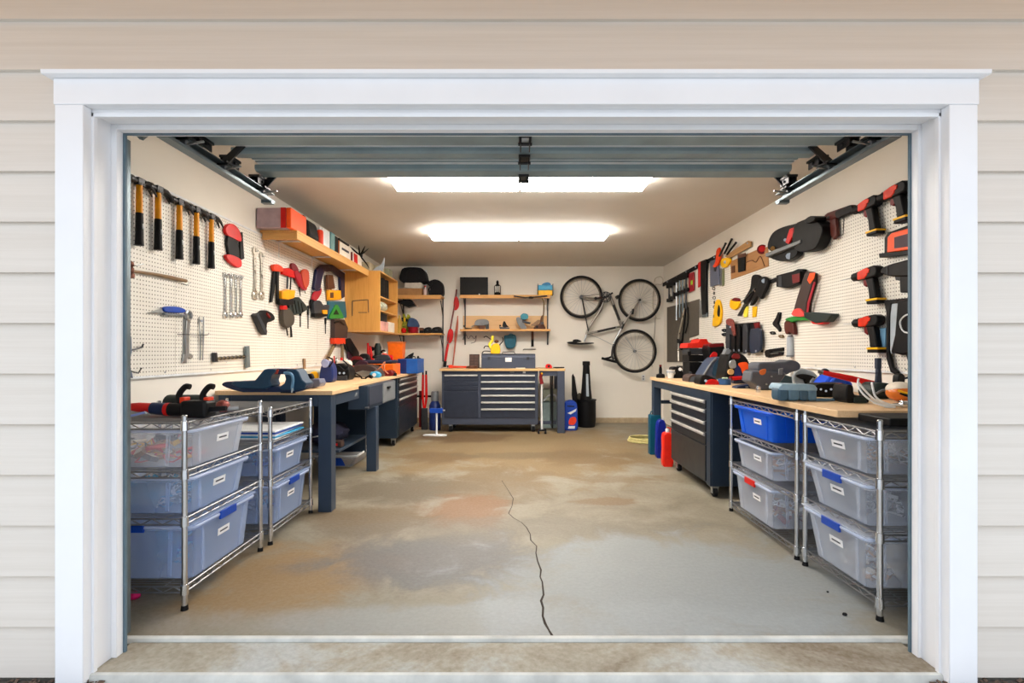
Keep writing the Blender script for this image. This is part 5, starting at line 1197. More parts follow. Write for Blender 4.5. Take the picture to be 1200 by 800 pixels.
# left back corner floor
t = thing('bolt_cutter', 'red-handled bolt cutter standing upright left of the back bench', 'bolt cutter', (bx(497.5, 8.0), 8.0, 0.0))
for s in (-1, 1): MB().tube([(s*.008, 0, .32), (s*.03, 0, .5), (s*.024, 0, .86)], [.012, .02, .018], 10).build('handle', RED, t)
for s in (-1, 1): MB().tube([(s*.024, 0, .84), (s*.026, 0, .92)], .014).build('tip', BLACK, t)
MB().box(-.05, .05, -.02, .02, .0, .34).build('jaw', DKSTEEL, t, .01)
t = thing('utility_stand', 'dark narrow stand with wooden foot beside the left tool chest', 'stand', (bx(491, 8.0), 8.1, 0.0))
MB().cyl((0, 0, .03), (0, 0, .6), .02).build('post', DKRED, t); MB().box(-.09, .26, -.03, .03, .5, .53).build('arm', BLACK, t, .005); MB().box(-.08, .08, -.1, .1, 0, .03).build('foot', HANDLEWOOD, t, .006); MB().tube([(.05, -.03, .5), (.07, -.05, .3), (.04, -.05, .05)], .012).build('strap', BROWN, t)
t = thing('gas_cylinder', 'navy cylinder with grey cap standing left of the back bench', 'cylinder', (bx(508.5, 7.9), 8.0, 0.0))
MB().lathe([(.085, 0), (.09, .02), (.09, .38), (.06, .44), (.05, .45)], n=24).build('tank', pl('dark_royal', (26, 44, 100)), t); MB().lathe([(.055, .45), (.06, .46), (.06, .58), (.05, .6)], n=20).build('cap', GREY, t)
t = thing('roller_stand', 'white T-shaped stand with blue clamp in front of the navy cylinder', 'stand', (bx(510.5, 7.45), fy(510.5), 0.0))
MB().prism(smooth([(-.15, -.04), (.14, -.05), (.15, 0.03), (0, .07), (-.15, .05)]), 0, .02, 'z').build('base', WHITE, t, .005); MB().cyl((.02, 0, .02), (.02, 0, .34), .014).build('pole', WHITE, t)
MB().box(-.08, .11, -.03, .03, .33, .40).build('clamp', BLUE, t, .008); MB().cyl((-.1, 0, .37), (.14, 0, .37), .012).build('screw', STEEL, t)
# =====================================================================  BACK WALL
t = thing('wall_shelf_unit', 'two plywood shelves on black brackets on the back wall above the wide tool chest', 'shelf', (bx(592, YB), YB, 1.5)); o_ = Vector((bx(592, YB), YB, 1.5))
YS = 8.5
x0, x1 = bx(539, YS), bx(645, YS)
zt, zl = CH+(CY-345.5)/F*YS, CH+(CY-385.5)/F*YS
for z in (zt, zl):
    lp('board', MB().box(x0, x1, YS, YB-0.002, z-0.018, z), PLY, bev=0.002)
    lp('lip', MB().box(x0, x1, YS-0.018, YS-0.001, z-(0.055 if z == zt else 0.035), z+0.0), PLY, bev=0.002)
lp('back_board', MB().box(x0+0.02, x1-0.02, YB-0.02, YB-0.003, zl+0.001, CH+(CY-370)/F*YB), wood('pale_back_board', (214, 172, 118), (226, 186, 134), 'x', 0.55, .8), bev=0.002)
for px, zb in ((543, 404), (643, 404)):
    xx = bx(px, YS)
    lp('bracket', MB().box(xx-.012, xx+.012, YB-.026, YB-.0205, CH+(CY-zb)/F*YB, zt+.01).box(xx-.010, xx+.010, YS+.02, YB-.03, zl-.045, zl-.019).box(xx-.010, xx+.010, YS+.02, YB-.03, zt-.03, zt-.019).tube([(xx, YS+.03, zt-.035), (xx, YB-.03, zt-.22)], .008, 6).tube([(xx, YS+.03, zl-.05), (xx, YB-.03, zl-.22)], .008, 6), DKSTEEL)
def on_shelf(name, label, cat, px, z, group=None, Y=8.62): return thing(name, label, cat, (bx(px, Y), Y, z+0.001), (0,0,0), group)
m1 = 8.62/600
t = on_shelf('monitor', 'black flat screen standing at the left of the top back shelf', 'screen', 555.5, zt)
MB().box(-.235, .235, -.02, .02, .012, .31).build('bezel', BLACK, t, .005); MB().box(-.22, .22, -.024, -.021, .03, .295).build('screen', pl('screen_glass', (6, 6, 8), .6), t)
MB().box(-.08, .08, -.07, .07, 0, .011).build('foot', BLACK, t, .003); MB().box(.08, .1, -.028, -.0245, .012, .03).build('sticker', WHITE, t)
t = on_shelf('oil_lantern', 'small black oil lantern on the top back shelf beside the screen', 'lantern', 583, zt)
MB().lathe([(.055, 0), (.06, .01), (.05, .05), (.03, .06)]).build('fuel_base', BLACK, t); MB().lathe([(.028, .061), (.04, .09), (.036, .14), (.024, .16)]).build('glass', clear_plastic('lantern_glass', (215, 220, 220), .6, .1), t)
MB().lathe([(.03, .161), (.036, .175), (.02, .2), (.022, .235), (.006, .26)]).build('hood', BLACK, t)
for s in (-1, 1): MB().tube([(s*.05, 0, .04), (s*.052, 0, .16), (s*.03, 0, .18)], .006, 6).build('side_tube', BLACK, t)
t = on_shelf('tin_basket', 'blue and yellow printed box in a wire stand on the top back shelf', 'box', 639, zt)
MB().box(-.12, .115, -.07, .07, .004, .085).build('yellow_box', YELLOW, t, .006, 'yellow lower half'); MB().box(-.12, .115, -.07, .07, .086, .17).build('blue_box', CYAN, t, .006, 'sky blue upper half')
MB().prism(smooth([(-.06, .171), (.02, .171), (.09, .171), (.08, .205), (.03, .22), (-.04, .2)]), -.05, .05).build('bag_top', pl('deep_sky', (36, 120, 170), .4), t, .008)
for s in (-1, 1): MB().tube([(s*.125, -.075, .002), (s*.125, -.075, .19), (s*.125, .075, .19), (s*.125, .075, .002)], .004, 6).build('wire_side', BLACK, t)
t = thing('folding_bracket', 'black iron bracket lying along the underside of the top back shelf', 'bracket', (bx(622, YS), YS-.03, zt-.02))
MB().tube([(-.28, 0, .0), (-.1, -.01, -.03), (.05, -.01, -.02), (.27, 0, .0)], .012, 8).build('bar', DKSTEEL, t); MB().ell((-.0, -.01, -.028), (.05, .014, .02)).build('knuckle', BLACK, t)
# curved strap from the top shelf
t = thing('hanging_strap', 'brown curved strap hanging from the top back shelf to the lower one', 'strap', (bx(635, YS), YS-.03, zt-.06))
MB().tube(spl([(0, 0, 0), (.03, 0, -.06), (.03, 0, -.22), (.01, 0, -.40)]), .012, 8).build('band', pl('olive_wood', (112, 92, 62)), t); MB().box(-.02, .03, -.012, .012, -.43, -.39).build('buckle', DKSTEEL, t, .003)
# things on the lower shelf
def trs(t, nm, pts, px, base, m, d=.06, bev=.004, y0=0):
    q = [((x-px)*m1, (base-y)*m1) for x, y in pts]
    return MB().prism(q, y0-d/2, y0+d/2).build(nm, m, t, bev)
BZ = 385
t = on_shelf('cordless_drill', 'brown and grey drill at the left of the lower back shelf', 'drill', 565, zl)
trs(t, 'body', smooth([(556, 379), (559, 374), (570, 373.5), (573, 377), (570, 380), (558, 380.5)]), 565, BZ, GREY, .07); trs(t, 'motor', [(560, 377), (568, 375), (568, 385), (562, 385)], 565, BZ, BROWN, .05); trs(t, 'foot', [(569, 378), (573, 378), (573, 385), (569, 385)], 565, BZ, DKGREY, .06)
MB().cyl((-.13, 0, .06), (-.19, 0, .045), .012, .006).build('bit', STEEL, t)
t = on_shelf('lever', 'thin dark lever lying at the left end of the lower back shelf', 'lever', 546, zl)
MB().tube([(-.03, 0, .05), (.0, 0, .015), (.1, 0, .01)], [.01, .014, .008]).build('lever', BLACK, t); MB().ell((-.03, 0, .055), (.016, .016, .016)).build('knob', BLACK, t)
t = on_shelf('hand_plane', 'small black hand plane in the middle of the lower back shelf', 'plane', 591, zl)
trs(t, 'sole', [(585, 382), (597, 383), (597, 385), (586, 385)], 591, BZ, DKSTEEL, .06, .002); trs(t, 'tote', smooth([(589, 382), (590, 376), (592, 376), (594, 380), (596, 382)]), 591, BZ, BLACK, .03); MB().cyl((-.07, 0, .05), (-.07, 0, .075), .016).build('knob', BLACK, t)
t = on_shelf('angle_grinder', 'grey tool with a round teal head on the lower back shelf', 'grinder', 613, zl)
trs(t, 'handle', smooth([(605, 372), (609, 371), (614, 378), (617, 384), (612, 385), (607, 379)]), 613, BZ, GREY, .05); trs(t, 'head', smooth([(610, 369), (613, 366.5), (618, 367.5), (619, 372), (614, 374), (610.5, 372.5)]), 613, BZ, pl('teal_head', (40, 130, 150), .4), .08, .008); trs(t, 'plate', [(612, 374), (622, 377), (621, 379), (612, 377)], 613, BZ, DKGREY, .05, .001)
t = on_shelf('wooden_plane', 'brown wooden plane at the right of the lower back shelf', 'plane', 632, zl)
trs(t, 'block', smooth([(626, 385), (627, 381), (632, 378), (634, 370), (637, 369), (637, 378), (639, 385)]), 632, BZ, BROWN, .07, .008); trs(t, 'wedge', [(622, 380), (630, 374), (634, 374), (628, 382)], 632, BZ, HANDLEWOOD, .03, .002); MB().cyl((-.04, -.04, .04), (-.04, -.05, .04), .02).build('knob', BLACK, t)
# hanging under the lower shelf
t, f = item(BW, 550, 396, 'wire_coil', 'loose coil of black wire hanging under the lower back shelf', 'wire')
rod(t, f, 'coil', spl([(542, 398, .02), (546, 392, .03), (549, 397, .03), (552, 393, .03), (556, 397, .03), (558, 393, .03), (557, 400, .02), (552, 402, .02)]), .004, DKSTEEL, 6); rod(t, f, 'hook', [(544, 391, .001), (544, 391, .04)], .004, DKSTEEL, 6)
t, f = item(BW, 597, 400, 'dust_pan', 'teal dustpan-shaped cap hanging under the lower back shelf', 'dustpan')
tr(t, f, 'pan', smooth([(590.5, 394), (594, 392.5), (599, 392), (604.5, 393), (604.5, 402), (602, 407.5), (595, 408), (592, 404)]), .01, .10, TEAL, .01)
rod(t, f, 'handle', [(594, 393.5, .06), (599, 391, .07), (603, 393, .06)], .009, CYAN); rod(t, f, 'hook', [(598, 391, .001), (598, 391, .06)], .004, STEEL, 6)
t, f = item(BW, 624, 396, 'hand_brush', 'narrow brown brush hanging right of the teal dustpan', 'brush')
tr(t, f, 'block', rect(622.5, 388, 625.5, 398), .01, .035, BROWN, .004); tr(t, f, 'bristles', rect(622.5, 398, 625.5, 406), .008, .04, BLACK, .001); rod(t, f, 'hook', [(624, 389, .001), (624, 389, .045)], .004, STEEL, 6)
t, f = item(BW, 619, 409, 'allen_key', 'thin black L-shaped key lying on two nails above the grey toolbox', 'key')
rod(t, f, 'key', [(613, 410, .02), (614, 409, .02), (628, 409, .02)], .006, BLACK, 6); rod(t, f, 'nail', [(620, 409.8, .001), (620, 409.8, .03)], .003, STEEL, 6)
# red paddles
t, f = item(BW, 528, 385, 'kayak_paddle', 'red two-bladed paddle leaning beside the back shelves', 'paddle')
rod(t, f, 'shaft', [(535, 339, .05), (534, 352, .06), (530, 372, .08), (525, 402, .10), (521, 428, .14)], .013, pl('rust_shaft', (120, 60, 56), .5))
tr(t, f, 'blade', smooth([(534, 347), (537, 350), (538, 358), (535, 363), (531.5, 362), (532, 352)]), .055, .075, RED, .006); tr(t, f, 'blade', smooth([(528, 385), (531, 388), (530.5, 397), (527, 402), (524, 399), (525, 388)]), .08, .105, RED, .006)
rod(t, f, 'lower_sleeve', [(525, 403, .10), (521.5, 424, .138)], .022, RED); rod(t, f, 'ferrule', [(521.8, 423, .138), (521, 430, .145)], .028, BLACK)
t, f = item(BW, 533, 400, 'wooden_oar', 'slender salmon-coloured oar leaning right of the red paddle', 'oar')
rod(t, f, 'shaft', [(536.5, 370, .03), (534, 398, .07), (530.5, 429, .13)], [.008, .014, .011], pl('salmon_wood', (186, 100, 78), .5)); tr(t, f, 'blade', smooth([(536.5, 371), (537, 384), (534.5, 400), (532, 399), (534, 383)]), .04, .055, pl('salmon_wood', (186, 100, 78)), .004)
# on the back bench
ZB2 = 0.963
def onb(name, label, cat, px, Y=8.05, z=ZB2): return thing(name, label, cat, (bx(px, Y), Y, z), (0,0,0))
mB = 8.05/600
t = onb('toolbox', 'wide slate toolbox with round-edged lid on the back bench', 'toolbox', 596)
hw = 31*mB
MB().box(-hw, hw, -.16, .16, 0, .15).build('body', CHESTGREY, t, .006); MB().prism([(-.16, .152), (.16, .152), (.16, .19), (.13, .225), (-.12, .225), (-.155, .195)], -hw, hw, 'x').build('lid', CHESTGREY, t, .006)
MB().box(-.05, .05, -.168, -.161, .10, .165).build('badge', LABEL, t, .004, 'square pale badge'); MB().tube([(-.1, -.02, .226), (-.09, -.02, .25), (.09, -.02, .25), (.1, -.02, .226)], .007).build('handle', DKGREY, t)
for s in (-1, 1): MB().box(s*.3-.02, s*.3+.02, -.17, -.161, .13, .18).build('latch', DKGREY, t, .003)
t = thing('pressure_sprayer', 'yellow tool with thin black arms standing on the slate toolbox', 'sprayer', (bx(580, 8.05), 8.03, ZB2+.226))
t.location.x = bx(579, 8.05)
MB().prism(smooth([(-.04, 0), (.09, 0), (.09, .12), (.05, .16), (-.02, .14), (-.05, .06)]), -.05, .05).build('body', YELLOW, t, .012); MB().tube(spl([(-.03, 0, .06), (-.07, 0, .14), (-.03, 0, .2), (-.02, 0, .28)]), [.022]*9+[.02]*4, 8).build('nozzle', pl('pale_lemon', (245, 226, 70), .4), t)
for a in (((-.03, 0, .1), (-.13, 0, .12), (-.16, 0, .08)), ((-.02, 0, .2), (-.12, 0, .27), (-.16, 0, .25)), ((.08, 0, .13), (.14, 0, .2), (.13, 0, .26)), ((-.03, 0, .03), (-.15, 0, .04), (-.19, 0, .0))): MB().tube(spl(list(a)), .007, 6).build('arm', BLACK, t)
MB().ell((.04, -.03, .19), (.035, .03, .025)).build('cap', BROWN, t)
t = onb('cabinet_organiser', 'dark brown little organiser standing left of the slate toolbox', 'organiser', 556)
MB().box(-.075, .075, -.06, .06, 0, .215).build('case', pl('brown_black', (62, 46, 42)), t, .004)
for i in range(4):
    for j in (-1, 1): MB().box(j*.035-.03, j*.035+.03, -.066, -.061, .015+i*.048, .055+i*.048).build('tiny_drawer', pl('smoke_brown', (88, 66, 56), .3), t, .002)
t = onb('pipe_wrench', 'orange-red long wrench lying on the back bench left of the organiser', 'wrench', 541, 7.95)
MB().tube([(-.15, 0, .02), (.0, 0, .02), (.15, -.02, .02)], [.018, .014, .014]).build('handle', pl('orange_red_plastic', (225, 60, 26)), t); MB().box(-.2, -.14, -.03, .03, .0, .05).build('jaw', pl('orange_red_plastic', (225, 60, 26)), t, .006); MB().box(-.23, -.2, -.02, .04, .01, .045).build('hook_jaw', DKSTEEL, t, .003)
t = onb('cable_reel', 'dark flat coil lying in front of the organiser on the back bench', 'coil', 553, 7.85)
for k in range(3): MB().torus((0, 0, .008+.011*k), .09-.008*k, .0065, 'z', 28, 6).build('turn', BROWN, t)
t = onb('tape_measure', 'red tape measure on the right end of the back bench', 'tape measure', 643, 7.95)
MB().prism(smooth([(-.045, 0), (.045, 0), (.045, .04), (.01, .065), (-.04, .055)]), -.03, .03).build('case', RED, t, .006); MB().cyl((0, -.031, .03), (0, -.036, .03), .018).build('hub', BLACK, t)
t = onb('pliers', 'black pliers lying flat beside the red tape measure on the back bench', 'pliers', 652, 7.9)
for s in (-1, 1): MB().tube([(-.05, s*.01, .012), (.0, s*.004, .012), (.12, s*.03, .012)], [.006, .01, .008]).build('handle', BLACK, t)
t = onb('notepad', 'white notepad on the back bench in front of the slate toolbox', 'notepad', 610, 7.76)
MB().box(-.07, .07, -.05, .05, 0, .012).build('pages', CREAM, t, .001); MB().box(-.07, .07, .035, .052, .0125, .014).build('binding', GREY, t)
# white mop/pole and hanging red item by the bench
t = thing('dust_mop', 'white pole with dark red grip and wheeled foot beside the wide tool chest', 'mop', (bx(635, 7.62), 7.60, 0.0))
MB().tube([(0, 0, .05), (-.005, 0, .5), (.0, 0, .76)], [.017, .014, .014]).build('pole', WHITE, t); MB().tube([(0, 0, .74), (-.02, 0, .84)], [.03, .024], 10).build('grip', DKRED, t); MB().ell((-.005, -.015, .895), (.016, .012, .016)).build('button', YELLOW, t); MB().tube([(-.02, 0, .83), (-.01, 0, .9)], .026).build('head', DKRED, t)
for s in (-1, 1): MB().cyl((s*.05-.012, 0, .03), (s*.05+.012, 0, .03), .03, n=18).build('wheel', RUBBER, t, .004)
MB().box(-.065, .065, -.02, .02, .04, .07).build('axle_block', BLACK, t, .004)
t = thing('wall_panel_box', 'grey-green box with curved white strap under the right end of the back bench', 'box', (bx(645, 8.3), 8.25, 0.0))
MB().box(-.13, .10, -.09, .1, .0, .42).build('case', pl('pale_green_grey', (150, 168, 166), .5), t, .008); MB().box(-.13, .10, -.09, .1, .43, .62).build('upper_case', pl('sage_pale', (170, 172, 150), .5), t, .008); MB().tube(spl([(-.12, -.1, .44), (-.02, -.12, .53), (.07, -.12, .52), (.09, -.1, .42)]), .014, 8).build('strap', WHITE, t)
# floor beside the bench
t = thing('seed_bag', 'blue printed bag standing on the floor right of the back bench', 'bag', (bx(668.5, 7.95), 8.0, 0.0))
MB().prism(smooth([(-.09, 0), (.10, 0), (.11, .2), (.10, .4), (.04, .46), (-.06, .45), (-.10, .38), (-.11, .15)]), -.08, .08).build('sack', pl('strong_blue', (24, 66, 170), .4), t, .025)
MB().prism(smooth([(-.03, .1), (.05, .09), (.09, .16), (.06, .21), (-.01, .19)]), -.086, -.0805).build('red_print', pl('orange_red_plastic', (225, 60, 26)), t); MB().prism([(-.05, .27), (.0, .25), (.08, .3), (.09, .34), (.02, .3)], -.086, -.0805).build('white_print', WHITE, t); MB().prism([(-.04, .03), (.06, .03), (.07, .07), (-.03, .07)], -.086, -.0805).build('white_print', WHITE, t); MB().prism([(-.06, .37), (.05, .36), (.06, .385), (-.05, .39)], -.086, -.0805).build('dark_print', NAVY, t)
t = thing('ski_board', 'narrow black and white board leaning behind the blue bag', 'board', (bx(674, 8.4), 8.45, 0.0))
MB().prism([(-.05, .82), (-.03, .86), (.0, .8), (.04, .55), (.06, .06), (.02, .05), (-.05, .5)], -.01, .02).build('board', BLACK, t, .006); MB().prism([(.0, .78), (.045, .5), (.075, .06), (.095, .06), (.06, .55), (.01, .8)], -.012, .008).build('white_edge', pl('dull_white', (205, 200, 190)), t, .003)
t = thing('trowel', 'black rounded paddle tool standing between the board and the black bin', 'tool', (bx(679, 8.4), 8.4, 0.0))
MB().ell((0, 0, .47), (.045, .02, .075)).build('blade', pl('olive_black', (46, 42, 30), .5), t); MB().tube([(0, 0, .0), (0, 0, .42)], .014).build('shaft', BLACK, t)
t = thing('leaf_blower_bin', 'tall black tapering tube standing in a black bin on the floor', 'bin', (bx(687.5, 8.3), 8.35, 0.0))
MB().lathe([(.14, 0), (.155, .1), (.155, .42), (.165, .425), (.165, .445), (.15, .445)], n=28).build('bin', BLACK, t)
MB().lathe([(.10, .40), (.075, .65), (.055, .95), (.055, 1.0), (.062, 1.0), (.062, 1.06), (.04, 1.065)], n=24).build('tube', BLACK, t)
MB().prism([(-.012, .5), (.03, .5), (.018, .86), (-.012, .86)], -.108, -.06).build('pale_strip', pl('pale_blue_grey', (170, 182, 192)), t, .004)

# =====================================================================  BICYCLE, UPSIDE DOWN ON THE BACK WALL
t = thing('bicycle', 'black and silver road bicycle hung upside down on the back wall', 'bicycle', (bx(712, YB), YB, 1.9)); f = Frame(BW, t.location.copy())
WY = 0.12
def wheel(par, f, px, py, nm='wheel', w=WY, R=23.6):
    c = f.p(px, py, w); r = R*(YB-w)/600
    g = MB().torus(c, r, 0.021, 'y', 56, 10).build('tyre' if nm == 'tyre' else nm, RUBBER, par)
    MB().torus(c, r-0.026, 0.011, 'y', 56, 8).build('rim', pl('alloy_rim', (120, 112, 100), .4, .6), g)
    s = MB()
    for i in range(24):
        a = 2*PI*i/24; b = a+(0.22 if i % 2 else -0.22); hy = 0.022*(1 if i % 4 < 2 else -1)
        s.cyl(c+Vector((0.018*math.cos(b), hy, 0.018*math.sin(b))), c+Vector(((r-.03)*math.cos(a), 0, (r-.03)*math.sin(a))), 0.0022, n=5)
    s.build('spokes', STEEL, g)
    MB().cyl(c+Vector((0, -.045, 0)), c+Vector((0, .045, 0)), .017).build('hub', BLACK, g)
    return g
wheel(t, f, 681.3, 347.8); wheel(t, f, 749.4, 351.6)
SIL = pl('silver_frame', (150, 146, 138), .32, .7); BLKF = pl('black_frame', (34, 34, 36), .35)
def ft(nm, pts, r, m=SIL, n=10): return rod(t, f, nm, [(x, y, w) for x, y, w in pts], [k*1.22 for k in r] if isinstance(r, list) else r*1.22, m, n)
ft('chain_stay', [(682, 348, WY+.05), (708, 351, WY+.03)], .010); ft('chain_stay', [(682, 348, WY-.05), (708, 351, WY-.03)], .010)
ft('seat_stay', [(682, 349, WY+.05), (689.5, 388, WY+.015)], .009, BLKF); ft('seat_stay', [(682, 349, WY-.05), (689.5, 388, WY-.015)], .009)
ft('seat_tube', [(708, 352, WY), (703, 364, WY), (690, 384, WY), (687, 392, WY)], .016)
ft('seat_post', [(688, 390, WY), (684.5, 400, WY)], .013, STEEL)
ft('top_tube', [(688, 391, WY), (729, 382, WY)], .017); ft('top_tube_decal', [(700, 388.4, WY+.006), (722, 383.6, WY+.006)], .0155, BLKF)
ft('down_tube', [(715, 347, WY), (728.5, 382, WY)], .021); ft('down_tube_decal', [(719, 357, WY+.008), (726, 375, WY+.008)], .0185, BLKF)
ft('head_tube', [(728, 385, WY), (731.5, 377, WY)], .023, BLKF)
for s in (-1, 1): ft('fork_blade', [(731, 379, WY+s*.03), (738, 369, WY+s*.045), (749, 352, WY+s*.05)], [.016, .014, .009])
ft('fork_crown', [(740, 366, WY-.05), (740, 366, WY+.05)], .02, BLKF); ft('brake', [(741, 368, WY+.06), (742, 362, WY+.05)], .018, BLKF)
ft('rear_brake', [(722, 349, WY+.03), (725, 347, WY+.02)], .024, BLKF)
tr(t, f, 'saddle', smooth([(665.5, 400.5), (673, 400), (678, 401.5), (694, 401), (695.5, 402.5), (684, 403.5), (676, 403.6), (667, 402.5)]), WY-.06, WY+.07, BLACK, .01)
tr(t, f, 'saddle_pack', smooth([(672, 398), (677, 397.5), (682, 400), (676, 401), (672, 400.5)]), WY-.03, WY+.04, BLACK, .006)
p = f.p(710, 348, WY+.055); MB().torus(p, .085, .008, 'y', 32, 6).build('chainring', DKSTEEL, t); MB().torus(p+Vector((0, .012, 0)), .06, .008, 'y', 32, 6).build('chainring', DKSTEEL, t)
mbx = MB()
for k in range(5): a = 2*PI*k/5; mbx.cyl(p, p+Vector((.083*math.cos(a), 0, .083*math.sin(a))), .008, n=6)
mbx.build('spider', DKSTEEL, t)
ft('crank_arm', [(710, 348, WY+.08), (699, 349.5, WY+.085)], .012, BLKF); ft('pedal', [(698, 349.5, WY+.08), (698, 349.5, WY+.17)], .022, BLACK)
ft('crank_arm', [(710, 348, WY-.05), (718, 343, WY-.055)], .012, BLKF)
ft('chain', [(709, 343, WY+.055), (690, 346.5, WY+.05), (682, 346.3, WY+.045), (681.5, 350, WY+.045), (690, 351.8, WY+.05), (709, 353.5, WY+.055)], .004, DKSTEEL, 6)
ft('sprocket', [(681.5, 348, WY+.035), (681.5, 348, WY+.055)], .03, DKSTEEL)
ft('stem', [(728, 385, WY), (719, 402, WY)], .014, STEEL); ft('steerer_cable', spl([(690, 392, WY+.02), (702, 396, WY+.03), (712, 401, WY+.03), (719, 405, WY+.03)]), .004, STEEL, 6)
ft('handlebar', [(719, 403, WY), (717.5, 411, WY), (717, 417, WY+.03), (719, 421, WY+.06)], .014, BLKF); ft('handlebar_grip', [(705, 419.5, WY+.05), (712, 421.5, WY+.06), (723, 424, WY+.05)], .018, BLACK)
ft('handlebar_drop', [(718, 417, WY-.2+.13), (714, 419, WY-.05), (709, 420, WY-.08)], .013, BLACK)
for (x, y) in ((702, 362), (722, 384)): ft('wall_hook', [(x, y+1.5, .001), (x, y+1.5, WY+.03), (x, y-1, WY+.035)], .006, STEEL, 6)
t, f = item(BW, 744, 411.3, 'spare_wheel', 'loose bicycle wheel hanging below the bicycle on the back wall', 'wheel')
wheel(t, f, 744, 411.3, 'tyre', .22, 24.2); ft('skewer', [(744, 411.3, .17), (744, 411.3, .27)], .008, STEEL); ft('wall_nail', [(729, 391, .001), (729, 391, .24)], .005, STEEL, 6)
rod(t, f, 'strap', [(730, 391, .22), (744, 411, .25)], .005, STEEL, 6)
# hose coil and dangling cable in the back right corner
t, f = item(BW, 773, 330, 'cable_loop', 'pale cable coiled and dangling in the back right corner', 'cable')
rod(t, f, 'coil', spl([(767, 330, .04), (768, 326, .04), (774, 324, .04), (777, 328, .04), (775, 333, .04), (769, 333, .04), (766, 340, .03), (765, 358, .03), (769, 372, .03), (774, 373, .03)]), .006, pl('cord_cream', (196, 188, 170), .5), 6)
rod(t, f, 'dangling_end', spl([(768, 372, .02), (767, 390, .02), (765, 410, .02), (764, 430, .02)]), .005, pl('cord_grey', (150, 146, 138), .5), 6)
rod(t, f, 'hook', [(772, 326, .001), (772, 326, .06)], .005, STEEL, 6)
t, f = item(BW, 754, 443, 'wall_outlet', 'small white outlet plate low on the back wall near the right corner', 'outlet')
tr(t, f, 'plate', rect(752, 439, 756, 446), .001, .012, WHITE, .002); tr(t, f, 'socket', rect(753.2, 440.3, 754.8, 442), .0125, .015, GREY, 0); tr(t, f, 'socket', rect(753.2, 443, 754.8, 444.7), .0125, .015, GREY, 0)
# =====================================================================  RIGHT WALL
OR2 = pl('drill_orange', (222, 48, 12), 0.4)
def ritem(*a, **k): return item(RW, *a, **k)
# drills: chucks point to the back of the garage
for (px, py, lab, bit, hl, grp, sc_) in (
    (1050, 226, 'orange and black drill at the top of the right pegboard, nearest the doorway', 0, .15, 1, 1.15),
    (1018, 241, 'orange and black drill second in the top row of the right pegboard', 0, .17, 1, 1.1),
    (1018, 322, 'orange drill with a long bit, alone in the middle of the right pegboard', .12, .15, 1, 1.15),
    (1019, 378, 'orange-red drill with a bit pointing at the sander, lowest on the right pegboard', .10, .15, 1, 1.15)):
    t, f = ritem(px, py, 'cordless_drill', lab, 'drill', 'orange and black drills on the right pegboard', w=.05)
    drill(t, OR2, BLACK, bit, YELLOW, hl); t.scale = (sc_, 1, sc_); peg(t, -.04, .0, .024); peg(t, .05, .0, .024)
t, f = ritem(985, 260, 'cordless_driver', 'dark brown slim driver with a wire loop, far end of the top drill row', 'driver', w=.05)
tr(t, f, 'barrel', [(968, 252), (972, 249), (998, 240), (1000, 245), (976, 258), (969, 258)], .02, .08, pl('dark_rust', (86, 34, 26), .45), .008)
tr(t, f, 'chuck', smooth([(981, 248), (990, 244), (1000, 240), (1001, 248), (990, 253), (983, 256)]), .018, .085, BLACK, .006)
tr(t, f, 'handle', [(974, 258), (981, 254), (982, 276), (978, 281), (975, 276)], .03, .075, pl('dark_rust', (86, 34, 26)), .006)
rod(t, f, 'wire_loop', [(982, 258, .05), (989, 256, .05), (988, 275, .05), (980, 277, .05)], .003, BLACK, 6); rod(t, f, 'tip', [(970, 255, .083), (972, 254.5, .086)], .012, STEEL)
t, f = ritem(1047, 283, 'battery_cradle', 'orange and black hollow battery cradle below the nearest drill', 'cradle', w=.05)
tr(t, f, 'shell', [(1038, 278), (1043, 272), (1070, 262), (1070, 297), (1036, 301), (1035, 298), (1038, 296)], .014, .06, BLACK, .008)
tr(t, f, 'lining', [(1040.5, 278), (1045, 273), (1070, 266), (1070, 292), (1040, 296)], .058, .075, pl('vivid_orange', (255, 84, 14)), .006)
tr(t, f, 'well', [(1048, 278), (1070, 272), (1070, 288), (1048, 291)], .074, .079, pl('dark_maroon', (58, 22, 40)), .003)
tr(t, f, 'foot', [(1033, 297), (1070, 293), (1070, 298), (1034, 302)], .014, .09, BLACK, .004)
t, f = ritem(1055, 322, 'impact_gun', 'all-black power tool level with the long-bit drill, cut off by the jamb', 'power tool', w=.05)
tr(t, f, 'body', smooth([(1035, 318), (1040, 312), (1056, 307), (1075, 304), (1075, 322), (1052, 324), (1040, 322)]), .015, .10, BLACK, .01)
tr(t, f, 'handle', [(1056, 320), (1072, 320), (1072, 343), (1057, 343)], .03, .085, BLACK, .008); tr(t, f, 'trigger', [(1050, 322), (1056, 322), (1056, 329), (1051, 328)], .04, .075, DKGREY, .003)
rod(t, f, 'trim_ring', [(1040, 312, .1), (1040.5, 322, .1)], .006, DKGREY)
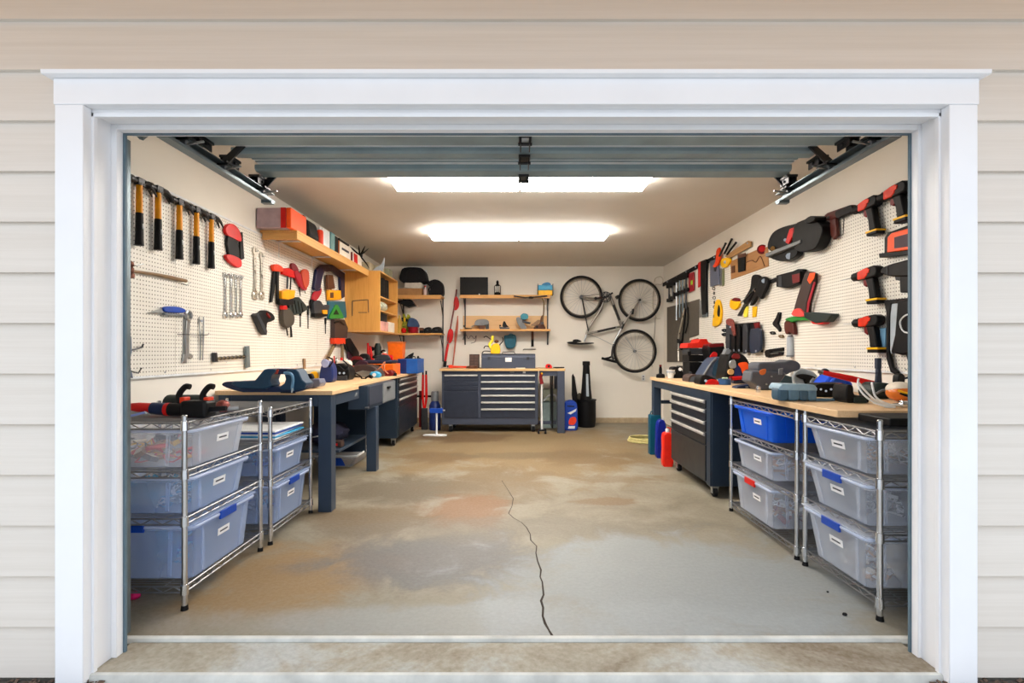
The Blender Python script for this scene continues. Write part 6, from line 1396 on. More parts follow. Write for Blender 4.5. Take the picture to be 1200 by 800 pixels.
# tall trimmer at the doorway
t, f = ritem(1048, 390, 'hedge_trimmer', 'tall black trimmer with silver blade hanging at the right door jamb', 'trimmer', w=.06)
tr(t, f, 'frame', [(1037, 352), (1064, 349), (1080, 346), (1080, 352), (1046, 356), (1044, 372), (1043, 412), (1047, 430), (1053, 436), (1052, 440), (1045, 436), (1040, 420), (1040, 366)], .03, .07, BLACK, .006)
tr(t, f, 'blade', [(1044, 355), (1054, 353), (1054, 375), (1050, 395), (1045, 415), (1043.5, 410)], .05, .06, pl('pale_blue_grey', (170, 182, 192)), .002)
tr(t, f, 'pack', [(1055, 352), (1080, 349), (1080, 412), (1060, 416), (1047, 413), (1052, 392)], .02, .10, BLACK, .012)
rod(t, f, 'cable', spl([(1080, 365, .12), (1062, 369, .12), (1055, 377, .12), (1060, 389, .12), (1080, 390, .12)]), .005, WHITE, 6); tr(t, f, 'lower_guard', [(1063, 412), (1080, 412), (1080, 424), (1066, 422)], .02, .08, BLACK, .006)
t, f = ritem(1035.5, 396, 'battery_pack', 'blue-grey battery block behind the lowest drill grip', 'battery', w=.03)
tr(t, f, 'block', [(1032.5, 384), (1039.5, 384), (1039, 405), (1036, 410), (1033, 404)], .014, .05, pl('steel_blue', (96, 140, 172)), .004); tr(t, f, 'terminal', [(1034, 404), (1038, 404), (1038, 411), (1034, 411)], .016, .045, DKGREY, .002)
# big circular saw
t, f = ritem(936, 280, 'circular_saw', 'large black circular saw with red lever hanging high on the right wall', 'circular saw', w=.08)
tr(t, f, 'blade_guard', smooth([(904, 292), (904, 283), (909, 273), (918, 267), (932, 263), (944, 262), (946, 280), (930, 290), (915, 296)], 3), .02, .14, BLACK, .008)
tr(t, f, 'motor', smooth([(936, 264), (948, 257), (958, 253.5), (962, 258), (968, 263), (969.5, 272), (962, 290), (949, 295), (940, 294), (934, 284)], 3), .02, .17, BLACK, .008)
tr(t, f, 'base_plate', [(902.5, 297), (944, 281), (944, 285), (903, 301)], .02, .19, GREY, .003)
tr(t, f, 'lower_guard', smooth([(904, 300), (920, 295), (936, 290), (937, 298), (928, 304.5), (917, 306), (905, 302)], 3), .03, .12, BLACK, .01)
tr(t, f, 'lever', [(921, 284), (926, 268), (932.5, 266), (932, 272), (925, 286)], .14, .17, RED, .006)
tr(t, f, 'front_handle', smooth([(949, 258), (956, 253), (962, 254.5), (960, 259), (952, 262)]), .06, .23, BLACK, .01)
rod(t, f, 'knob', [(905.5, 291, .14), (905.5, 291, .18)], .022, pl('ochre_knob', (150, 110, 50), .5)); rod(t, f, 'bolt', [(920, 281, .14), (920, 281, .16)], .014, STEEL)
rod(t, f, 'inner_ring', [(925, 300, .12), (925, 300, .128)], .03, STEEL); rod(t, f, 'wall_hook', [(955, 262, .001), (955, 262, .06)], .006, STEEL, 6)
# battery charger box
t, f = ritem(926, 326, 'battery_charger', 'black box charger hanging left of the tall angled tool', 'charger', w=.05)
tr(t, f, 'case', [(912.5, 322.5), (930, 318), (941, 317), (939, 332), (925.5, 337.5), (912.5, 336)], .014, .10, BLACK, .006); tr(t, f, 'front_panel', rect(912.3, 323, 916, 335.5), .10, .105, DKGREY, .001)
tr(t, f, 'red_inset', [(928, 322), (937, 320), (937, 330), (929, 332)], .10, .105, DKRED, .001); tr(t, f, 'strap', [(930, 318), (937, 315), (943, 315.5), (943, 318), (936, 319)], .03, .09, BLACK, .004); rod(t, f, 'peg', [(918, 322, .012), (918, 321, .05)], .003, STEEL, 6)
# tall angled multitool
t, f = ritem(944, 344, 'reciprocating_saw', 'dark red and black tool standing tall and tilted on the right pegboard', 'saw', w=.06)
tr(t, f, 'body', [(946, 319), (950, 318), (955, 320), (955, 330), (948, 355), (947, 368), (931, 368), (936, 350), (943, 328)], .014, .09, pl('brown_black', (62, 46, 42)), .008)
tr(t, f, 'streak', [(949, 320), (955.5, 319), (954, 326), (949, 333), (946, 328)], .09, .097, pl('vivid_orange', (255, 84, 14)), .002); tr(t, f, 'side_line', [(954, 330), (955.5, 331), (948.5, 356), (947, 368), (945, 368), (946.5, 354)], .085, .095, pl('crimson_plastic', (165, 28, 45)), .001)
tr(t, f, 'boot', smooth([(931, 369), (933, 363), (939, 361), (943, 364), (946, 370), (938, 371)]), .014, .11, pl('coral_boot', (225, 74, 70), .4), .006); rod(t, f, 'peg', [(950, 320, .012), (950, 320, .05)], .003, STEEL, 6)
# sander with green arm
t, f = ritem(950, 372, 'belt_sander', 'black belt sander with a green arm and red base under the tilted tool', 'sander', w=.06)
tr(t, f, 'arm', smooth([(922, 374), (930, 371), (945, 370), (952, 372), (951, 375), (935, 375.5), (928, 378)]), .014, .08, GREEN, .006)
tr(t, f, 'body', [(945, 366), (950, 365.5), (978, 367.5), (979, 369), (973, 377), (960, 379), (952, 375.5), (946, 372)], .014, .12, pl('green_black', (32, 44, 42)), .01)
tr(t, f, 'base', [(953, 376.5), (970, 377), (966, 380), (956, 379.6)], .02, .11, RED, .003)
tr(t, f, 'grip', smooth([(921, 378), (926, 374), (931, 380), (932, 392), (927, 389), (924, 392), (921.5, 388)]), .02, .08, pl('dark_rust', (86, 34, 26)), .006); rod(t, f, 'peg', [(960, 366, .012), (960, 365, .06)], .003, STEEL, 6)
t, f = ritem(926, 405, 'caulk_tube', 'silver-grey canister hanging under the green-armed sander', 'canister', w=.05)
rod(t, f, 'tube', [(926, 395, .045), (926, 416.5, .045)], .030, pl('pale_canister', (188, 196, 204), .35, .3), 18); rod(t, f, 'cap', [(926, 392.5, .045), (926, 395, .045)], .020, GREY, 14); rod(t, f, 'bottom_rim', [(926, 416, .045), (926, 418, .045)], .033, GREY, 18); rod(t, f, 'peg', [(926, 393, .012), (926, 393, .07)], .003, STEEL, 6)
# black pliers bundle
t, f = ritem(886, 342, 'locking_pliers', 'large black pliers hanging jaws down at left of a bundle on the right wall', 'pliers', w=.05)
tr(t, f, 'grip', smooth([(882, 324), (887, 321.5), (892, 325), (890, 333), (884, 344), (876, 356), (872, 352), (880, 338)]), .014, .06, BLACK, .008); tr(t, f, 'jaw', [(874, 353), (877, 355), (868, 370), (864.5, 370)], .02, .05, DKSTEEL, .002); rod(t, f, 'lever', spl([(884, 338, .07), (876, 347, .07), (868, 355, .06)]), .006, STEEL)
t, f = ritem(895, 336, 'locking_pliers', 'second black pliers overlapping the larger pair, steel pivot showing', 'pliers', w=.08)
tr(t, f, 'grip', smooth([(892, 326), (898, 324.5), (901, 332), (896, 344), (893, 350.5), (889, 347), (884, 356), (880, 357), (886, 342)]), .05, .10, BLACK, .008); rod(t, f, 'pivot', [(895, 329, .10), (895, 329, .11)], .022, STEEL); rod(t, f, 'spring', spl([(884, 340, .08), (886, 345, .09), (882, 350, .08)]), .006, CHROME)
t, f = ritem(906, 328, 'bent_handle', 'small black bent handle between the pliers and the charger box', 'handle', w=.04)
tr(t, f, 'grip', smooth([(901, 330), (905, 327), (910, 325), (911.5, 327), (908, 330), (902, 332)]), .014, .05, BLACK, .005); rod(t, f, 'peg', [(906, 328, .012), (906, 328, .03)], .003, STEEL, 6)
t, f = ritem(861, 356, 'tape_measure', 'yellow tape measure with red top on the right wall', 'tape measure', w=.04)
tr(t, f, 'case', smooth([(856.5, 352), (860, 350), (866, 352), (867, 358), (862, 363), (856.5, 360)]), .014, .06, YELLOW, .006); tr(t, f, 'top', smooth([(858.5, 352), (861, 349), (865.5, 349.5), (866, 353)]), .02, .065, DKRED, .004)
for i, x in enumerate((874, 884)):
    t, f = ritem(x, 364, 'yellow_marker', ['faint yellow-handled pick under the black pliers, nearer the back wall', 'bright yellow-handled pick under the black pliers, nearer the doorway'][i], 'pick', w=.04)
    tr(t, f, 'handle', [(x-2, 359), (x+3, 359), (x+2, 371), (x-2, 372)], .014, .035, YELLOW if i else pl('pale_lemon', (245, 226, 70)), .004); rod(t, f, 'peg', [(x, 358.5, .012), (x, 358.5, .03)], .003, STEEL, 6)
# leather tool board
t, f = ritem(878, 306, 'tool_roll', 'tan leather tool board with black pouch and red reel on the right wall', 'tool board', w=.02)
tr(t, f, 'board', [(856.5, 306), (891, 291), (900, 289), (901, 312), (857, 327.5)], .003, .025, TAN, .003)
tr(t, f, 'pouch', [(865, 298.5), (873.5, 296.5), (873, 317), (865.5, 319)], .025, .055, BLACK, .004); tr(t, f, 'pouch_flap', [(864.5, 298), (874, 296), (874, 300.5), (865, 302.5)], .055, .062, BROWN, .002); tr(t, f, 'small_pouch', [(857.5, 312), (861, 311), (861, 319), (857.5, 320)], .025, .04, BROWN, .003)
rod(t, f, 'reel', [(893, 292, .02), (893, 292, .06)], .048, DKRED, 20); rod(t, f, 'red_dial', [(893, 291.5, .06), (893, 291.5, .068)], .03, RED, 20)
rod(t, f, 'cord', spl([(873, 308, .03), (881, 305, .03), (886, 307, .03), (891, 300, .03), (896, 312, .03)]), .004, BROWN, 6)
# wood slats
t, f = ritem(862, 296, 'wood_offcut', 'light wooden slat fixed aslant above the tan tool board', 'slat', w=.03)
tr(t, f, 'slat', [(849.5, 300), (877, 282), (880.5, 283), (880, 289), (854, 303)], .02, .04, wood('slat_wood', (156, 116, 66), (176, 134, 82), 'x', .6), .003); rod(t, f, 'screw', [(876, 285, .04), (876, 285, .045)], .01, STEEL)
for i, (a, b_) in enumerate((((849, 297), (857, 281)), ((852, 298), (862, 285)), ((843, 300), (850, 286)))):
    t, f = ritem(a[0], a[1], 'black_stake', ['tallest black rod fanned above the orange pliers', 'shorter black rod beside the wooden slat', 'thick teal-black rod at the back of the fan'][i], 'rod', w=.03)
    rod(t, f, 'shaft', [(a[0], a[1], .035+.02*i), (b_[0], b_[1], .035+.02*i)], .012, BLACK if i < 2 else pl('green_black', (32, 44, 42))); rod(t, f, 'tip', [(b_[0], b_[1], .035+.02*i), (b_[0]+.5, b_[1]-1, .035+.02*i)], .014, DKSTEEL)
# slotted black rail with hanging tools (far part of the right wall)
t, f = ritem(808, 319, 'tool_rail', 'long black magnetic rail sloping away along the far right wall', 'tool rail', w=.02)
tr(t, f, 'bar', [(777, 331.5), (842, 297), (842, 301.5), (777, 335.5)], .001, .03, BLACK, .002)
for k in range(6): x = 782+k*11; y = 333.5-(x-777)*.52-1; rod(t, f, 'bolt', [(x, y, .03), (x, y, .036)], .01, STEEL)
G = 'steel bar clamps on the black rail'
for i, (x, y0, y1, m) in enumerate(((792.8, 326, 375, STEEL), (796.5, 324, 372, GALV), (800.2, 323, 366, GALV), (804, 321, 362, DKSTEEL), (788.5, 330, 352, DKSTEEL), (784, 333, 351, DKSTEEL))):
    lab = ['pale steel bar clamp hanging longest from the black rail', 'second steel bar clamp right of the palest one on the rail', 'third steel bar clamp on the rail, nearer the red level', 'dark bar clamp next to the red level', 'short dark clamp nearest the back corner but one', 'short dark clamp nearest the back corner'][i]
    t, f = ritem(x, y0, 'bar_clamp', lab, 'clamp', G, w=.05)
    rod(t, f, 'bar', [(x, y0, .05), (x, y1, .05)], .014, m, 8)
    tr(t, f, 'head', [(x-2.4, y0-1), (x+2.6, y0-2), (x+2.6, y0+4), (x-2.2, y0+5)], .03, .09, BLACK, .004)
    tr(t, f, 'slide', [(x-1.6, y0+17), (x+3, y0+16), (x+3, y0+20), (x-1.6, y0+21)], .03, .10, BLACK, .004)
    rod(t, f, 'screw', [(x+1, y0+18, .10), (x+1, y0+12, .12)], .008, DKSTEEL, 6); rod(t, f, 'rail_peg', [(x, y0+1, .001), (x, y0+1, .05)], .004, STEEL, 6)
t, f = ritem(796, 385, 'long_rod', 'bent pale metal rod reaching down to the bench before the dark panel', 'rod', w=.06)
rod(t, f, 'shaft', spl([(802, 361, .08), (800, 372, .08), (796, 390, .08), (795, 408, .08), (795, 423, .10)]), .011, pl('pale_steel', (205, 200, 190))); rod(t, f, 'joint', [(795, 397, .08), (795.2, 402, .08)], .024, BLACK)
t, f = ritem(803, 384, 'black_stay', 'black forked stay hanging behind the pale rod', 'stay', w=.05)
rod(t, f, 'arm', spl([(804, 345, .05), (803, 365, .05), (801, 385, .05), (798, 408, .05)]), .013, BLACK); rod(t, f, 'arm', spl([(806, 360, .05), (806, 378, .05), (803, 390, .05)]), .010, BLACK); rod(t, f, 'foot', [(797, 400, .05), (799, 409, .05)], .022, BLACK)
t, f = ritem(810, 330, 'spirit_level', 'bright red level hanging from the black rail', 'level', w=.05)
tr(t, f, 'body', [(807.5, 321), (813, 318.5), (813, 340), (807.5, 343)], .02, .05, pl('crimson_plastic', (200, 28, 45)), .004); tr(t, f, 'vial', [(809.5, 329), (811.5, 328), (811.5, 333), (809.5, 334)], .05, .053, LIME, 0)
t, f = ritem(823, 340, 'log_tongs', 'long black and red lopper hanging over the dark panel edge', 'loppers', w=.06)
tr(t, f, 'red_arm', [(818.5, 308), (821.5, 306), (821.5, 334), (818.5, 337)], .02, .05, RED, .004); tr(t, f, 'black_arm', [(822, 306), (828.5, 303.5), (828, 340), (828.5, 368), (823.5, 369), (822, 340)], .02, .07, BLACK, .006)
tr(t, f, 'steel_foot', [(820, 352), (822, 352), (823, 371), (820, 372)], .03, .05, STEEL, .002); tr(t, f, 'tip', [(823, 367), (828.5, 366), (829, 371), (823.5, 372)], .03, .06, GALV, .002); rod(t, f, 'rail_peg', [(824, 307, .001), (824, 307, .05)], .004, STEEL, 6)
t, f = ritem(837, 318, 'chain_breaker', 'grey slab-headed tool with a chain, left of the yellow saw', 'chain tool', w=.05)
tr(t, f, 'slab', [(832.5, 306), (842, 303), (843, 333), (833, 336)], .02, .05, pl('slate_metal', (110, 116, 138)), .003)
for k in range(7): p = f.p(836.5+.2*k, 338+5.4*k, .04); MB().torus(p, .017, .005, 'y' if k % 2 else 'x', 12, 6).build('chain_link', DKSTEEL, t)
t, f = ritem(840, 366, 'utility_saw', 'bright yellow saw handle low on the chain on the right wall', 'saw', w=.05)
tr(t, f, 'handle', smooth([(835.5, 379), (837.5, 362), (840, 351.5), (844, 353), (846, 366), (844.5, 378), (840, 382), (836, 382)]), .014, .055, YELLOW, .006); tr(t, f, 'finger_hole', smooth([(840.5, 368), (842, 357), (844, 362), (843, 371)]), .055, .058, BLACK, .0)
t, f = ritem(840, 302, 'orange_pliers', 'orange-handled pliers at the end of the black rail', 'pliers', w=.05)
tr(t, f, 'handle', smooth([(836, 312), (839, 306), (840, 294), (843.5, 290), (844.5, 300), (842, 310), (838.5, 313)]), .035, .07, ORANGE, .006); tr(t, f, 'jaw', [(837, 311), (840, 311), (839, 318), (837, 318)], .04, .06, DKSTEEL, .002)
t, f = ritem(850, 308, 'spring_clamp', 'yellow spring clamp beside the orange pliers', 'clamp', w=.05)
tr(t, f, 'body', smooth([(845.5, 305), (850, 302), (856, 303), (855, 309), (850, 313.5), (846, 312)]), .02, .06, YELLOW, .005); rod(t, f, 'spring', [(850, 307, .06), (850, 307, .066)], .02, STEEL)
G = 'slim steel strips under the yellow clamp'
for i, x in enumerate((844.5, 847.5)):
    t, f = ritem(x, 315, 'steel_rule', ['left of the two thin steel strips below the yellow spring clamp', 'right of the two thin strips, greenish, below the yellow spring clamp'][i], 'rule', G, w=.03)
    tr(t, f, 'strip', [(x-1, 315), (x+1.2, 314), (x+1.2, 334), (x-1, 336)], .02, .026, STEEL if not i else pl('sage_steel', (140, 150, 110), .4, .4), 0); rod(t, f, 'peg', [(x, 316, .012), (x, 316, .03)], .003, STEEL, 6)
# tall dark panel on the far right wall
t, f = ritem(800, 388, 'window_shutter', 'tall dark taupe panel fixed low on the far right wall', 'panel', w=.01)
TP = pl('taupe_board', (92, 86, 78), .7)
tr(t, f, 'panel', [(782, 360), (807, 354), (807, 424), (782, 424)], .001, .02, TP, .002); tr(t, f, 'panel', [(807.3, 354), (820, 350), (819, 392), (807.3, 396)], .001, .02, TP, .002)
tr(t, f, 'lower_strip', [(807.3, 399), (818, 396), (818, 424), (807.3, 424)], .001, .016, pl('taupe_light', (120, 114, 104), .7), .002)
# screwdriver holster
t, f = ritem(872, 396, 'screwdriver_rack', 'black rack of upright dark-handled tools low on the right wall', 'tool rack', w=.05)
tr(t, f, 'tray', [(851, 402), (853, 381), (872, 378.5), (889, 377), (893, 412.5), (884, 413), (862, 412)], .002, .05, BLACK, .005)
t, f = ritem(889, 380, 'slip_pliers', 'short red-topped grip at the doorway end of the black tool rack', 'pliers', w=.07); tr(t, f, 'grip', [(884, 378.5), (889.5, 377.5), (889, 384), (886, 385)], .05, .09, DKRED, .003)
G = 'dark handled screwdrivers in the black rack'
for i, (x0, x1, y0, y1, m) in enumerate(((851.5, 856, 384, 410, DKGREY), (858, 862, 384, 411, BLACK), (864, 868, 382, 411, BLACK), (871.5, 877, 380, 412, DKGREY), (880, 892, 385, 412, pl('midnight_grip', (40, 50, 68), .45)))):
    t, f = ritem((x0+x1)/2, (y0+y1)/2, 'chisel_handle', ['dark grey handle farthest in on the black rack', 'slim black handle second from the far end of the rack', 'slim black handle in the middle of the rack', 'dark grey handle with steel end, fourth along the rack', 'widest midnight-blue handle at the doorway end of the rack'][i], 'handle', G, w=.08)
    tr(t, f, 'grip', smooth([(x0, y1), (x0+.2, y0+3), ((x0+x1)/2-.8, y0), (x1-.6, y0+1.5), (x1, y1-3), ((x0+x1)/2, y1+1)], 3), .055, .10, m, .005)
    rod(t, f, 'ferrule', [((x0+x1)/2, y1-2, .10), ((x0+x1)/2, y1+.5, .10)], .010, STEEL)
t, f = ritem(857, 386, 'snips', 'rusty red-handled snips hanging over the far end of the black rack', 'snips', w=.1)
tr(t, f, 'handle', smooth([(851.5, 375), (855, 373), (859, 375), (861, 384), (862, 393), (859.5, 392), (856, 382), (852, 380)]), .10, .13, pl('rusty_red', (138, 70, 62)), .005); tr(t, f, 'blade', [(851, 380), (855, 381), (860, 393), (852, 390)], .10, .12, DKGREY, .002); rod(t, f, 'pivot', [(856, 383, .13), (856, 383, .137)], .012, STEEL)
t, f = ritem(911, 376, 'angle_hook', 'small black bent hook between the pliers rack and the sander', 'hook', w=.03)
tr(t, f, 'hook', [(906, 378), (910, 372), (912.5, 365.5), (915, 366), (914, 373), (912, 379), (915, 385), (914, 389), (911, 385), (906.5, 381)], .013, .045, BLACK, .004); rod(t, f, 'peg', [(912.5, 367, .012), (914, 367, .05)], .003, STEEL, 6)
for i, (x, y) in enumerate(((905.5, 390), (915.5, 394), (849, 387), (849, 392))):
    t, f = ritem(x, y, 'rubber_clip', ['small black clip below the bent hook', 'small grey-brown clip right below the bent hook', 'upper of two tiny black clips left of the tool rack', 'lower of two tiny black clips left of the tool rack'][i], 'clip', w=.03)
    tr(t, f, 'clip', smooth([(x-3, y-1), (x+1, y-2), (x+3, y+1), (x, y+2), (x-2, y+1)]), .013, .04, BLACK if i != 1 else pl('olive_wood', (112, 92, 62)), .003); rod(t, f, 'peg', [(x, y, .01), (x, y, .046)], .004, STEEL, 6)
t, f = ritem(908, 412, 'belt_buckle', 'flat black buckle-shaped clip low on the right wall above the grey case', 'buckle', w=.03)
tr(t, f, 'top_bar', [(902, 409), (918, 407), (918, 411), (902, 412)], .003, .05, BLACK, .003); tr(t, f, 'bottom_bar', [(898, 412), (918, 412.5), (917, 416), (900, 418)], .003, .045, BLACK, .003); tr(t, f, 'end_lug', smooth([(897.5, 412), (901, 409.5), (904, 412), (903, 417.5), (899, 418)]), .003, .055, BLACK, .003); rod(t, f, 'pin', [(903, 414.5, .046), (912, 413.5, .048)], .006, STEEL)

# =====================================================================  ON THE RIGHT WORKTOP
ZR = 0.916
def onr(name, label, cat, px, base, dy=0.0): return on(name, label, cat, px, base, ZR, dy=dy)
t, f = onr('white_backsplash', 'white splash panel standing at the back of the far right worktop', 'panel', 812, 444)
t.location = (2.535, 5.6, ZR); t.rotation_euler = (0, 0, 0)
MB().box(-.02, 0, -.9, .5, 0, .15).build('panel', WHITE, t, .003); MB().box(-.024, -.0205, -.9, .5, .14, .15).build('top_trim', GREY, t)
def onx(name, label, cat, px, py, depth, mat_outline, extra=None, bev=.01, body='housing', m=BLACK, dy=0):
    t, f = onr(name, label, cat, px, py, dy); tr(t, f, body, smooth(mat_outline, 3), -depth, 0, m, bev)
    if extra: extra(t, f)
    return t
t, f = onr('oil_bottle', 'slim dark bottle at the far end of the right worktop', 'bottle', 774, 442.6)
MB().lathe([(.045, 0), (.05, .01), (.045, .04), (.018, .05), (.018, .10), (.012, .13)]).build('bottle', BLACK, t); MB().cyl((0, 0, .13), (0, 0, .15), .014).build('cap', DKRED, t)
t, f = onr('paint_cup', 'white cup standing by the black vice at the far end of the right worktop', 'cup', 786, 443)
MB().lathe([(.03, 0), (.045, .09), (.047, .095), (.042, .09), (.028, .006)]).build('cup', WHITE, t); MB().torus((0, 0, .07), .045, .004, 'z', 20, 6).build('band', pl('steel_blue', (96, 140, 172)), t)
onx('bench_vice', 'black bench vice at the far end of the right worktop', 'vice', 794, 443, .14, [(788, 431), (793, 429.5), (798, 431), (801, 438), (800, 443), (790, 443), (789, 437)], lambda t, f: (rod(t, f, 'screw', [(784, 437, .02), (791, 437, .02)], .014, STEEL), rod(t, f, 'knob', [(797, 432.5, .005), (797, 432.5, .02)], .02, WHITE), tr(t, f, 'anvil', rect(796, 428.5, 800, 432), -.1, 0, DKSTEEL, .003)))
t, f = onr('bolt_scatter', 'black and chrome fittings heaped beside the sanding disc', 'fittings', 816, 441, .5)
for k, (dx, dy_) in enumerate(((-.09, 0), (-.03, .04), (.03, -.02), (.08, .05), (.02, .09), (-.06, .1))):
    MB().cyl((dx-.02, dy_, .02), (dx+.03, dy_+.03, .025), .018).build('fitting', BLACK if k % 2 else STEEL, t, .003); MB().ell((dx+.02, dy_, .05), (.02, .02, .018)).build('cap', DKGREY, t)
onx('polisher', 'dark round sanding disc tool lying in front of the navy cowl', 'polisher', 817, 447.5, .2, [(807, 445), (809, 440), (816, 438.5), (823, 441), (825, 447), (818, 448.5), (809, 448)], lambda t, f: rod(t, f, 'disc', [(814, 446.2, -.02), (813, 446, .02)], .045, DKGREY, 18), m=pl('brown_black', (62, 46, 42)))
onx('angle_sander', 'black and red palm tool on the right worktop edge', 'sander', 833, 450.5, .16, [(820, 449), (822, 441), (828, 439.5), (838, 443), (842, 448), (841, 450.5), (824, 450.5)], lambda t, f: (tr(t, f, 'red_shell', smooth([(828, 450.5), (829, 446), (835, 444), (841, 446), (842.5, 450.5)]), -.08, .015, RED, .006), rod(t, f, 'bolt', [(827, 446, .001), (827, 446, .01)], .012, STEEL)))
t, f = onr('nut_tin', 'blue tin heaped with pale nuts on the right worktop', 'tin', 849, 450.5)
MB().lathe([(.052, 0), (.056, .005), (.056, .05), (.05, .05)], n=24).build('tin', pl('tin_blue', (52, 92, 140), .4), t)
for k in range(9): a = k*2.4; MB().ell((.03*math.cos(a)*(k/9), .03*math.sin(a)*(k/9), .058), (.012, .012, .008), 6, 4).build('nut', pl('pale_lime', (190, 205, 170), .5), t)
onx('blue_case', 'small bright blue block under the navy cowl tool', 'block', 839, 442, .10, [(833, 441), (833, 436), (838, 434.5), (844, 436), (844, 442), (836, 442)], lambda t, f: tr(t, f, 'groove', rect(835, 438, 842, 439), 0, .004, NAVY, 0), m=BLUE, dy=-.3)
t, f = onr('chop_saw', 'tall navy-slate cowled tool standing on the right worktop', 'saw', 838, 446, .35)
tr(t, f, 'cowl', [(821, 444), (826, 435), (833, 424), (838, 419), (845, 418), (850, 420), (850, 441), (848, 446)], -.25, 0, pl('slate_navy', (66, 78, 100), .4), .014)
tr(t, f, 'window', smooth([(836, 440), (837, 428), (842, 421), (848, 422), (848, 439)]), .0, .015, pl('navy_teal', (22, 58, 84)), .004); rod(t, f, 'edge', [(822, 443, .01), (834, 424, .01), (839, 419.5, .01)], .010, GREY)
# stack of organisers with red lid
t, f = onr('organiser_stack', 'black parts organiser stack with a red lid at the back of the right worktop', 'organiser', 820, 437, .6)
Yo = t.location.y
BASE = [437]
q = lambda px, py: ((px-CX)/F*Yo-t.location.x, max(0.0, CH-(py-CY)/F*Yo-ZR) if py < f.snap-1.3 else 0.0)
def oprism(nm, pts, y0, y1, m, bev=.005): return MB().prism([q(a, b_) for a, b_ in pts], y0, y1).build(nm, m, t, bev)
zs = q(810, 437)[1]
oprism('drawer_unit', [(808, 437), (832, 437), (832, 424.5), (808, 424)], 0, .25, BLACK); oprism('drawer_unit', [(807.5, 423.5), (832, 424), (832, 416), (807.5, 415.5)], 0, .25, BLACK); oprism('drawer_unit', [(807.5, 415), (834, 415.5), (834, 408.5), (807.5, 408)], 0, .25, DKGREY)
oprism('handle', [(805, 412), (809, 411), (809, 417), (806, 417)], -.03, 0, BLACK); oprism('latch', [(826, 408), (833, 408), (833, 411), (826, 411)], -.012, -.001, WHITE, .001)
oprism('lid', [(805, 407.5), (806, 402), (818, 401), (820, 397), (828, 397), (830, 401), (834, 402), (834, 407.5)], -.01, .27, pl('lid_red', (226, 40, 24), .4))
t, f = onr('welding_helmet', 'black rounded helmet with dark red top behind the navy cowl', 'helmet', 843, 437, .5)
Yo = t.location.y
oprism('shell', smooth([(834, 437), (832, 420), (830, 408), (834, 403), (846, 402.5), (851, 410), (853, 422), (852, 437)]), 0, .22, BLACK, .02); oprism('crown', [(831, 403), (848, 401.5), (849, 406), (831, 407)], -.01, .2, DKRED, .01); oprism('patch', smooth([(832, 417), (836, 412), (840, 414), (839, 419), (833, 421)]), -.015, .01, RED, .004)
# orange and black engine tool
t, f = onr('chainsaw', 'orange and black chainsaw-like tool in the middle of the right worktop', 'chainsaw', 868, 449, .12)
Yo = t.location.y
oprism('engine', smooth([(852, 447), (852, 428), (855, 415), (862, 412), (872, 416), (878, 424), (881, 436), (882, 447)]), 0, .24, BLACK, .02)
oprism('orange_cover', smooth([(864.5, 426), (873, 424), (877, 428), (880.5, 437), (878, 438.5), (871, 439), (868, 432)]), -.02, .0, pl('vivid_orange', (255, 84, 14)), .006)
oprism('top_shroud', smooth([(857, 418), (860, 414), (866, 415.5), (866, 420), (859, 420)]), -.015, .1, DKRED, .006)
oprism('cylinder', smooth([(854, 424), (860, 421), (862, 430), (855, 431)]), -.02, .0, STEEL, .006); p = q(855.5, 435.5)
MB().cyl((p[0], -.03, p[1]), (p[0], 0, p[1]), .028, n=18).build('starter_knob', pl('cream_knob', (214, 172, 110), .5), t, .004); oprism('side_plate', [(861, 428), (868, 428), (869, 441), (860, 441)], -.008, 0, pl('dark_royal', (26, 44, 100)), .003)
oprism('guide_arm', [(850, 415), (853, 408), (858, 410), (857, 416)], .02, .1, GREY, .006)
t, f = onr('torque_tube', 'red tube tool lying in front of the orange chainsaw', 'tube', 868, 449.5)
MB().tube([(-.09, 0, .05), (.09, .03, .056)], .018, 12).build('tube', RED, t); MB().tube([(-.10, 0, .049), (-.085, 0, .05)], .022, 12).build('end_cap', DKRED, t); MB().box(-.06, .10, .01, .07, 0, .034).build('cradle', NAVY, t, .006)
onx('drill_case', 'flat navy case beside the red tube on the right worktop', 'case', 875, 455, .10, [(864, 455), (866, 452.5), (880, 450.5), (888, 452), (886, 456), (876, 456)], lambda t, f: tr(t, f, 'clasp', rect(874, 452.5, 877, 454.5), 0, .006, GREY, .001), m=NAVY, bev=.006)
onx('grinder_head', 'slate knobbly grinder head left of the grey hard case', 'grinder', 885, 452, .14, [(878, 440), (881, 434), (888, 433), (891, 438), (890, 450), (885, 452), (879, 447)], lambda t, f: rod(t, f, 'spindle', [(882, 442, .0), (880.5, 447, .02)], .02, DKGREY), m=DKGREY)
# grey hard case, open and tilted
t, f = onr('router_case', 'slate grey angular power tool case tilted on the right worktop', 'case', 908, 458, .1)
Yo = t.location.y; SL = pl('slate_shell', (84, 88, 96), .5)
oprism('lower_shell', [(879, 447), (881, 435), (895, 434), (920, 436), (922, 439), (908, 458), (890, 459), (887, 452)], 0, .16, SL, .012)
oprism('upper_shell', smooth([(890, 430), (892, 425), (905, 424.5), (922, 424), (928, 421.5), (935, 423), (940, 427), (939, 433), (930, 436), (920, 440), (906, 436), (892, 436)], 2), .02, .20, SL, .014)
oprism('orange_patch', smooth([(890, 434), (897, 432), (896, 438), (891, 439)]), -.01, .0, pl('burnt_orange', (212, 110, 50)), .003); oprism('hinge', [(912, 432), (917, 431), (916, 439), (912, 439)], -.012, .0, GREY, .002)
for (a, b_) in ((904, 441), (914, 435), (898, 450)): p = q(a, b_); MB().cyl((p[0], -.006, p[1]), (p[0], .001, p[1]), .007).build('screw', STEEL, t)
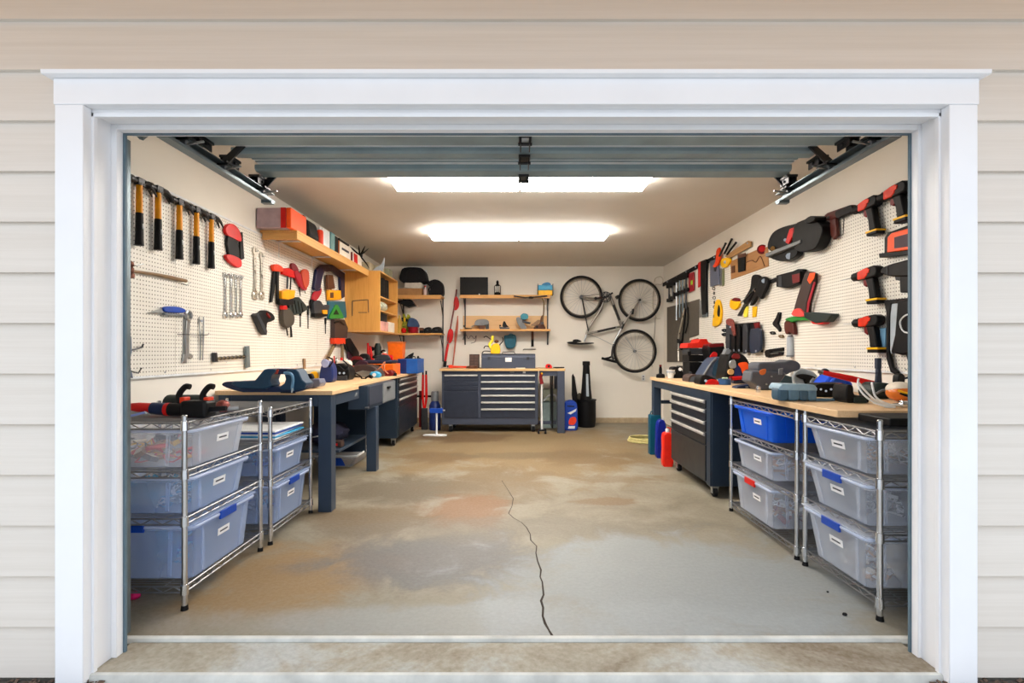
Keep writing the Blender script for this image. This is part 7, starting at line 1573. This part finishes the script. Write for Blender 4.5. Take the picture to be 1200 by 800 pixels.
t, f = onr('steel_socket', 'short bright steel socket at the worktop edge below the slate case', 'socket', 888.5, 459.5)
MB().lathe([(.016, 0), (.017, .04), (.012, .042), (.012, .048)]).build('socket', CHROME, t); MB().torus((0, 0, .02), .0168, .0015, 'z', 20, 5).build('knurl', DKSTEEL, t)
TG = pl('teal_grey', (92, 122, 140), .4)
t, f = onr('cup_organiser', 'teal-grey box with four rounded cups at the worktop edge', 'organiser', 934, 469.5)
Yo = t.location.y
for i, (a, b_) in enumerate(((911.5, 923), (923.5, 936), (936.5, 946), (946.5, 956))): oprism('cup', smooth([(a, 467), (a+.3, 455), ((a+b_)/2, 453.5), (b_-.3, 455), (b_, 467), ((a+b_)/2, 469.5)]), -.012, .08, TG if i % 2 else pl('teal_grey_dark', (66, 94, 112), .4), .01)
oprism('lid', [(912, 454), (915, 449.5), (953, 450.5), (957, 455), (956, 458), (912, 457)], -.015, .12, pl('pale_teal_lid', (140, 168, 184), .35), .006)
onx('glue_gun', 'grey-blue wedge-shaped gun behind the teal-grey cup box', 'glue gun', 925, 452, .10, [(916, 451), (918, 440), (924, 440), (940, 446), (955, 447), (956, 450), (935, 452)], lambda t, f: rod(t, f, 'nozzle', [(953, 448.5, -.03), (962, 447, -.03)], .012, DKGREY), m=pl('slate_teal', (60, 84, 98), .45), dy=.18)
onx('face_shield', 'black and white curved visor behind the glue gun', 'visor', 940, 446, .05, [(931, 443), (937, 432), (950, 434), (958, 440), (955, 446), (940, 446)], lambda t, f: tr(t, f, 'brow_band', smooth([(934, 440), (942, 438), (952, 440), (957, 443), (950, 445), (940, 444)]), 0, .03, BLACK, .006), m=pl('pale_blue_grey', (170, 182, 192)), dy=.9)
t, f = onr('faucet_fittings', 'chrome fittings heaped left of the bright blue cloth', 'fittings', 962, 450, .25)
for k in range(7): x = -.07+.026*k; MB().tube([(x, 0, .01), (x+.01, .02, .07+.012*(k % 3)), (x+.03, .02, .09)], .012, 8).build('fitting', CHROME if k % 2 else GREY, t)
MB().torus((.03, 0, .13), .03, .01, 'y', 20, 8).build('ring', DKGREY, t)
onx('shop_cloth', 'bright blue cloth bunched under the long red handle', 'cloth', 983, 452, .16, [(969, 451), (971, 444), (978, 439), (990, 442), (999, 448), (997, 452)], lambda t, f: tr(t, f, 'fold', smooth([(974, 450), (980, 442), (992, 447), (990, 451)]), -.03, .02, pl('azure_cloth', (40, 92, 215), .8), .01), m=pl('royal_cloth', (28, 76, 205), .85), dy=.2, bev=.02, body='bunch')
t, f = onr('pipe_bender', 'long red bar lying aslant across the near right worktop', 'red bar', 1000, 455, .25)
Yo = t.location.y
a = Vector((q(975, 437)[0], .1, q(975, 437)[1])); b_ = Vector((q(1027, 451)[0], -.05, q(1027, 451)[1]))
MB().tube([a, (a+b_)/2, b_], [.016, .022, .018], 12).build('bar', RED, t); MB().tube([b_, b_+Vector((.05, -.02, -.02))], .022).build('end_grip', BLACK, t); MB().tube([a, a-Vector((.03, -.01, -.008))], .014).build('head', STEEL, t); MB().tube([b_+Vector((.03, 0, -.02)), (b_.x+.03, b_.y, 0.0)], .012).build('support', BLACK, t)
onx('socket_set', 'open black socket set under the red bar', 'socket set', 975, 465, .14, [(957, 464), (957.5, 451), (975, 449.5), (992, 450), (993, 465)], lambda t, f: [rod(t, f, 'socket', [(962+6*k, 456+(k % 2)*2, 0), (962+6*k, 456+(k % 2)*2, .008)], .007, STEEL) for k in range(5)]+[tr(t, f, 'red_clip', rect(982, 449, 987, 452), -.02, .01, RED, .002)], bev=.006, body='case')
onx('tool_wedge', 'yellow wedge lying at the worktop edge by the black socket set', 'wedge', 986, 470, .06, [(981, 470), (982, 467.5), (992, 466.5), (992.5, 470)], lambda t, f: tr(t, f, 'dark_base', rect(957, 467, 981, 469.8), -.05, -.01, TG, .003), m=YELLOW, bev=.003)
onx('battery_case', 'dark green-black case right of the yellow wedge', 'case', 1006, 472, .13, [(992, 470), (993, 452), (1000, 452), (1002, 463), (1016, 464), (1018, 472), (1000, 472)], lambda t, f: tr(t, f, 'ribbed_side', rect(1001, 465, 1016, 471), 0, .008, pl('green_black', (32, 44, 42)), .003), bev=.008)
# white hoses
t, f = onr('white_hoses', 'white flexible hoses looping over the near right worktop', 'hose', 1020, 478, .02)
Yo = t.location.y
def hose(pts, r=.0052): return MB().tube([Vector((q(a_, b2)[0], y_, max(q(a_, b2)[1], .008))) for a_, b2, y_ in spl(pts, 5)], r, 8).build('hose', WHITE, t)
hose([(1015, 444.5, .06), (1010, 452, .03), (1012, 462, 0), (1020, 470, -.02), (1032, 474, -.02), (1048, 475, 0)]); hose([(1018, 449, .08), (1022, 459, .05), (1030, 469, .03), (1042, 474, .03)]); hose([(1031, 449, .06), (1028, 457, .03), (1030, 466, .02), (1040, 473, 0), (1058, 475, 0)]); hose([(1020, 471, -.02), (1032, 476, -.04), (1041, 482, -.05)])
t, f = onr('chrome_tap', 'chrome tap fitting at the near end of the right worktop by the jamb', 'tap', 1062, 477)
MB().tube([(-.07, 0, .012), (.1, 0, .012)], .010).build('pipe', CHROME, t); MB().box(-.03, 0, -.015, .015, .0, .035).build('valve', CHROME, t, .004)
onx('ear_defenders', 'dark rounded cover behind the white hoses on the right worktop', 'cover', 1038, 464, .16, [(1025, 463), (1027, 452), (1034, 448.5), (1044, 449.5), (1049, 456), (1047, 464)], lambda t, f: rod(t, f, 'strap', spl([(1027, 461, .01), (1036, 457, .02), (1047, 462, .01)]), .008, GREY), m=pl('green_black', (32, 44, 42)), bev=.02)
t, f = onr('safety_helmet', 'white and orange helmet with yellow and black pattern by the right jamb', 'helmet', 1056, 472, .08)
MB().ell((0, 0, .050), (.072, .085, .05), 20, 12).build('visor', pl('amber_visor', (206, 112, 40), .3), t); MB().ell((0.0, .012, .072), (.066, .078, .045), 20, 12).build('shell', pl('helmet_cream', (222, 214, 200), .4), t)
MB().tube(spl([(-.06, -.055, .07), (-.02, -.085, .055), (.0, -.085, .095), (.03, -.08, .06), (.06, -.05, .07)]), .007, 6).build('yellow_band', YELLOW, t); MB().tube(spl([(-.05, -.06, .055), (-.02, -.095, .04), (.0, -.092, .075), (.03, -.088, .045), (.055, -.06, .055)]), .008, 6).build('black_band', BLACK, t)
t, f = onr('wire_brush', 'upright navy-black brush standing on the near right worktop', 'brush', 1029, 457, .12)
Yo = t.location.y
oprism('handle', [(1026, 449), (1032.5, 449), (1031.5, 432), (1027, 432)], -.012, .012, pl('midnight_grip', (40, 50, 68)), .004); oprism('bristles', rect(1026.5, 419.5, 1031.5, 432), -.014, .014, pl('midnight_grip', (40, 50, 68)), .002); oprism('base', [(1025, 457), (1034, 457), (1033, 449), (1026, 449)], -.03, .03, BLACK, .006)
t, f = onr('hook_lamp', 'black lamp head with a hooked arm beside the right jamb', 'lamp', 1053, 462, .2)
Yo = t.location.y
oprism('head', smooth([(1050, 455), (1050, 441), (1054, 437.5), (1058, 441), (1057, 452), (1054, 458)]), -.02, .03, BLACK, .006); p = q(1056, 444); MB().tube([(p[0], 0, p[1]), (p[0]+.05, 0, p[1]+.01)], .006).build('arm', BLACK, t); p = q(1053, 457); MB().tube([(p[0], 0, p[1]+.01), (p[0], 0, 0)], .012).build('stem', BLACK, t)

# floor at the far right
def can(name, label, cat, px, base, w, h, m, parts):
    Y = fy(base); t = thing(name, label, cat, (bx(px, Y), Y+w/2, 0)); parts(t, w, h, m); return t
can('fuel_can', 'tall teal flat can on the floor by the far right bench leg', 'can', 768.5, 533, .12, .47, pl('teal_can', (10, 84, 108), .4), lambda t, w, h, m: (MB().box(-.065, .07, -.05, .05, 0, h).build('can', m, t, .01), MB().cyl((.02, 0, h), (.02, 0, h+.03), .02).build('cap', BLACK, t), MB().tube([(-.05, 0, h), (-.04, 0, h+.035), (0, 0, h+.035)], .008).build('handle', m, t)))
can('jerry_can', 'blue upright jug between the teal can and the red bottle', 'jug', 775.5, 537, .1, .44, pl('ultramarine', (20, 36, 140), .4), lambda t, w, h, m: (MB().prism(smooth([(-.05, 0), (.05, 0), (.055, h*.5), (.05, h*.9), (.0, h), (-.045, h*.9), (-.055, h*.5)]), -.045, .045).build('jug', m, t, .012), MB().cyl((.03, 0, h*.97), (.03, 0, h*1.04), .014).build('cap', WHITE, t)))
can('red_bottle', 'bright red tall bottle on the floor beside the right tool chest', 'bottle', 783.5, 547, .1, .36, pl('fire_red', (232, 40, 24), .35), lambda t, w, h, m: (MB().prism(smooth([(-.05, 0), (.05, 0), (.052, h*.5), (.048, h*.92), (.0, h), (-.05, h*.94), (-.052, h*.5)]), -.045, .045).build('bottle', m, t, .012), MB().lathe([(.018, 0), (.018, .03), (.012, .04)], (0, 0, h)).build('cap', WHITE, t), MB().tube([(.03, 0, h-.01), (.04, 0, h+.04), (.0, 0, h+.05)], .007).build('handle', m, t)))
t = thing('hose_coil', 'pale yellow hose coiled on the floor beyond the teal can', 'hose', (bx(752, 6.9), 6.95, 0.0)); t.location.x = 1.72
for k in range(3): MB().torus((0, 0, .012+.02*k), .2-.01*k, .011, 'z', 30, 6).build('turn', pl('hose_yellow', (200, 190, 130), .5), t)
# two bits of grit on the near floor and a pink scrap
for i, (px, py, nm, lab, m, r) in enumerate(((990, 721, 'pebble', 'larger dark crumb on the floor before the right front rack', RUBBER, .011), (970, 694, 'pebble', 'tiny dark crumb on the floor farther in by the right front rack', RUBBER, .006), (157, 702, 'rag', 'bright pink scrap on the floor under the left front rack', pl('hot_pink', (225, 30, 110), .6), .03))):
    Y = fy(py); h = r*.6
    o = MB().ell((0, 0, h*.99), (r, r*.8, h), 10, 6, None, .2).build(nm, m); o.location = ((px-CX)/F*Y, Y, 0); tag(o, lab, 'scrap' if i == 2 else 'crumb')
WORLD_S, EXPO = 1.75, 0.08
# =====================================================================  LIGHT AND CAMERA
sc = bpy.context.scene
w = bpy.data.worlds.new('world'); sc.world = w; w.use_nodes = True
nt = w.node_tree; bg = nt.nodes['Background']
tc = nt.nodes.new('ShaderNodeTexCoord'); sep = nt.nodes.new('ShaderNodeSeparateXYZ'); nt.links.new(tc.outputs['Generated'], sep.inputs[0])
c = ramp(nt, math_(nt, 'MULTIPLY_ADD', sep.outputs[2], 0.5, 0.5), [(0.0, (0.55, 0.55, 0.55, 1)), (0.49, (0.76, 0.79, 0.84, 1)), (0.56, (0.90, 0.94, 1.0, 1)), (1.0, (0.72, 0.84, 1.0, 1))])
nt.links.new(c, bg.inputs['Color']); bg.inputs['Strength'].default_value = WORLD_S
cam = bpy.data.cameras.new('camera'); co = bpy.data.objects.new('camera', cam); COL.objects.link(co)
cam.sensor_width = 36.0; cam.lens = 18.0; cam.shift_x = -5/1200; cam.shift_y = 13/1200
cam.clip_start = 0.05
co.location = (0, 0, CH); co.rotation_euler = (PI/2, 0, 0)
sc.camera = co
sc.view_settings.view_transform = 'Standard'; sc.view_settings.look = 'None'
sc.view_settings.exposure = EXPO; sc.view_settings.gamma = 1.0; sc.view_settings.use_curve_mapping = False
sc.cycles.max_bounces = 10; sc.cycles.diffuse_bounces = 5; sc.cycles.transparent_max_bounces = 24
